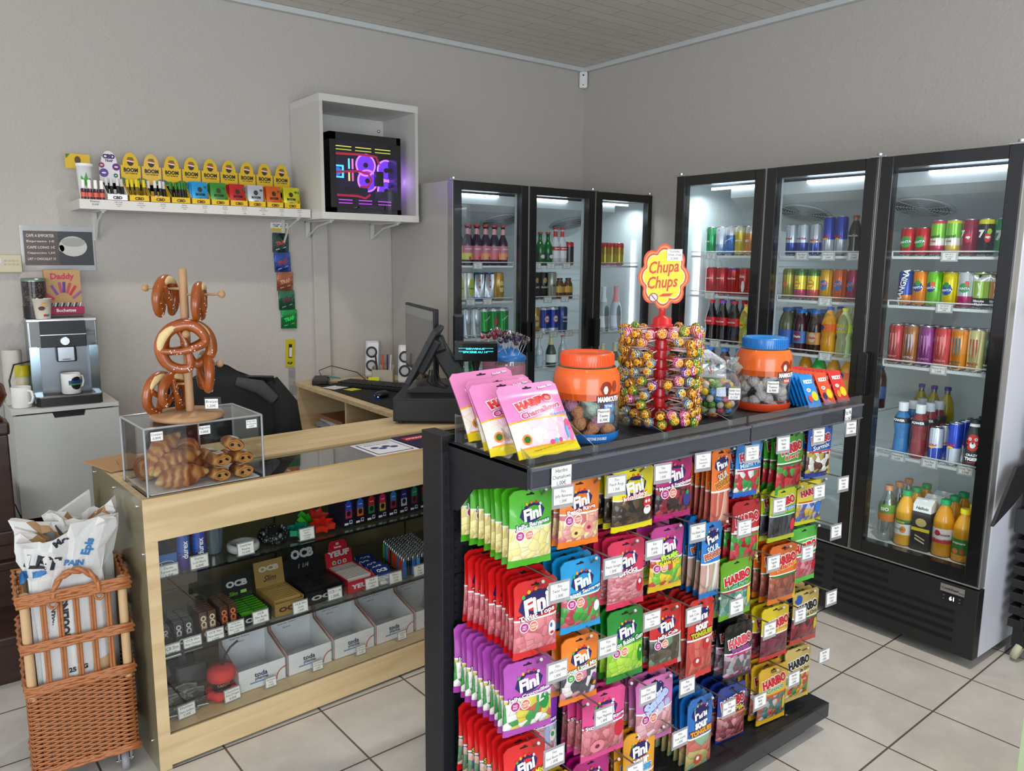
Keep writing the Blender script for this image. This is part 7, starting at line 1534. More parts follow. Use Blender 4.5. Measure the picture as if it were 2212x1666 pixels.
for k in range(10):
    x = SX(k)+.047; t = thing('display_carton', '%s counter display holding %s on wall shelf' % (['white-and-purple', 'yellow', 'peach-yellow'][0 if k == 0 else (2 if k == 2 else 1)], prod[k]), 'display box', (x, 4.115, 1.823), 0, 'herb display cartons on the wall shelf')
    c = WHITE if k == 0 else YL; w = .090; mb = MB(); h = .028
    mb.lo((-w/2, 0, 0), (w/2, .002, h), c); mb.lo((-w/2, .138, 0), (w/2, .14, .09), c)
    for xx in (-w/2, w/2-.002): mb.prism([(0, 0), (.14, 0), (.14, .10), (.11, .10), (0, h)], .002, c, Matrix(((0, 0, 1, xx), (1, 0, 0, 0), (0, 1, 0, 0), (0, 0, 0, 1))))
    mb.lo((-w/2, 0, 0), (w/2, .14, .002), c); mb.build('tray', t)
    H = MB(); M = Matrix.Translation((0, .140, .06)) @ Matrix.Rotation(PI/2, 4, 'X'); hh = .178
    H.prism(arch(w*.98, hh, .66), .002, mat('#e8e4ea', .5) if k == 0 else (mat('#e2b84a', .5) if k == 2 else YL), M); f = lambda px, py, q=1: Vector((px, .138-.0005*q, .06+py))
    if k == 0:
        H.text('CBD', lift(f, 1), mat('#3a2460', .5, var=0), w=.055, bold=.07, cy=.152); H.text('TRAP', lift(f, 1), mat('#3a2460', .5, var=0), w=.035, bold=.05, cy=.132)
        for (a, b, r_, cc) in ((-.025, .075, .020, '#5a4a9a'), (.03, .105, .017, '#6a2a7a'), (-.033, .110, .013, '#9a3a5a'), (.026, .065, .010, '#2a6a4a')): H.shape(circ(a, b, r_), lift(f, 1), mat(cc, .5)); H.shape(circ(a, b, r_*.5, r_*.2), lift(f, 2), WHITE)
    else:
        H.shape(circ(0, .135, .015, .020), lift(f, 1), mat('#3a2a1c', .5)); H.shape([(-.016, .142), (.016, .138), (.016, .144), (-.014, .150)], lift(f, 2), mat('#c83a2a', .5)); H.shape([(-.014, .150), (.016, .144), (.010, .156), (-.008, .156)], lift(f, 2), mat('#4a7a2a', .5)); H.shape([(-.016, .136), (.014, .132), (.016, .138), (-.016, .142)], lift(f, 2), mat('#e8e0c8', .5))
        H.text('BOOM', lift(f, 1), INK, stretch=(.064, .020), bold=.05, cy=.096); H.text('CBD PREMIUM', lift(f, 1), INK, w=.056, cy=.080); 
        for q in (-1, 1): H.shape([(q*.042, .03), (q*.012, .04), (q*.022, .052), (q*.042, .062)], lift(f, 1), mat('#3a7a5a', .5))
    H.build('header', t)
    fr = MB(); f2 = plane((0, -.0004, 0), (1, 0, 0), (0, 0, 1)); fr.text('CBD', f2, mat('#2a1c50' if k == 0 else '#4a2a14', .5, var=0), stretch=(.040, .014), bold=.05, cy=.013); fr.build('lettering', t)
    n = 1
    if k < 4:
        o = None
        for i in range([4, 5, 4, 6][k]):
            if o is None: mb = MB(); mb.tube([(0, 0, 0), (0, .018, .10)], .0075, mat(pc[k], .35, coat=.3), 10); mb.tube([(0, .004, .03), (0, .0105, .065)], .0079, mat('#1c1c1e' if k != 1 else '#6a5a14', .4), 10); o = mb.build('vape_pen'); q = o
            else: q = dup(o)
            q.location = (x-.034+i*.068/max(1, [4, 5, 4, 6][k]-1), 4.135+random.uniform(0, .05), 1.826); tag(q, '%s, %s in the tray on wall shelf' % (prod[k][:-1], ORD[i]), 'vape pen', prod[k]+' on the wall shelf')
    else:
        o = None
        for i in range(4):
            if o is None:
                mb = MB(); m = mat(pc[k], .22, .35, .5); w2, h2 = .078, .105; xs = [-w2/2+w2*j/6 for j in range(7)]; ys = [0, .01, .03, .055, .08, .088, h2]; T_ = lambda a, b: .0015+.007*max(0, 1-(2*a/w2)**2)*math.sin(PI*min(1, max(0, b/.085)))**.7
                for s in (-1, 1): mb.add([(a*(1-.25*max(0, (.03-b)/.03)), s*T_(a, b), b) for b in ys for a in xs], [((j*7+i2, j*7+i2+1, (j+1)*7+i2+1, (j+1)*7+i2) if s < 0 else (j*7+i2+7, j*7+i2+8, j*7+i2+1, j*7+i2)) for j in range(6) for i2 in range(6)], m, True)
                f = lambda a, b, q=1: Vector((a, -T_(a, b)-.0008*q, b)); mb.text('BOOM', lift(f, 2), INK, w=.046, bold=.05, cy=.042); mb.shape(circ(0, .066, .011, .013), lift(f, 1), mat('#2a2a1c', .5)); mb.shape(circ(0, .016, .018, .010), lift(f, 1), mat('#5a5a50', .4)); mb.shape(circ(.028, .08, .008, .006), lift(f, 1), mat('#2a5a2a', .5)); o = mb.build('herb_pouch'); q = o
            else: q = dup(o)
            q.location = (x+random.uniform(-.003, .003)+(.012 if (k == 9 and i) else 0), 4.128+i*.018, 1.829); q.rotation_euler = (-.10, 0, random.uniform(-.08, .08)); tag(q, '%s, %s from the front in its tray' % (prod[k][:-2] if prod[k].endswith('es') else prod[k], ORD[i]), 'pouch', prod[k]+' on the wall shelf')
o = None
for i in range(4):
    if o is None:
        o = thing('spray_bottle', '', 'bottle'); mb = MB(); mb.lathe([(.0115, 0), (.0115, .045), (.006, .05)], mat('#4a1a34', .3, coat=.4), 12); mb.lathe([(.0118, .01), (.0118, .030)], mat('#d8604a', .4), 12, cap=(False, False)); mb.build('bottle', o); mb = MB(); mb.lathe([(.0085, .048), (.0075, .085), (.006, .087)], WHITE, 12); mb.build('cap', o); q = o
    else: q = dup(o)
    q.location = (.692+i*.0255, 4.125, 1.823); q['label'] = 'small dark red spray bottle, %s from left end of wall shelf' % ORD[i]; q['group'] = 'spray bottles'
t = thing('plant_pot', 'white printed pot with green leaf behind the spray bottles', 'pot', (.715, 4.20, 1.823)); mb = MB(); mb.lathe([(.026, 0), (.034, .15), (.037, .151), (.037, .165), (.001, .167)], WHITE, 20); f = lambda x, y, k=1: Vector(((.031+.0004*k)*math.sin(x/.03), -(.0345+.0004*k)*math.cos(x/.03), y)); mb.shape([(-.02, .06), (-.01, .065), (0, .06), (.012, .07), (.02, .062), (.018, .10), (.008, .09), (.0, .125), (-.008, .092), (-.022, .11)], lift(f, 2), mat('#3a9a3a', .5)); mb.shape(rect(-.015, .035, .015, .05), lift(f, 2), mat('#3a7ab0', .5)); mb.build('pot', t)
t = thing('small_sign', 'small yellow landscape card behind the white pot', 'sign', (.70, 4.26, 1.97)); mb = MB(); mb.lo((-.052, 0, 0), (.052, .003, .066), YL); mb.build('card', t); mb = MB(); f = plane((0, -.0004, .033), (1, 0, 0), (0, 0, 1)); mb.shape(circ(0, .005, .013, .018), f, mat('#5a3a1c', .5)); mb.shape([(-.05, .03), (-.03, .032), (-.048, .01)], f, mat('#3a7a3a', .5)); mb.shape([(.05, -.03), (.03, -.03), (.048, -.005)], f, mat('#3a7a3a', .5)); mb.build('print', t); mb = MB(); mb.lo((-.003, .004, -.147), (.003, .008, .06), STEEL); mb.build('stem', t)
# white cube cabinet with computer
t = thing('wall_cabinet', 'open white cube cabinet hung on the back wall', 'cabinet', (2.08, 4.155, 1.77)); cx = 2.08
X0, X1, Y0_, Y1_, Z0_, Z1_ = -.297, .293, -.185, .20, 0, .635; k = .036
mb = MB(); mb.lo((X0, Y0_, Z0_), (X1, Y1_, Z0_+k), LAM); mb.lo((X0, Y0_, Z1_-k), (X1, Y1_, Z1_), LAM); mb.lo((X0+.001, Y0_+.001, k), (X0+.019, Y1_, Z1_-k), LAMS); mb.lo((X1-.019, Y0_+.001, k), (X1-.001, Y1_, Z1_-k), LAMS); mb.lo((X0+.01, Y1_-.012, k), (X1-.01, Y1_, Z1_-k), LAM); mb.build('carcass', t)
mb = MB(); mb.ball((X1-.05, Y1_-.014, Z1_-k-.06), .010, CHROME, 10, 6); mb.build('cam_fitting', t)
for x in (X0+.08, X1-.10): mb = MB(); mb.lo((x-.012, -.13, -.008), (x+.012, Y1_, 0), LAM); mb.lo((x-.012, Y1_-.01, -.09), (x+.012, Y1_, 0), LAM); mb.tube([(x, -.12, -.01), (x, .05, -.03), (x, Y1_-.01, -.085)], .007, LAM, 6); mb.build('bracket', t)
t = thing('desktop_computer', 'black computer tower with glass side and coloured lights in the wall cabinet', 'computer', (2.08, 4.03, 1.807))
mb = MB(); bk = mat('#0c0c0e', .3, coat=.4); w, d, h = .43, .21, .425; x0 = -.215
mb.lo((x0, .004, 0), (x0+w, d, .03), bk); mb.lo((x0, .004, h-.04), (x0+w, d, h), bk); mb.lo((x0, .004, 0), (x0+.035, d, h), bk); mb.lo((x0+w-.025, .004, 0), (x0+w, d, h), bk); mb.lo((x0, d-.01, 0), (x0+w, d, h), mat('#141318', .5)); mb.build('case', t)
mb = MB(); mb.lo((x0+.03, .002, .028), (x0+w-.022, .004, h-.038), glassy('computer_glass', '#d0d0dc', .03, .01, edge=.25)); mb.build('glass_panel', t)
def em(c, s=4): return mat(c, .4, emit=s, var=0)
mb = MB()
for z, c in ((.355, '#d8d84a'), (.338, '#b8c83a')):
    for i in range(3): mb.lo((x0+.045+i*.12, .03, z), (x0+.14+i*.12, .035, z+.004), em(c, 3))
for z, c in ((.072, '#c85ae0'), (.055, '#c84ad8')):
    for i in range(3): mb.lo((x0+.06+i*.12, .03, z), (x0+.14+i*.12, .035, z+.004), em(c, 3))
mb.build('led_strips', t)
for cx_, cz_, r_ in ((.045, .275, .058), (.055, .190, .058), (.175, .255, .055), (.175, .140, .055)):
    mb = MB(); mb.tube([(cx_+r_*math.cos(a), .10, cz_+r_*math.sin(a)) for a in [2*PI*q/24 for q in range(24)]], .005, em('#9a5af0', 7), 6, closed=True); mb.lathe([(r_-.006, 0), (r_-.006, .004)], em('#6a32c8', 3), 24, M=Matrix.Translation((cx_, .11, cz_)) @ Matrix.Rotation(PI/2, 4, 'X')); mb.lathe([(.014, 0), (.014, .006)], bk, 14, M=Matrix.Translation((cx_, .104, cz_)) @ Matrix.Rotation(PI/2, 4, 'X')); mb.build('lit_fan', t)
mb = MB(); mb.tube([(-.16, .09, .20), (-.10, .09, .20), (-.10, .09, .26), (-.16, .09, .26)], .007, em('#3aa8f0', 6), 6, closed=True); mb.lathe([(.022, 0), (.022, .01)], em('#2a80d0', 2), 14, M=Matrix.Translation((-.13, .10, .23)) @ Matrix.Rotation(PI/2, 4, 'X')); mb.build('pump_block', t)
mb = MB()
for i, c in enumerate(('#4ad8e0', '#e06aa8')):
    mb.lo((-.075+i*.022, .07, .245), (-.067+i*.022, .075, .30), em(c, 4)); mb.lo((-.075+i*.022, .07, .18), (-.067+i*.022, .075, .225), em(['#e0d85a', '#e05a9a'][i], 3))
mb.build('memory_modules', t)
mb = MB(); rd = em('#c81e3a', 1.6); mb.tube([(-.18, .06, .22), (-.02, .06, .235), (.04, .06, .225), (.06, .06, .19), (.04, .06, .155), (-.01, .06, .15)], .006, rd, 8); mb.tube([(-.18, .06, .32), (.02, .06, .325), (.09, .06, .32), (.11, .06, .28)], .006, rd, 8); mb.tube([(-.15, .06, .10), (-.03, .06, .10), (.02, .06, .09), (.05, .06, .11)], .006, rd, 8); mb.build('coolant_tubes', t)
mb = MB(); mb.lo((.085, .05, .16), (.13, .08, .24), mat('#2a2630', .3)); mb.lo((.09, .045, .08), (.19, .08, .13), mat('#5a606a', .4)); mb.lo((-.09, .05, .12), (.03, .09, .145), mat('#16161a', .3)); mb.build('graphics_card', t)
d_ = bpy.data.lights.new('computer_glow_light', 'POINT'); d_.energy = .35; d_.color = (.55, .3, 1); d_.shadow_soft_size = .05; o_ = bpy.data.objects.new('computer_glow_light', d_); COL.objects.link(o_); o_.location = (2.30, 4.10, 2.0)
# hanging strip of sachets
t = thing('price_sign', 'tiny white and yellow price slip above the hanging sachets', 'sign', (1.70, YA-.003, 1.735)); mb = MB(); mb.lo((-.05, 0, -.022), (.05, .002, .022), PAPER); mb.lo((-.05, -.0006, -.022), (.05, .0, -.008), YL); f = plane((0, -.001, 0), (1, 0, 0), (0, 0, 1)); mb.text('CBD TRAP   BOOM', f, INK, w=.08, cy=.012); mb.text('1,90€   2,90€', f, INK, w=.07, cy=.002); mb.build('slip', t)
for i, (c, nm, c2) in enumerate([('#1c3a34', 'black-green', '#c8502a'), ('#2a4a9a', 'blue', '#b83a3a'), ('#a8603a', 'copper', '#d8a080'), ('#2a6a4a', 'dark green', '#7a2a4a'), ('#1f9a4a', 'shiny emerald green', '#3af06a')]):
    z1 = 1.70-i*.107; o = MB(); m = mat(c, .15, .6, .6, bump=.5, scale=22, var=.3); xs = [-.046+.092*j/6 for j in range(7)]; ys = [0, .015, .04, .07, .095, .108]; T_ = lambda a, b: .002+.006*max(0, 1-(a/.046)**2)*math.sin(PI*b/.108)
    o.add([(a, -T_(a, b), b) for b in ys for a in xs]+[(a, .003, b) for b in ys for a in xs], [(j*7+q, j*7+q+1, (j+1)*7+q+1, (j+1)*7+q) for j in range(5) for q in range(6)]+[(42+j*7+q, 42+(j+1)*7+q, 42+(j+1)*7+q+1, 42+j*7+q+1) for j in range(5) for q in range(6)], m, True)
    f = lambda a, b, q=1: Vector((a, -T_(a, b)-.0006*q, b)); o.text('TRAP', lift(f, 2), mat(c2, .3, .3, var=0), stretch=(.06, .022), bold=.05, cy=.055, rot=.3); o.shape([(-.03, .012), (.03, .03), (.03, .034), (-.03, .018)], lift(f, 2), mat('#c8d0d8', .2, .5))
    q = o.build('foil_sachet'); q.location = (1.700+i*.008, YA-.010-.004*(i % 2), z1-.108); q.rotation_euler = (0, [.02, -.04, .03, -.02, .03][i], 0); tag(q, '%s foil sachet, %s from top of the hanging strip on wall' % (nm, ORD[i]), 'sachet', 'hanging foil sachets')
mb = MB(); mb.prism(rect(-.026, 0, .026, .158), .003, mat('#c8b81c', .4), Matrix.Rotation(PI/2, 4, 'X')); mb.shape(rect(-.010, .05, .010, .13), lambda x, y: Vector((x, -.0036, y)), mat('#22221c', .4)); mb.box((0, -.008, .083), (.016, .009, .055), mat('#dcdcd8', .35), .003); mb.text('FLIP', lambda x, y: Vector((x, -.0036, y)), INK, w=.03, bold=.05, cy=.02); q = mb.build('blister_card'); q.location = (1.732, YA-.002, .943); q.rotation_euler = (0, .05, 0); tag(q, 'yellow blister card with a white lighter taped low on the wall', 'blister pack')
q = MB().lo((-.020, -.002, 0), (.020, 0, .16), glassy('clear_tape', '#e8e8e8', .12, alpha=.25)).build('clear_strip'); q.location = (1.742, YA-.001, .775); tag(q, 'clear plastic strip hanging below the yellow blister card', 'strip')
# coffee price sign, alarm panel
t = thing('menu_sign', 'laminated dark coffee price sign with picture of a white cup', 'sign', (.606, YA-.002, 1.60), 0); mb = MB(); mb.lo((-.155, -.003, -.105), (.155, 0, .105), glassy('laminate', '#e0e0e0', .2, .05, alpha=.5)); mb.lo((-.142, -.004, -.080), (.148, -.003, .080), mat('#1c1916', .3, coat=.5)); mb.lo((-.142, -.0045, -.080), (.0, -.004, .080), mat('#4a382a', .3, coat=.5)); mb.build('sheet', t)
mb = MB(); f = plane((0, -.0048, 0), (1, 0, 0), (0, 0, 1)); tc2 = mat('#e0d8cc', .5, var=0)
for i, s in enumerate(['CAFE A EMPORTER', 'Expresso 1€', 'CAFE LONG 1€', 'Cappuccino 1,5€', 'LAIT + CHOCOLAT 1€']): mb.text(s, f, tc2, stretch=(.115, .0125 if i else .014), cx=-.073, cy=.058-i*.027, bold=.02)
mb.shape(circ(.062, .010, .060, .048), lift(f, 1), mat('#d8d8d4', .4)); mb.shape(circ(.064, .030, .052, .022), lift(f, 2), mat('#b0b0a8', .4)); mb.shape(circ(.012, .0, .012, .016), lift(f, 1), mat('#c8c8c4', .4)); mb.build('print', t)
t = thing('alarm_panel', 'cream wall keypad with small display beside the coffee sign', 'keypad', (.385, YA, 1.527)); mb = MB(); mb.lo((-.065, -.03, -.040), (.062, 0, .040), mat('#cfc6a8', .5), .004); mb.build('case', t); mb = MB(); mb.lo((-.055, -.032, .0), (-.018, -.03, .024), mat('#c8d4dc', .3)); mb.build('screen', t)
for r_ in range(2):
    mb = MB()
    for c_ in range(4): mb.lo((-.008+c_*.016, -.032, -.006+r_*.016), (.002+c_*.016, -.03, .002+r_*.016), mat('#b8b094', .5))
    mb.build('key_row', t)['kind'] = 'stuff'
# ================================================================ LEFT CORNER
DW_ = wood('#241410', '#3a2118', (2, 8, 8), .35, 'dark_wood')
t = thing('staircase', 'dark brown wooden stair at the left edge', 'stairs', (0, 3.3, 0))
for i, (y0, z) in enumerate(((3.24, .19), (3.52, .38), (3.80, .57))):
    mb = MB(); mb.lo((-.9, y0-3.3, z-.035), (.285, y0-3.3+.32, z), DW_, .006); mb.build('tread', t); mb = MB(); mb.lo((-.9, y0-3.3+.03, z-.19), (.275, y0-3.3+.05, z-.035), DW_); mb.build('riser', t)
mb = MB(); mb.lo((.262, 0.0, 0), (.280, 1.02, .17), DW_); mb.build('stringer', t)
t = thing('newel_post', 'dark turned newel post with round wooden ball on top', 'post', (.215, 3.60, .38))
mb = MB(); mb.lo((-.055, -.055, 0), (.055, .055, .50), DW_, .006); mb.lo((-.065, -.065, .06), (.065, .065, .12), DW_, .008); mb.lo((-.062, -.062, .50), (.062, .062, .55), DW_, .010); mb.build('post', t)
mb = MB(); mb.lathe([(.045, .55), (.05, .56), (.028, .585), (.05, .61), (.068, .65), (.060, .69), (.03, .715), (.001, .72)], mat('#5a2c16', .3, coat=.6, var=.2), 24); mb.build('finial', t)
struct(MB().lo((.29, 4.10, 0), (.86, YA, .34), DW_).build('trim_4'))
# small white cabinet
CW = mat('#c9cbc7', .45, var=.02); CWT = mat('#d2d2cd', .45)
t = thing('small_cabinet', 'small white cabinet under the coffee machine', 'cabinet', (.54, 4.18, 0)); X0, X1 = -.216, .214; Y0 = -.17
mb = MB(); mb.lo((X0, Y0, .872), (X1, .165, .890), CWT, .001); mb.lo((X0, Y0+.02, .0), (X0+.018, .165, .872), CW); mb.lo((X1-.018, Y0+.02, .40), (X1, .165, .872), CW); mb.lo((X0, .15, .40), (X1, .165, .872), CW); mb.lo((X0, Y0+.02, .40), (X1, .165, .415), CW); mb.build('carcass', t)
mb = MB(); za, zb = .395, .866; pts = [(X0+.004, za), (X1-.002, za), (X1-.002, zb), (.075, zb), (.068, zb-.024), (-.052, zb-.024), (-.059, zb), (X0+.004, zb)]
mb.prism(pts, .018, CW, Matrix(((1, 0, 0, 0), (0, 0, 1, Y0), (0, 1, 0, 0), (0, 0, 0, 1)))); dr = mb.build('door', t)
mb = MB(); mb.lo((-.06, Y0+.016, zb-.03), (.076, Y0+.019, zb), BLACK); mb.build('grip_recess', dr)
# coffee machine
ZC = .891; t = thing('coffee_machine', 'silver and black bean-to-cup coffee machine on the white cabinet', 'coffee machine', (.567, 4.20, ZC), math.radians(-3))
SLV2 = mat('#9aa4ac', .18, .85, var=0); GRY = mat('#4a4746', .25, .3, coat=.4)
mb = MB(); mb.lo((-.14, -.05, 0), (.14, .14, .39), mat('#8a8a8a', .3, .5), .01); mb.lo((-.14, -.085, 0), (-.10, -.05, .39), SLV2, .006); mb.lo((.10, -.085, 0), (.14, -.05, .39), SLV2, .006); mb.lo((-.142, -.087, .375), (.142, .14, .392), mat('#b0b0b0', .25, .8), .004); mb.build('body', t)
mb = MB(); mb.lo((-.132, -.088, .265), (-.092, -.084, .378), GRY); mb.lo((.092, -.088, .265), (.132, -.084, .378), GRY); mb.lo((-.138, -.088, .02), (-.10, -.084, .262), mat('#a8bcc8', .12, .9, var=0)); mb.lo((.10, -.088, .02), (.138, -.084, .262), mat('#a8bcc8', .12, .9, var=0)); mb.build('side_panels', t)
mb = MB(); mb.lo((-.092, -.092, .26), (.092, -.05, .380), BLACK, .002); mb.build('control_panel', t); mb = MB(); mb.lo((-.092, -.0935, .316), (.092, -.092, .319), CHROME); mb.build('chrome_line', t)
mb = MB(); mb.lathe([(.021, 0), (.021, .012), (.018, .014)], CHROME, 24, M=Matrix.Translation((.004, -.092, .288)) @ Matrix.Rotation(PI/2, 4, 'X')); mb.build('dial', t)
mb = MB(); mb.lo((-.035, -.125, .195), (.045, -.06, .262), BLACK, .006); mb.lo((-.03, -.127, .20), (.034, -.124, .262), mat('#c0c6cc', .2, .7)); f = plane((.002, -.1275, .207), (1, 0, 0), (0, 0, 1)); mb.text('SIEMENS', f, INK, w=.034); mb.build('spout', t)
mb = MB(); mb.lo((-.10, -.052, .06), (.10, -.048, .26), mat('#8c9298', .25, .7)); mb.build('back_plate', t)
mb = MB(); mb.prism([(-.128, -.06), (.132, -.06), (.135, -.145), (.12, -.165), (-.115, -.165), (-.13, -.145)], .040, mat('#1c1a1a', .35), None); mb.prism([(-.130, -.06), (.134, -.06), (.137, -.147), (.122, -.167), (-.117, -.167), (-.132, -.147)], .006, mat('#8a847e', .25, .7), Matrix.Translation((0, 0, .040))); mb.prism([(-.10, -.075), (.11, -.075), (.11, -.14), (-.10, -.14)], .0012, BLACK, Matrix.Translation((0, 0, .046))); mb.build('drip_tray', t)
def mug(x, y, z, rz, label, logo):
    t = thing('mug', label, 'mug', (x, y, z), rz, 'white mugs'); mb = MB(); mb.lathe([(.036, 0), (.040, .004), (.040, .092), (.038, .094), (.036, .090), (.036, .01), (.001, .008)], WHITE, 28, cap=(True, False)); mb.build('cup', t)
    mb = MB(); mb.tube([(.038, 0, .078), (.058, 0, .074), (.064, 0, .05), (.056, 0, .026), (.038, 0, .020)], .0055, WHITE, 8); mb.build('handle', t)
    if logo:
        mb = MB(); f = lambda a, b, k=1: Vector(((.040+.0005*k)*math.sin(a/.04), -(.040+.0005*k)*math.cos(a/.04), b+.05)); D_ = lambda r1, c, k: [mb.shape([(-r1+2*r1*i/6, -math.sqrt(max(0, r1*r1-(-r1+2*r1*i/6)**2))), (-r1+2*r1*(i+1)/6, -math.sqrt(max(0, r1*r1-(-r1+2*r1*(i+1)/6)**2))), (-r1+2*r1*(i+1)/6, math.sqrt(max(0, r1*r1-(-r1+2*r1*(i+1)/6)**2))), (-r1+2*r1*i/6, math.sqrt(max(0, r1*r1-(-r1+2*r1*i/6)**2)))], lift(f, k), mat(c, .4, var=0)) for i in range(6)]
        D_(.030, '#16181c', 1)
        for i in range(6): a, b = -.035+.07*i/6, -.035+.07*(i+1)/6; mb.shape(rect(a, -.002, b, .013), lift(f, 2), mat('#1c3a7a', .4, var=0)); mb.shape(rect(a, -.008, b, -.002), lift(f, 2), mat('#3a9a3a', .4, var=0))
        mb.build('printed_logo', t)
    return t
mug(.573, 4.078, ZC+.0485, .5, 'white mug with round dark logo under the coffee spout', True)
mug(.376, 4.10, ZC, -.9, 'plain white mug on the cabinet left of the coffee machine', False)
t = thing('paper_roll', 'tall white container behind the plain mug', 'container', (.362, 4.21, ZC)); mb = MB(); mb.lathe([(.040, 0), (.040, .245), (.036, .250)], mat('#c9c4ba', .6), 24); mb.build('roll', t)
t = thing('plastic_jar', 'yellow-lidded jar standing behind the plain white mug', 'jar', (.392, 4.245-.055, ZC)); mb = MB(); mb.lathe([(.03, 0), (.032, .12), (.03, .13)], mat('#c8c4a0', .4), 20); mb.build('jar_body', t); mb = MB(); mb.lathe([(.034, .13), (.034, .175), (.03, .18)], mat('#c8b81c', .4), 20); mb.build('lid', t)
q = MB().tube([(.43, 4.15, ZC+.20), (.36, 4.13, ZC+.19), (.337, 4.12, ZC+.12), (.343, 4.115, ZC+.02)], .004, BLACK, 8).build('milk_hose'); tag(q, 'thin black milk hose curving from the coffee machine', 'hose')
ZM = ZC+.394
t = thing('coffee_tin', 'black coffee bean tin with silver lid on the coffee machine', 'tin', (.468, 4.17, ZM)); mb = MB(); R=.049; mb.lathe([(R, 0), (R, .165)], pieces('bean_print', ['#1c1214', '#2c1c1c', '#5a4444', '#140e10'], 140, '#08070a', .3), 28); mb.lathe([(R+.0004, 0), (R+.0004, .055)], mat('#14100f', .3), 28, cap=(False, False)); mb.build('tin_body', t); mb = MB(); mb.lathe([(R+.001, .165), (R+.001, .178), (R-.004, .18), (.001, .178)], mat('#8a9a8e', .3, .7), 28); mb.build('lid', t)
mb = MB(); f = lambda a, b, k=1: Vector(((R+.0008*k)*math.sin(a/R), -(R+.0008*k)*math.cos(a/R), b)); mb.text('Milano', lift(f, 1), TW, w=.075, rot=PI/2, cx=.0, cy=.055, cut=.008); mb.build('lettering', t)
t = thing('paper_cup', 'cream paper cup with printed coffee cup on the coffee machine', 'paper cup', (.487, 4.095, ZM)); mb = MB(); mb.lathe([(.029, 0), (.0385, .088), (.040, .089), (.0385, .091), (.036, .088), (.03, .01)], mat('#e0d8c4', .6), 24, cap=(True, False)); f = lambda a, b, k=1: Vector(((.0335+.0006*k+b*.05)*math.sin(a/.034), -(.0335+.0006*k+b*.09)*math.cos(a/.034), b)); mb.shape(circ(-.008, .048, .012, .009), lift(f, 2), mat('#4a2c1c', .5)); mb.shape(circ(.002, .065, .012, .008), lift(f, 2), mat('#d8a868', .5)); mb.shape(rect(-.002, .012, .010, .022), lift(f, 2), mat('#b83a2a', .5)); mb.shape(rect(.010, .012, .020, .022), lift(f, 2), mat('#3a7aa0', .5)); mb.build('cup', t)
t = thing('sugar_box', 'tan upright sugar stick box with pink lettering', 'box', (.592, 4.22, ZM)); mb = MB(); mb.lo((-.074, 0, 0), (.074, .05, .215), mat('#c09a68', .6)); mb.build('carton', t); mb = MB(); f = plane((0, -.0006, 0), (1, 0, 0), (0, 0, 1)); mb.text('Daddy', f, mat('#c8285a', .5, var=0), w=.098, bold=.03, cy=.182)
for i, (a, c) in enumerate(zip((-.9, -.5, -.15, 0.05, .3, .55, .85), ('#c83a5a', '#8a4a9a', '#b84a7a', '#5a3a8a', '#b84a5a', '#c82a3a', '#9a5a9a'))):
    x, z = math.sin(a)*.05, .03+math.cos(a)*.08; dx, dz = math.sin(a), math.cos(a); mb.shape([(x-.006*dz, z+.006*dx), (x+.006*dz, z-.006*dx), (x+.006*dz+dx*.05, z-.006*dx+dz*.05), (x-.006*dz+dx*.05, z+.006*dx+dz*.05)], lift(f, 1), mat(c, .5))
mb.build('print', t); mb = MB(); mb.lo((-.076, -.045, .012), (.076, .0, .045), mat('#a81c50', .5), .002); f = plane((0, -.0456, .03), (1, 0, 0), (0, 0, 1)); mb.text('Buchettes', f, TW, w=.08); mb.lo((-.07, -.043, .0), (.07, 0, .012), mat('#5a4a4a', .5)); mb.build('front_tray', t); mb = MB()
for i in range(16): mb.tube([(-.068+i*.0085, -.03+.012*(i % 3), .046), (-.06+i*.0085, -.01, .062)], .004, mat(['#d8d8dc', '#3a3a44', '#b8b8c0'][i % 3], .4), 6)
mb.build('sugar_sticks', t)['kind'] = 'stuff'
# ---------------- wicker trolley with flour sacks
WK = mat('#a8683a', .5, coat=.2, var=.25, scale=90); WKP = wood('#b89468', '#c8a67c', (6, 6, 1), .6, 'peeled_post')
t = thing('wicker_basket', 'tall wicker baguette trolley on small wheels', 'basket', (.318, 2.565, 0), math.radians(-4)); hw, hd = .130, .105; zb_, zm, zt = .085, .335, .632
mb = MB()
def ringpath(w, d, z, n=12, off=0, amp=.0045, ph=0):
    P = []; per = [(-w, -d), (w, -d), (w, d), (-w, d)]
    for s in range(4):
        a, b = per[s], per[(s+1) % 4]
        for i in range(n):
            q = i/n; x = a[0]+(b[0]-a[0])*q; y = a[1]+(b[1]-a[1])*q; nx = (b[1]-a[1]); ny = -(b[0]-a[0]); L = math.hypot(nx, ny); o = amp*math.cos(PI*(i+ph)); P.append((x+nx/L*o, y+ny/L*o, z))
    return P
rows = 34
for k in range(rows):
    z = zb_+.012+(zm-zb_-.02)*k/(rows-1); mb.tube(ringpath(hw+.004, hd+.004, z, 12, 0, .0045, k % 2), .0036, WK, 5, closed=True)
mb.build('woven_body', t)
mb = MB()
for s, (ax, ay, bx, by) in enumerate(((-hw, -hd, hw, -hd), (hw, -hd, hw, hd), (hw, hd, -hw, hd), (-hw, hd, -hw, -hd))):
    for i in range(1, 12): q = i/12; mb.rod((ax+(bx-ax)*q, ay+(by-ay)*q, zb_), (ax+(bx-ax)*q, ay+(by-ay)*q, zm), .0022, WK, 5)
mb.build('ribs', t)['kind'] = 'stuff'
mb = MB(); mb.lo((-hw+.002, -hd+.002, zb_), (hw-.002, hd-.002, zb_+.008), mat('#8a5630', .7)); mb.build('bottom', t)
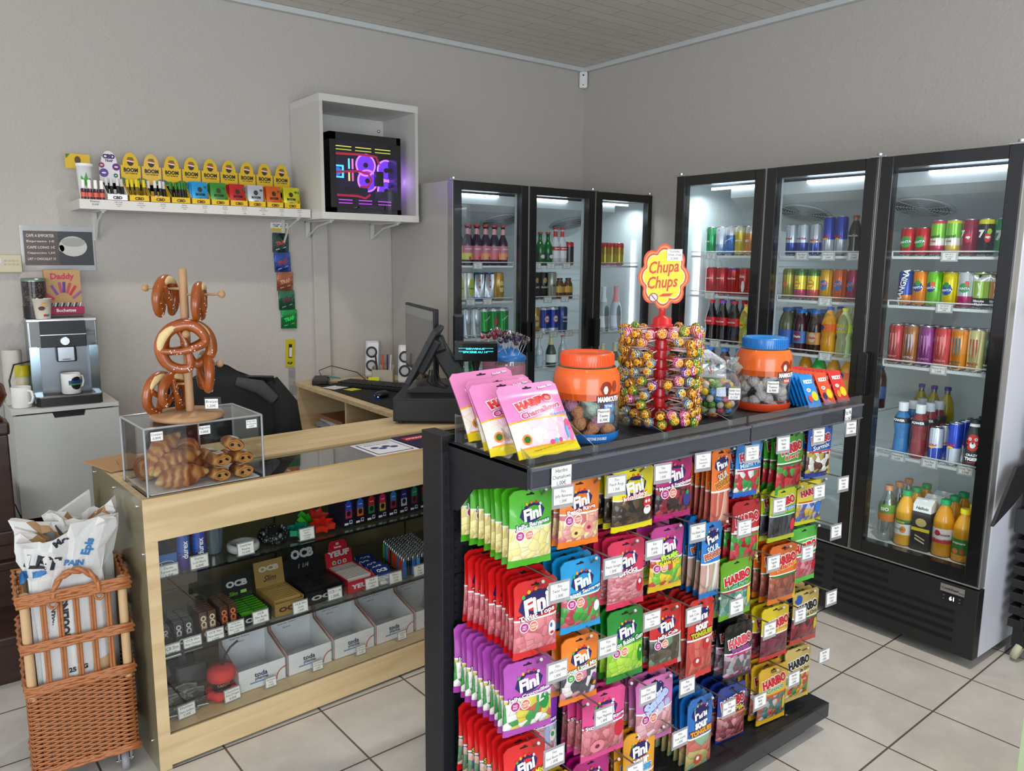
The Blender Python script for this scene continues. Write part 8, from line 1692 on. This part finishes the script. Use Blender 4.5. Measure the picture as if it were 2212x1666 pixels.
def band(z, n, e=.010):
    b = MB()
    for i in range(n):
        b.tube(ringpath(hw+e, hd+e, z+i*.0085, 10, 0, .002, i), .005, WK, 6, closed=True); b.tube([(x+.003*math.sin(j*1.3+i), y+.003*math.cos(j*1.3+i), zz+.0045) for j, (x, y, zz) in enumerate(ringpath(hw+e, hd+e, z+i*.0085, 10, 0, -.003, i))], .0045, WK, 6, closed=True)
    b.build('woven_band', t)
band(zm, 3); band(.465, 3, .012); band(zt-.030, 4, .012); band(zb_-.004, 2, .008)
for x in (-hw+.006, hw-.006):
    for y in (-hd+.006, hd-.006): mb = MB(); mb.rod((x, y, zm-.02), (x, y, zt), .0125, WKP, 12); mb.build('corner_post', t)
for i in range(5):
    x = -hw+.05+i*.041
    for y in (-hd-.001, hd+.001): mb = MB(); mb.rod((x-.004, y, zm), (x-.004, y, zt), .0042, WK, 6); mb.rod((x+.004, y, zm), (x+.004, y, zt), .0042, WK, 6); mb.build('upright_cane', t)
for i in range(4):
    for x in (-hw, hw): y = -hd+.042+i*.042; mb = MB(); mb.rod((x, y, zm), (x, y, zt), .0045, WK, 6); mb.build('upright_cane', t)
mb = MB()
for o in (-.006, .006): mb.tube([(.0+.058*math.cos(PI-PI*k/14)+.004, -hd-.012+o*math.cos(k*1.4), zt-.02+.070*math.sin(PI*k/14)+o*math.sin(k*1.4)) for k in range(15)], .0065, WK, 8)
for x in (-.055, .062): mb.tube([(x+.012*math.cos(a), -hd-.014, zt-.03+.02*math.sin(a)) for a in [k*.6 for k in range(11)]], .004, WK, 6)
mb.build('carry_handle', t)
for x in (-.09, .10):
    for y in (-.075, .075): w_ = MB(); w_.lathe([(.010, -.011), (.029, -.010), (.031, 0), (.029, .010), (.010, .011)], mat('#8a8c90', .5), 20, M=Matrix.Translation((x, y, .031)) @ Matrix.Rotation(PI/2, 4, 'Y')); w_.lo((x-.020, y-.010, .03), (x-.014, y+.010, .085), STEEL); w_.lo((x+.014, y-.010, .03), (x+.020, y+.010, .085), STEEL); w_.rod((x-.024, y, .031), (x+.024, y, .031), .004, STEEL, 8); w_.build('wheel', t)
def sack(name, label, x0, x1, y0, y1, zt_, seed, spread=0.0):
    t = thing(name, label, 'sack', (.327, 2.565, .0), 0, 'paper flour sacks in the wicker trolley'); rr = random.Random(seed); n = 36; Z = [zb_+.012, .2, .34, .46, .58, .66, .70, zt_-.03, zt_, zt_-.015, zt_-.05]; vs = []; fs = []
    cx_, cy_ = (x0+x1)/2, (y0+y1)/2; rx, ry = (x1-x0)/2, (y1-y0)/2
    for i, z in enumerate(Z):
        g = 1+(spread*max(0, (z-.665)/.10) if i < 9 else spread*.8); sh = 1 if i < 9 else (.72 if i == 9 else .45)
        for k in range(n):
            a = 2*PI*k/n; c, s = math.cos(a), math.sin(a); q = 1/max(abs(c), abs(s))**.75; j = (.007 if i < 6 else .014)*rr.uniform(-1, 1)+(.012*math.sin(3*a+i*.9+seed) if i > 5 else .004*math.sin(5*a))
            vs.append((cx_+(rx*c*q*g)*sh+j, cy_+(ry*s*q*g)*sh+j*.6, z+(rr.uniform(-.009, .009)+.020*math.sin(2*a+seed)+.012*math.sin(5*a+i) if i > 5 else 0)))
    for i in range(len(Z)-1):
        for k in range(n): fs.append((i*n+k, i*n+(k+1) % n, (i+1)*n+(k+1) % n, (i+1)*n+k))
    mb = MB(); ins = mat('#a8845c', .8); wp = mat('#d4d4d2', .65, bump=.3, scale=25)
    mb.add(vs, fs, [wp if f[0]//n < 9 else ins for f in fs], False); mb.build('paper_wall', t)
    return t, cy_-ry
a, yf = sack('flour_sack', 'crumpled white paper flour sack in front of the wicker trolley', -.114, .072, -.092, -.006, .80, 3, .28)
b, _ = sack('flour_sack', 'white paper flour sack standing behind the front one in trolley', -.03, .110, .004, .090, .80, 8, .14)
from mathutils.bvhtree import BVHTree
def drape(t, off=.0022):
    """print that follows the crumpled paper: look straight back at the sack from the front"""
    me = t.children[0].data; bv = BVHTree.FromPolygons([v.co.copy() for v in me.vertices], [tuple(p.vertices) for p in me.polygons])
    def fn(x, z):
        h_, n_, _, _ = bv.ray_cast(Vector((x, -1, z)), Vector((0, 1, 0)))
        return Vector((x, (h_.y if h_ is not None else yf)-off, z))
    return fn
dk = mat('#23252c', .6, var=0); bl_ = mat('#3a78b0', .6, var=0)
pr = MB(); f = drape(a)
for s_, x, z, w_, r_, c in [('MOULINS', -.045, .53, .13, PI/2, dk), ('LES MOULINS', -.075, .54, .08, 1.4, dk), ('25 KG', -.02, .375, .05, 0, dk), ('LET', -.085, .715, .085, -.25, dk), ('MA', -.04, .775, .04, .5, dk), ('Epis', .03, .74, .05, 1.2, bl_), ('PAIN', -.01, .70, .05, -.2, bl_)]:
    pr.text(s_, f, c, w=w_, rot=r_, cx=x, cy=z, bold=.05, cut=.012)
for k in range(6): pr.shape([(-.145+k*.011, .665+.002*k), (-.134+k*.011, .667+.002*k), (-.134+k*.011, .695-.001*k), (-.145+k*.011, .693-.001*k)], f, bl_)
for k in range(6): pr.shape([(.02+k*.01, .350), (.03+k*.01, .350), (.03+k*.01, .38+.003*k), (.02+k*.01, .377+.003*k)], f, mat('#c8a478', .6))
pr.build('print', a)
pr = MB(); f = drape(b)
for s_, x, z, w_, r_, c in [('FARINE', .055, .775, .07, 1.2, dk), ('||||||||||', .105, .755, .04, -.15, dk), ('MOULINS', .105, .728, .045, -.15, dk), ('SOUFFLET', .105, .716, .045, -.15, dk)]:
    pr.text(s_, f, c, w=w_, rot=r_, cx=x, cy=z, bold=.05, cut=.010)
pr.build('print', b)
t = thing('paper_sheet', 'folded white paper bag end leaning between trolley and cabinet', 'paper', (.50, 2.90, .0)); mb = MB(); mb.prism([(-.10, .0), (.04, .0), (.03, .80), (-.10, .72)], .02, mat('#d0d4d2', .6), Matrix.Translation((-.10, .02, 0)) @ Matrix.Rotation(PI/2+.06, 4, 'X')); mb.build('sheet', t)
# ================================================================ DESK AND TILL
ZD = .85
t = thing('side_desk', 'light maple return desk with open shelves against the back wall', 'desk', (0, 0, 0)); A = Vector
mb = MB(); mb.lo((1.755, 3.085, ZD-.022), (2.385, 4.345, ZD), OAK, .001); mb.build('desktop', t)
for y in (4.325, 3.70, 3.09): mb = MB(); mb.lo((1.765, y, 0), (2.385, y+.018, ZD-.022), OAK); mb.build('side_panel', t)
mb = MB(); mb.lo((1.775, 3.10, .575), (2.36, 4.325, .59), OAK); mb.build('shelf', t)
mb = MB(); mb.lo((2.36, 3.10, 0), (2.38, 4.34, ZD-.022), OAK); mb.build('back_panel', t)
for i in range(5):
    t = thing('magazine', ['dark magazine at the bottom of the desk shelf pile', 'blue-edged magazine, second in the desk shelf pile', 'grey magazine in the middle of the desk shelf pile', 'white magazine, fourth in the desk shelf pile', 'brown-covered magazine on top of the desk shelf pile'][i], 'magazine', (1.90, 3.98, .592+i*.021), .15*(i % 3)-.1, 'magazines on the desk shelf'); mb = MB(); mb.box((0, 0, .010), (.21, .28, .019), mat(['#20222a', '#2a4a9a', '#8a8e98', '#c8c8cc', '#8a5a3a'][i], .4, coat=.3, var=.3, scale=20), .001); mb.build('pages', t)
def item(name, label, cat, x, y, z, rz=0.0, group=None): return thing(name, label, cat, (x, y, z), rz, group)
Q = ZD+.001
t = item('desk_mat', 'large black desk mat covering the desk', 'mat', 1.985, 3.72, Q); mb = MB(); mb.box((0, 0, .0015), (.36, .90, .003), mat('#111214', .8), .001); mb.build('pad', t); Q2 = Q+.0035
t = item('keyboard', 'black computer keyboard on the desk mat', 'keyboard', 2.045, 3.90, Q2, math.radians(-62)); mb = MB(); mb.box((0, 0, .010), (.44, .15, .018), mat('#151619', .5), .004); mb.build('case', t); mb = MB()
for r_ in range(5):
    for c_ in range(17): mb.box((-.205+c_*.0255, -.052+r_*.026, .022), (.021, .021, .008), mat('#1d1e22', .45), .002)
mb.build('keys', t)['kind'] = 'stuff'
t = item('mouse', 'black mouse with small blue lights beside the keyboard', 'mouse', 1.92, 3.60, Q2, -.9); mb = MB(); mb.ball((0, 0, .016), .035, mat('#15161a', .35), 16, 8, (1, 1.6, .52)); mb.build('shell', t); mb = MB(); mb.ball((-.028, -.02, .012), .006, em('#3a5aff', 6), 8, 5); mb.ball((-.02, .04, .012), .006, em('#3a5aff', 6), 8, 5); mb.ball((.0, -.05, .010), .005, em('#3a5aff', 6), 8, 5); mb.build('lights', t)
for nm, lab, x, y, s, c, rz in [('paper_sheet', 'white sheet of paper on the desk mat', 1.865, 4.02, (.13, .10), '#d8d8da', .3), ('sticky_note', 'yellow sticky note beside the white sheet', 1.90, 3.90, (.07, .07), '#d8d42a', .2)]:
    t = item(nm, lab, 'paper', x, y, Q2, rz); mb = MB(); mb.box((0, 0, .001), (s[0], s[1], .001), mat(c, .7)); mb.build('sheet', t)
t = item('card_terminal', 'black corded card reader with turquoise slip at the desk corner', 'card reader', 1.86, 4.22, Q, -.5); mb = MB(); mb.box((0, 0, .018), (.09, .17, .032), BLACK, .008); mb.build('case', t); mb = MB(); mb.box((.07, .02, .032), (.07, .05, .004), mat('#1c8a9a', .4), rot=(0, .2, .3)); mb.build('slip', t); mb = MB(); mb.tube([(.0, .08, .02), (-.02, .10, .06), (.05, .12, .085), (.2, .08, .05), (.26, .0, .01)], .0025, BLACK, 6); mb.build('cable', t)
for i, (x, y, lab) in enumerate([(2.205, 4.245, 'white speaker with two black rings next to the wall'), (2.255, 3.935, 'white speaker with two black rings behind the till')]):
    t = item('speaker', lab, 'speaker', x, y, Q, math.radians(-42), 'pair of white speakers'); R_ = Matrix.Rotation(-.12, 4, 'X'); mb = MB(); mb.box((0, .0, .115), (.085, .07, .22), mat('#cfcfd2', .3, coat=.4), .015, M=R_); mb.build('cabinet', t)
    for z in (.075, .155): mb = MB(); mb.lathe([(.030, 0), (.034, .004), (.024, .006), (.022, .002), (.001, .001)], mat('#2c2e34', .4), 24, M=R_ @ Matrix.Translation((0, -.036, z)) @ Matrix.Rotation(PI/2, 4, 'X'), cap=(False, False)); mb.lathe([(.022, 0.0025), (.001, .0028)], mat('#b8babe', .4), 24, M=R_ @ Matrix.Translation((0, -.036, z)) @ Matrix.Rotation(PI/2, 4, 'X'), cap=(False, False)); mb.build('driver', t)
t = item('pen_holder', 'cream desk organiser holding pens and scissors', 'organiser', 2.155, 4.02, Q, math.radians(-35)); mb = MB(); cr_ = mat('#bdb7a6', .5); mb.lo((-.06, -.05, 0), (.06, -.047, .085), cr_); mb.lo((-.06, .047, 0), (.06, .05, .10), cr_); mb.lo((-.06, -.05, 0), (-.057, .05, .10), cr_); mb.lo((.057, -.05, 0), (.06, .05, .085), cr_); mb.lo((-.06, -.05, 0), (.06, .05, .004), cr_); mb.build('box', t)
for i, (x, y, c, nm) in enumerate([(-.03, 0, '#1c2430', 'dark blue'), (.0, .02, '#d8502a', 'orange'), (.02, .01, '#2a2a5a', 'navy'), (.035, -.01, '#c8c8c8', 'white')]):
    p = Matrix.Translation((2.155, 4.02, Q)) @ Matrix.Rotation(math.radians(-35), 4, 'Z') @ Vector((x, y, .005)); q = MB().tube([(0, 0, 0), (.01*(i-1), .01, .16)], .0055, mat(c, .4), 8).build('pen'); q.location = p; tag(q, '%s pen standing in the cream desk organiser' % nm, 'pen', 'pens in the organiser')
t = item('sticky_note', 'yellow sticky note block leaning on the desk organiser', 'paper', 2.075, 3.985, Q2, -.5); mb = MB(); mb.box((0, 0, .022), (.06, .004, .045), mat('#d2d42a', .6), rot=(-.4, 0, 0)); mb.build('notes', t)
# monitor facing the seller
d = A((2.11-1.93, 3.63-3.05, 0)); L = d.length; ang = math.atan2(d.y, d.x)
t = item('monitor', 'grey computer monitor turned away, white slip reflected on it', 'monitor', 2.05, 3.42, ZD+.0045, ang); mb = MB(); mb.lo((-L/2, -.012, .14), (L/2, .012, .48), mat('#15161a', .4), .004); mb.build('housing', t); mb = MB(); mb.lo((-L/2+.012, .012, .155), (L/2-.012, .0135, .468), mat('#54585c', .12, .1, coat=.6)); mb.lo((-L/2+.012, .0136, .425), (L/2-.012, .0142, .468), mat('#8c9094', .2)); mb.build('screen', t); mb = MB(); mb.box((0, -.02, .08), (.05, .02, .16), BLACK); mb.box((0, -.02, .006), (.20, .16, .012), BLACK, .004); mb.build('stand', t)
t = item('cordless_phone', 'dark cordless phone standing upright behind the till', 'phone', 2.235, 3.36, ZD+.001, -.6); mb = MB(); mb.box((0, 0, .02), (.09, .09, .04), BLACK, .008); mb.build('base', t); mb = MB(); mb.box((0, .0, .24), (.055, .03, .40), mat('#2c2f36', .35, coat=.3), .012, rot=(.08, 0, 0)); mb.build('handset', t)
# cash drawer, till screen
DA = math.radians(-38); DC = A((1.60, 2.905, .875)); DMx = Matrix.Translation(DC) @ Matrix.Rotation(DA, 4, 'Z')
t = thing('cash_drawer', 'black metal cash drawer on the counter behind the pink bags', 'cash drawer', DC, DA); CB = mat('#1b1c1f', .45, var=.03); mb = MB(); mb.lo((0, 0, .008), (.41, .40, .108), CB, .003); mb.build('housing', t); mb = MB(); mb.lo((.008, -.006, .014), (.402, 0, .100), CB, .002); mb.build('drawer_front', t)
for x in (.03, .38):
    for y in (.03, .37): mb = MB(); mb.lathe([(.012, 0), (.012, .008)], BLACK, 10, (x, y, -.001)); mb.build('foot', t)
t = thing('till_terminal', 'black touch-screen till seen from the side on the cash drawer', 'till', DMx @ A((.0, .0, .109)), DA); DK = mat('#1e2123', .4, coat=.1)
mb = MB(); mb.prism([(.04, .0), (.29, .0), (.29, .012), (.26, .030), (.10, .030), (.04, .012)], .24, DK, Matrix(((1, 0, 0, 0), (0, 0, -1, .38), (0, 1, 0, 0), (0, 0, 0, 1)))); mb.build('base', t)
mb = MB(); mb.box((.225, .20, .115), (.075, .045, .23), DK, .010, rot=(0, -.55, 0)); mb.box((.165, .20, .205), (.08, .10, .07), DK, .012, rot=(0, -.35, 0)); mb.build('arm', t)
mb = MB(); R_ = Matrix.Translation((.115, .20, .165)) @ Matrix.Rotation(math.radians(28), 4, 'Y'); mb.box((0, 0, 0), (.026, .33, .26), DK, .005, M=R_); mb.box((.024, .0, .01), (.035, .20, .16), DK, .006, M=R_); mb.build('screen_back', t); mb = MB(); mb.box((-.0135, 0, 0), (.001, .31, .24), mat('#2a3034', .1, coat=.8), M=R_); mb.build('touch_screen', t)
mb = MB(); r3 = random.Random(2)
for k in range(4): mb.tube([(.14+.01*k, .16, .10), (.13+.02*k, .14, .05), (.16+.02*k, .12, .035), (.22, .10+.02*k, .03)], .003, BLACK, 6)
mb.build('cables', t)
t = thing('customer_display', 'black customer display on a stalk with turquoise dot text', 'display', (1.945, 2.785, .984), math.radians(-36)); mb = MB(); mb.box((0, .02, .008), (.09, .09, .016), BLACK, .004); mb.build('base', t); mb = MB(); mb.lathe([(.022, .012), (.014, .03), (.012, .11), (.022, .145)], BLACK, 14, (0, .02, 0)); mb.build('stalk', t); mb = MB(); mb.box((0, 0, .190), (.188, .05, .088), mat('#0a0a0c', .2, coat=.6), .008); mb.build('head', t); mb = MB(); f = plane((0, -.0258, .195), (1, 0, 0), (0, 0, 1)); cy2 = em('#35d0e8', 2.2); mb.text('*****BIENVENUE******', f, cy2, stretch=(.150, .008), cy=.008); mb.text('***EPICERIE AU 14****', f, cy2, stretch=(.150, .010), cy=-.006); mb.build('dot_text', t)
t = thing('card_holder', 'white business cards in a small wooden block by the till', 'card holder', (1.835, 2.63, .874), math.radians(-40)); mb = MB(); mb.box((0, 0, .010), (.09, .035, .020), mat('#c8a888', .5)); mb.build('block', t); mb = MB(); mb.box((0, 0, .038), (.085, .006, .05), PAPER, .001, rot=(-.15, 0, 0)); f = lambda x, y, k=1: Matrix.Rotation(-.15, 3, 'X') @ Vector((x, -.0036-.0003*k, y+.038)); mb.text('Vis a Vous', f, INK, w=.045, cy=.004); mb.text('06 00 00 00', f, mat('#6a6a6a', .5, var=0), w=.04, cy=-.010); mb.build('cards', t)
# tubs of small lollipops beside the display
def tub(x, y, cols, label, nm, n, seed):
    t = thing('lollipop_tub', label, 'tub', (x, y, .874), math.radians(-38), 'tubs of small lollipops'); mb = MB(); mb.lathe([(.066, 0), (.070, .01), (.072, .235), (.070, .24)], glassy('tub_plastic', '#e8d8de', .1, alpha=.2), 30, cap=(True, False)); mb.build('tub_body', t); mb = MB(); mb.lathe([(.0725, .10), (.0725, .215)], mat('#c88aa0', .4, var=.3, scale=25), 30, cap=(False, False)); f = lambda a, b, k=1: Vector(((.0726+.0004*k)*math.sin(a/.0726), -(.0726+.0004*k)*math.cos(a/.0726), b)); mb.text('LOLLIES', lift(f, 1), mat('#a01c34', .4, var=0), w=.07, cy=.165, cut=.01, bold=.04); mb.build('printed_band', t)
    mb = MB(); mb.lathe([(.0745, .235), (.0745, .252), (.06, .262), (.03, .285), (.001, .295)], mat('#1f7ad0', .35, coat=.3), 30); mb.build('lid', t); r_ = random.Random(seed); o = {}
    for k in range(n):
        a = r_.uniform(0, 2*PI); ra = .058*math.sqrt(r_.random()); cn, cc = cols[k % len(cols)]
        if cn not in o:
            m = MB(); m.rod((0, 0, 0), (0, 0, .075), .0016, WHITE, 6); s = m.build('small_lollipop'); b = MB(); b.ball((0, 0, .083), .0115, mat(cc, .2, coat=.8, var=.2, scale=60), 10, 7); b.build('sweet', s); g2 = MB(); r4 = random.Random(1); g2.add([(r4.uniform(.008, .015)*math.cos(q), r4.uniform(.008, .015)*math.sin(q), .098+.004*math.sin(q*3)) for q in [2*PI*j/10 for j in range(10)]]+[(0.011*math.cos(q), .011*math.sin(q), .085) for q in [2*PI*j/10 for j in range(10)]], [(j, (j+1) % 10, 10+(j+1) % 10, 10+j) for j in range(10)], glassy('film', '#f4f4f8', .35, .1, edge=.9)); g2.build('film_wrapper', s); o[cn] = s; q = s
        else: q = dup(o[cn])
        q.location = (x+ra*math.cos(a), y+ra*math.sin(a), .874+.245+.03*(1-ra/.06)); q.rotation_euler = (-ra*math.sin(a)*9, ra*math.cos(a)*9, r_.uniform(0, 6)); tag(q, '%s small round lollipop stuck in the %s tub' % (cn, nm), 'lollipop', '%s small lollipops in the %s tub' % (cn, nm))
tub(2.20, 2.875, [('dark purple', '#3a3250'), ('plum', '#5a3a5a')], 'blue-lidded tub of dark purple lollipops', 'right', 24, 5)
tub(2.245, 3.035, [('bright red', '#c02430'), ('dark red', '#9a1c2a')], 'blue-lidded tub of red lollipops behind the purple ones', 'left', 22, 6)
t = thing('sweet_tray', 'black tray of gold-wrapped sweets beside the customer display', 'tray', (2.075, 2.735, .874), math.radians(-38)); mb = MB(); mb.lo((-.09, -.04, 0), (.09, .04, .13), BLACK, .004); mb.build('box', t); r_ = random.Random(3); gp = None
for k in range(22):
    if gp is None: m = MB(); m.ball((0, 0, 0), .011, mat('#c89a3a', .25, .7, .3, bump=.8, scale=120), 8, 6); gp = m.build('wrapped_chocolate'); q = gp
    else: q = dup(gp)
    v = Matrix.Rotation(math.radians(-38), 4, 'Z') @ Vector((-.075+.0215*(k % 8), -.024+.024*(k//8), .141)); q.location = (2.075+v.x, 2.735+v.y, .874+v.z); tag(q, 'small gold wrapped chocolate heaped on the black tray', 'sweet', 'gold wrapped chocolates')
# office chair with jacket
t = thing('office_chair', 'black office chair behind the counter', 'chair', (1.06, 3.42, 0), math.radians(-20)); CK = mat('#121215', .7, bump=.2, scale=200)
mb = MB(); mb.box((0, 0, .47), (.48, .46, .08), CK, .03); mb.build('seat', t)
mb = MB(); n = 9; vs = []; fs = []
for s in (0, 1):
    for j in range(n):
        for i in range(n):
            x = -.235+.47*i/(n-1); z = .56+.52*j/(n-1); w_ = 1-.12*(j/(n-1))**3; y = -.20-.04*(j/(n-1))+.05*(abs(x)/.235)**2*-1+s*.05; vs.append((x*w_, y+.06, z))
for s in (0, 1):
    for j in range(n-1):
        for i in range(n-1): k_ = s*n*n+j*n+i; fs.append((k_, k_+1, k_+n+1, k_+n))
per = [(0, i) for i in range(n)]+[(j, n-1) for j in range(1, n)]+[(n-1, i) for i in range(n-2, -1, -1)]+[(j, 0) for j in range(n-2, 0, -1)]
for a_, b_ in zip(per, per[1:]+per[:1]): p_, q_ = a_[0]*n+a_[1], b_[0]*n+b_[1]; fs.append((p_, q_, q_+n*n, p_+n*n))
mb.add(vs, fs, CK, True); mb.build('backrest', t)
for x in (-.27, .27):
    mb = MB(); mb.tube([(x*.85, -.05, .48), (x*1.02, -.02, .56), (x*1.06, -.02, .68), (x*1.06, .03, .78)], .018, BLACK, 10, radii=[.016, .018, .02, .022]); mb.tube([(x*1.06, -.12, .795), (x*1.06, -.05, .805), (x*1.06, .06, .805), (x*1.06, .13, .79)], .0, BLACK, 12, radii=[.022, .034, .034, .024]); mb.build('armrest', t)
mb = MB(); mb.lathe([(.03, .07), (.03, .25), (.02, .25), (.02, .43)], BLACK, 14)
for k in range(5): a_ = 2*PI*k/5; mb.tube([(0, 0, .10), (.28*math.cos(a_), .28*math.sin(a_), .07)], .018, BLACK, 8); mb.ball((.28*math.cos(a_), .28*math.sin(a_), .03), .028, BLACK, 10, 8)
mb.build('base', t)
t = thing('jacket', 'black jacket with grey shoulder hung over the office chair', 'jacket', (1.06, 3.42, 0), math.radians(-20)); mb = MB(); JK = mat('#0f0f12', .85, bump=.3, scale=30); n, m_ = 26, 14; vs = []; fs = []; r_ = random.Random(4)
for j in range(m_):
    for i in range(n):
        a_ = 2*PI*i/n; q = j/(m_-1); z = 1.13-.62*q+.0; w_ = .225+.045*math.sin(PI*min(1, q*1.2)); sq = 1.0 if j else .35; x = w_*math.cos(a_)*sq; y = -.155+.075*math.sin(a_)*(sq if j else .3); zz = z-.09*abs(math.cos(a_))**2.5*(1-q) if True else z; f_ = .008*math.sin(a_*7+j*.6)*(1 if j > 1 else 0); vs.append((x+f_, y+f_, zz))
for j in range(m_-1):
    for i in range(n): fs.append((j*n+i, j*n+(i+1) % n, (j+1)*n+(i+1) % n, (j+1)*n+i))
fs.append(tuple(range(n))); mb.add(vs, fs, JK, True); mb.build('body_cloth', t)
mb = MB(); mb.tube([(.19, -.19, 1.06), (.245, -.20, .96), (.262, -.19, .82), (.25, -.17, .62)], 0, JK, 12, radii=[.035, .055, .055, .045]); mb.build('sleeve', t)
mb = MB(); mb.tube([(.06, -.235, 1.07), (.15, -.245, 1.045), (.205, -.235, .99)], 0, mat('#38383c', .8), 10, radii=[.018, .03, .022]); mb.build('grey_shoulder_panel', t)
# ================================================================ RIGHT EDGE
BP = mat('#17181a', .45, var=.04)
t = thing('crate_stand', 'black slatted crate stand on castors beside the right fridge', 'stand', (3.50, .872, 0))
mb = MB(); x0, y0, y1, x1 = -.12, -.33, .26, .35
for k in range(7):
    z = .14+k*.055; mb.lo((x0, y0, z), (x1, y1, z+.035), BP, .004)
    for q in range(6): mb.lo((x0-.004, y0+.03+q*.1, z-.005), (x0+.01, y0+.045+q*.1, z+.055), BP)
mb.build('slatted_crate', t)
mb = MB(); mb.lo((x0-.02, y0, .53), (x1, y1+.01, .63), mat('#2c2f34', .4), .01); mb.lo((x0, y0, .63), (x1, y1, .86), BP, .01); mb.lo((x0-.006, y0+.05, .66), (x0, y1-.05, .84), mat('#0a0a0b', .2, coat=.5)); mb.build('upper_box', t)
for x in (x0+.03, x1-.04):
    for y in (y0+.04, y1-.04): w_ = MB(); w_.lathe([(.010, -.013), (.038, -.012), (.040, 0), (.038, .012), (.010, .013)], mat('#b8b89a', .5), 20, M=Matrix.Translation((x, y, .041)) @ Matrix.Rotation(PI/2+.3, 4, 'X')); w_.lo((x-.02, y-.022, .06), (x+.02, y+.022, .14), BP, .004); w_.build('castor', t)
mb = MB(); mb.prism([(0, 0), (.16, .05), (.30, .11), (.30, .20), (.16, .20), (.08, .10)], .012, mat('#1e1b1e', .6), Matrix.Translation((-.42, .25, .62)) @ Matrix.Rotation(PI/2, 4, 'X')); mb.build('side_flap', t)
mb = MB(); mb.lo((x0-.01, y0+.02, .88), (x1, y1-.02, 1.02), glassy('clear_bin', '#dcdfe2', .2, alpha=.15)); mb.build('clear_bin', t)
mb = MB(); mb.tube([(-.04, .235, .87), (-.06, .235, 1.30), (-.14, .235, 1.42), (-.24, .232, 1.40)], .018, mat('#4a4c52', .4), 10); mb.build('side_handle', t)
t = thing('display_box', 'pale green cardboard display box at the bottom right edge', 'box', (2.34, .56, 0)); mb = MB(); mb.lo((-.14, -.14, 0), (.14, .115, .455), mat('#b8cca0', .5, var=.12, scale=5), .002); mb.build('carton', t)
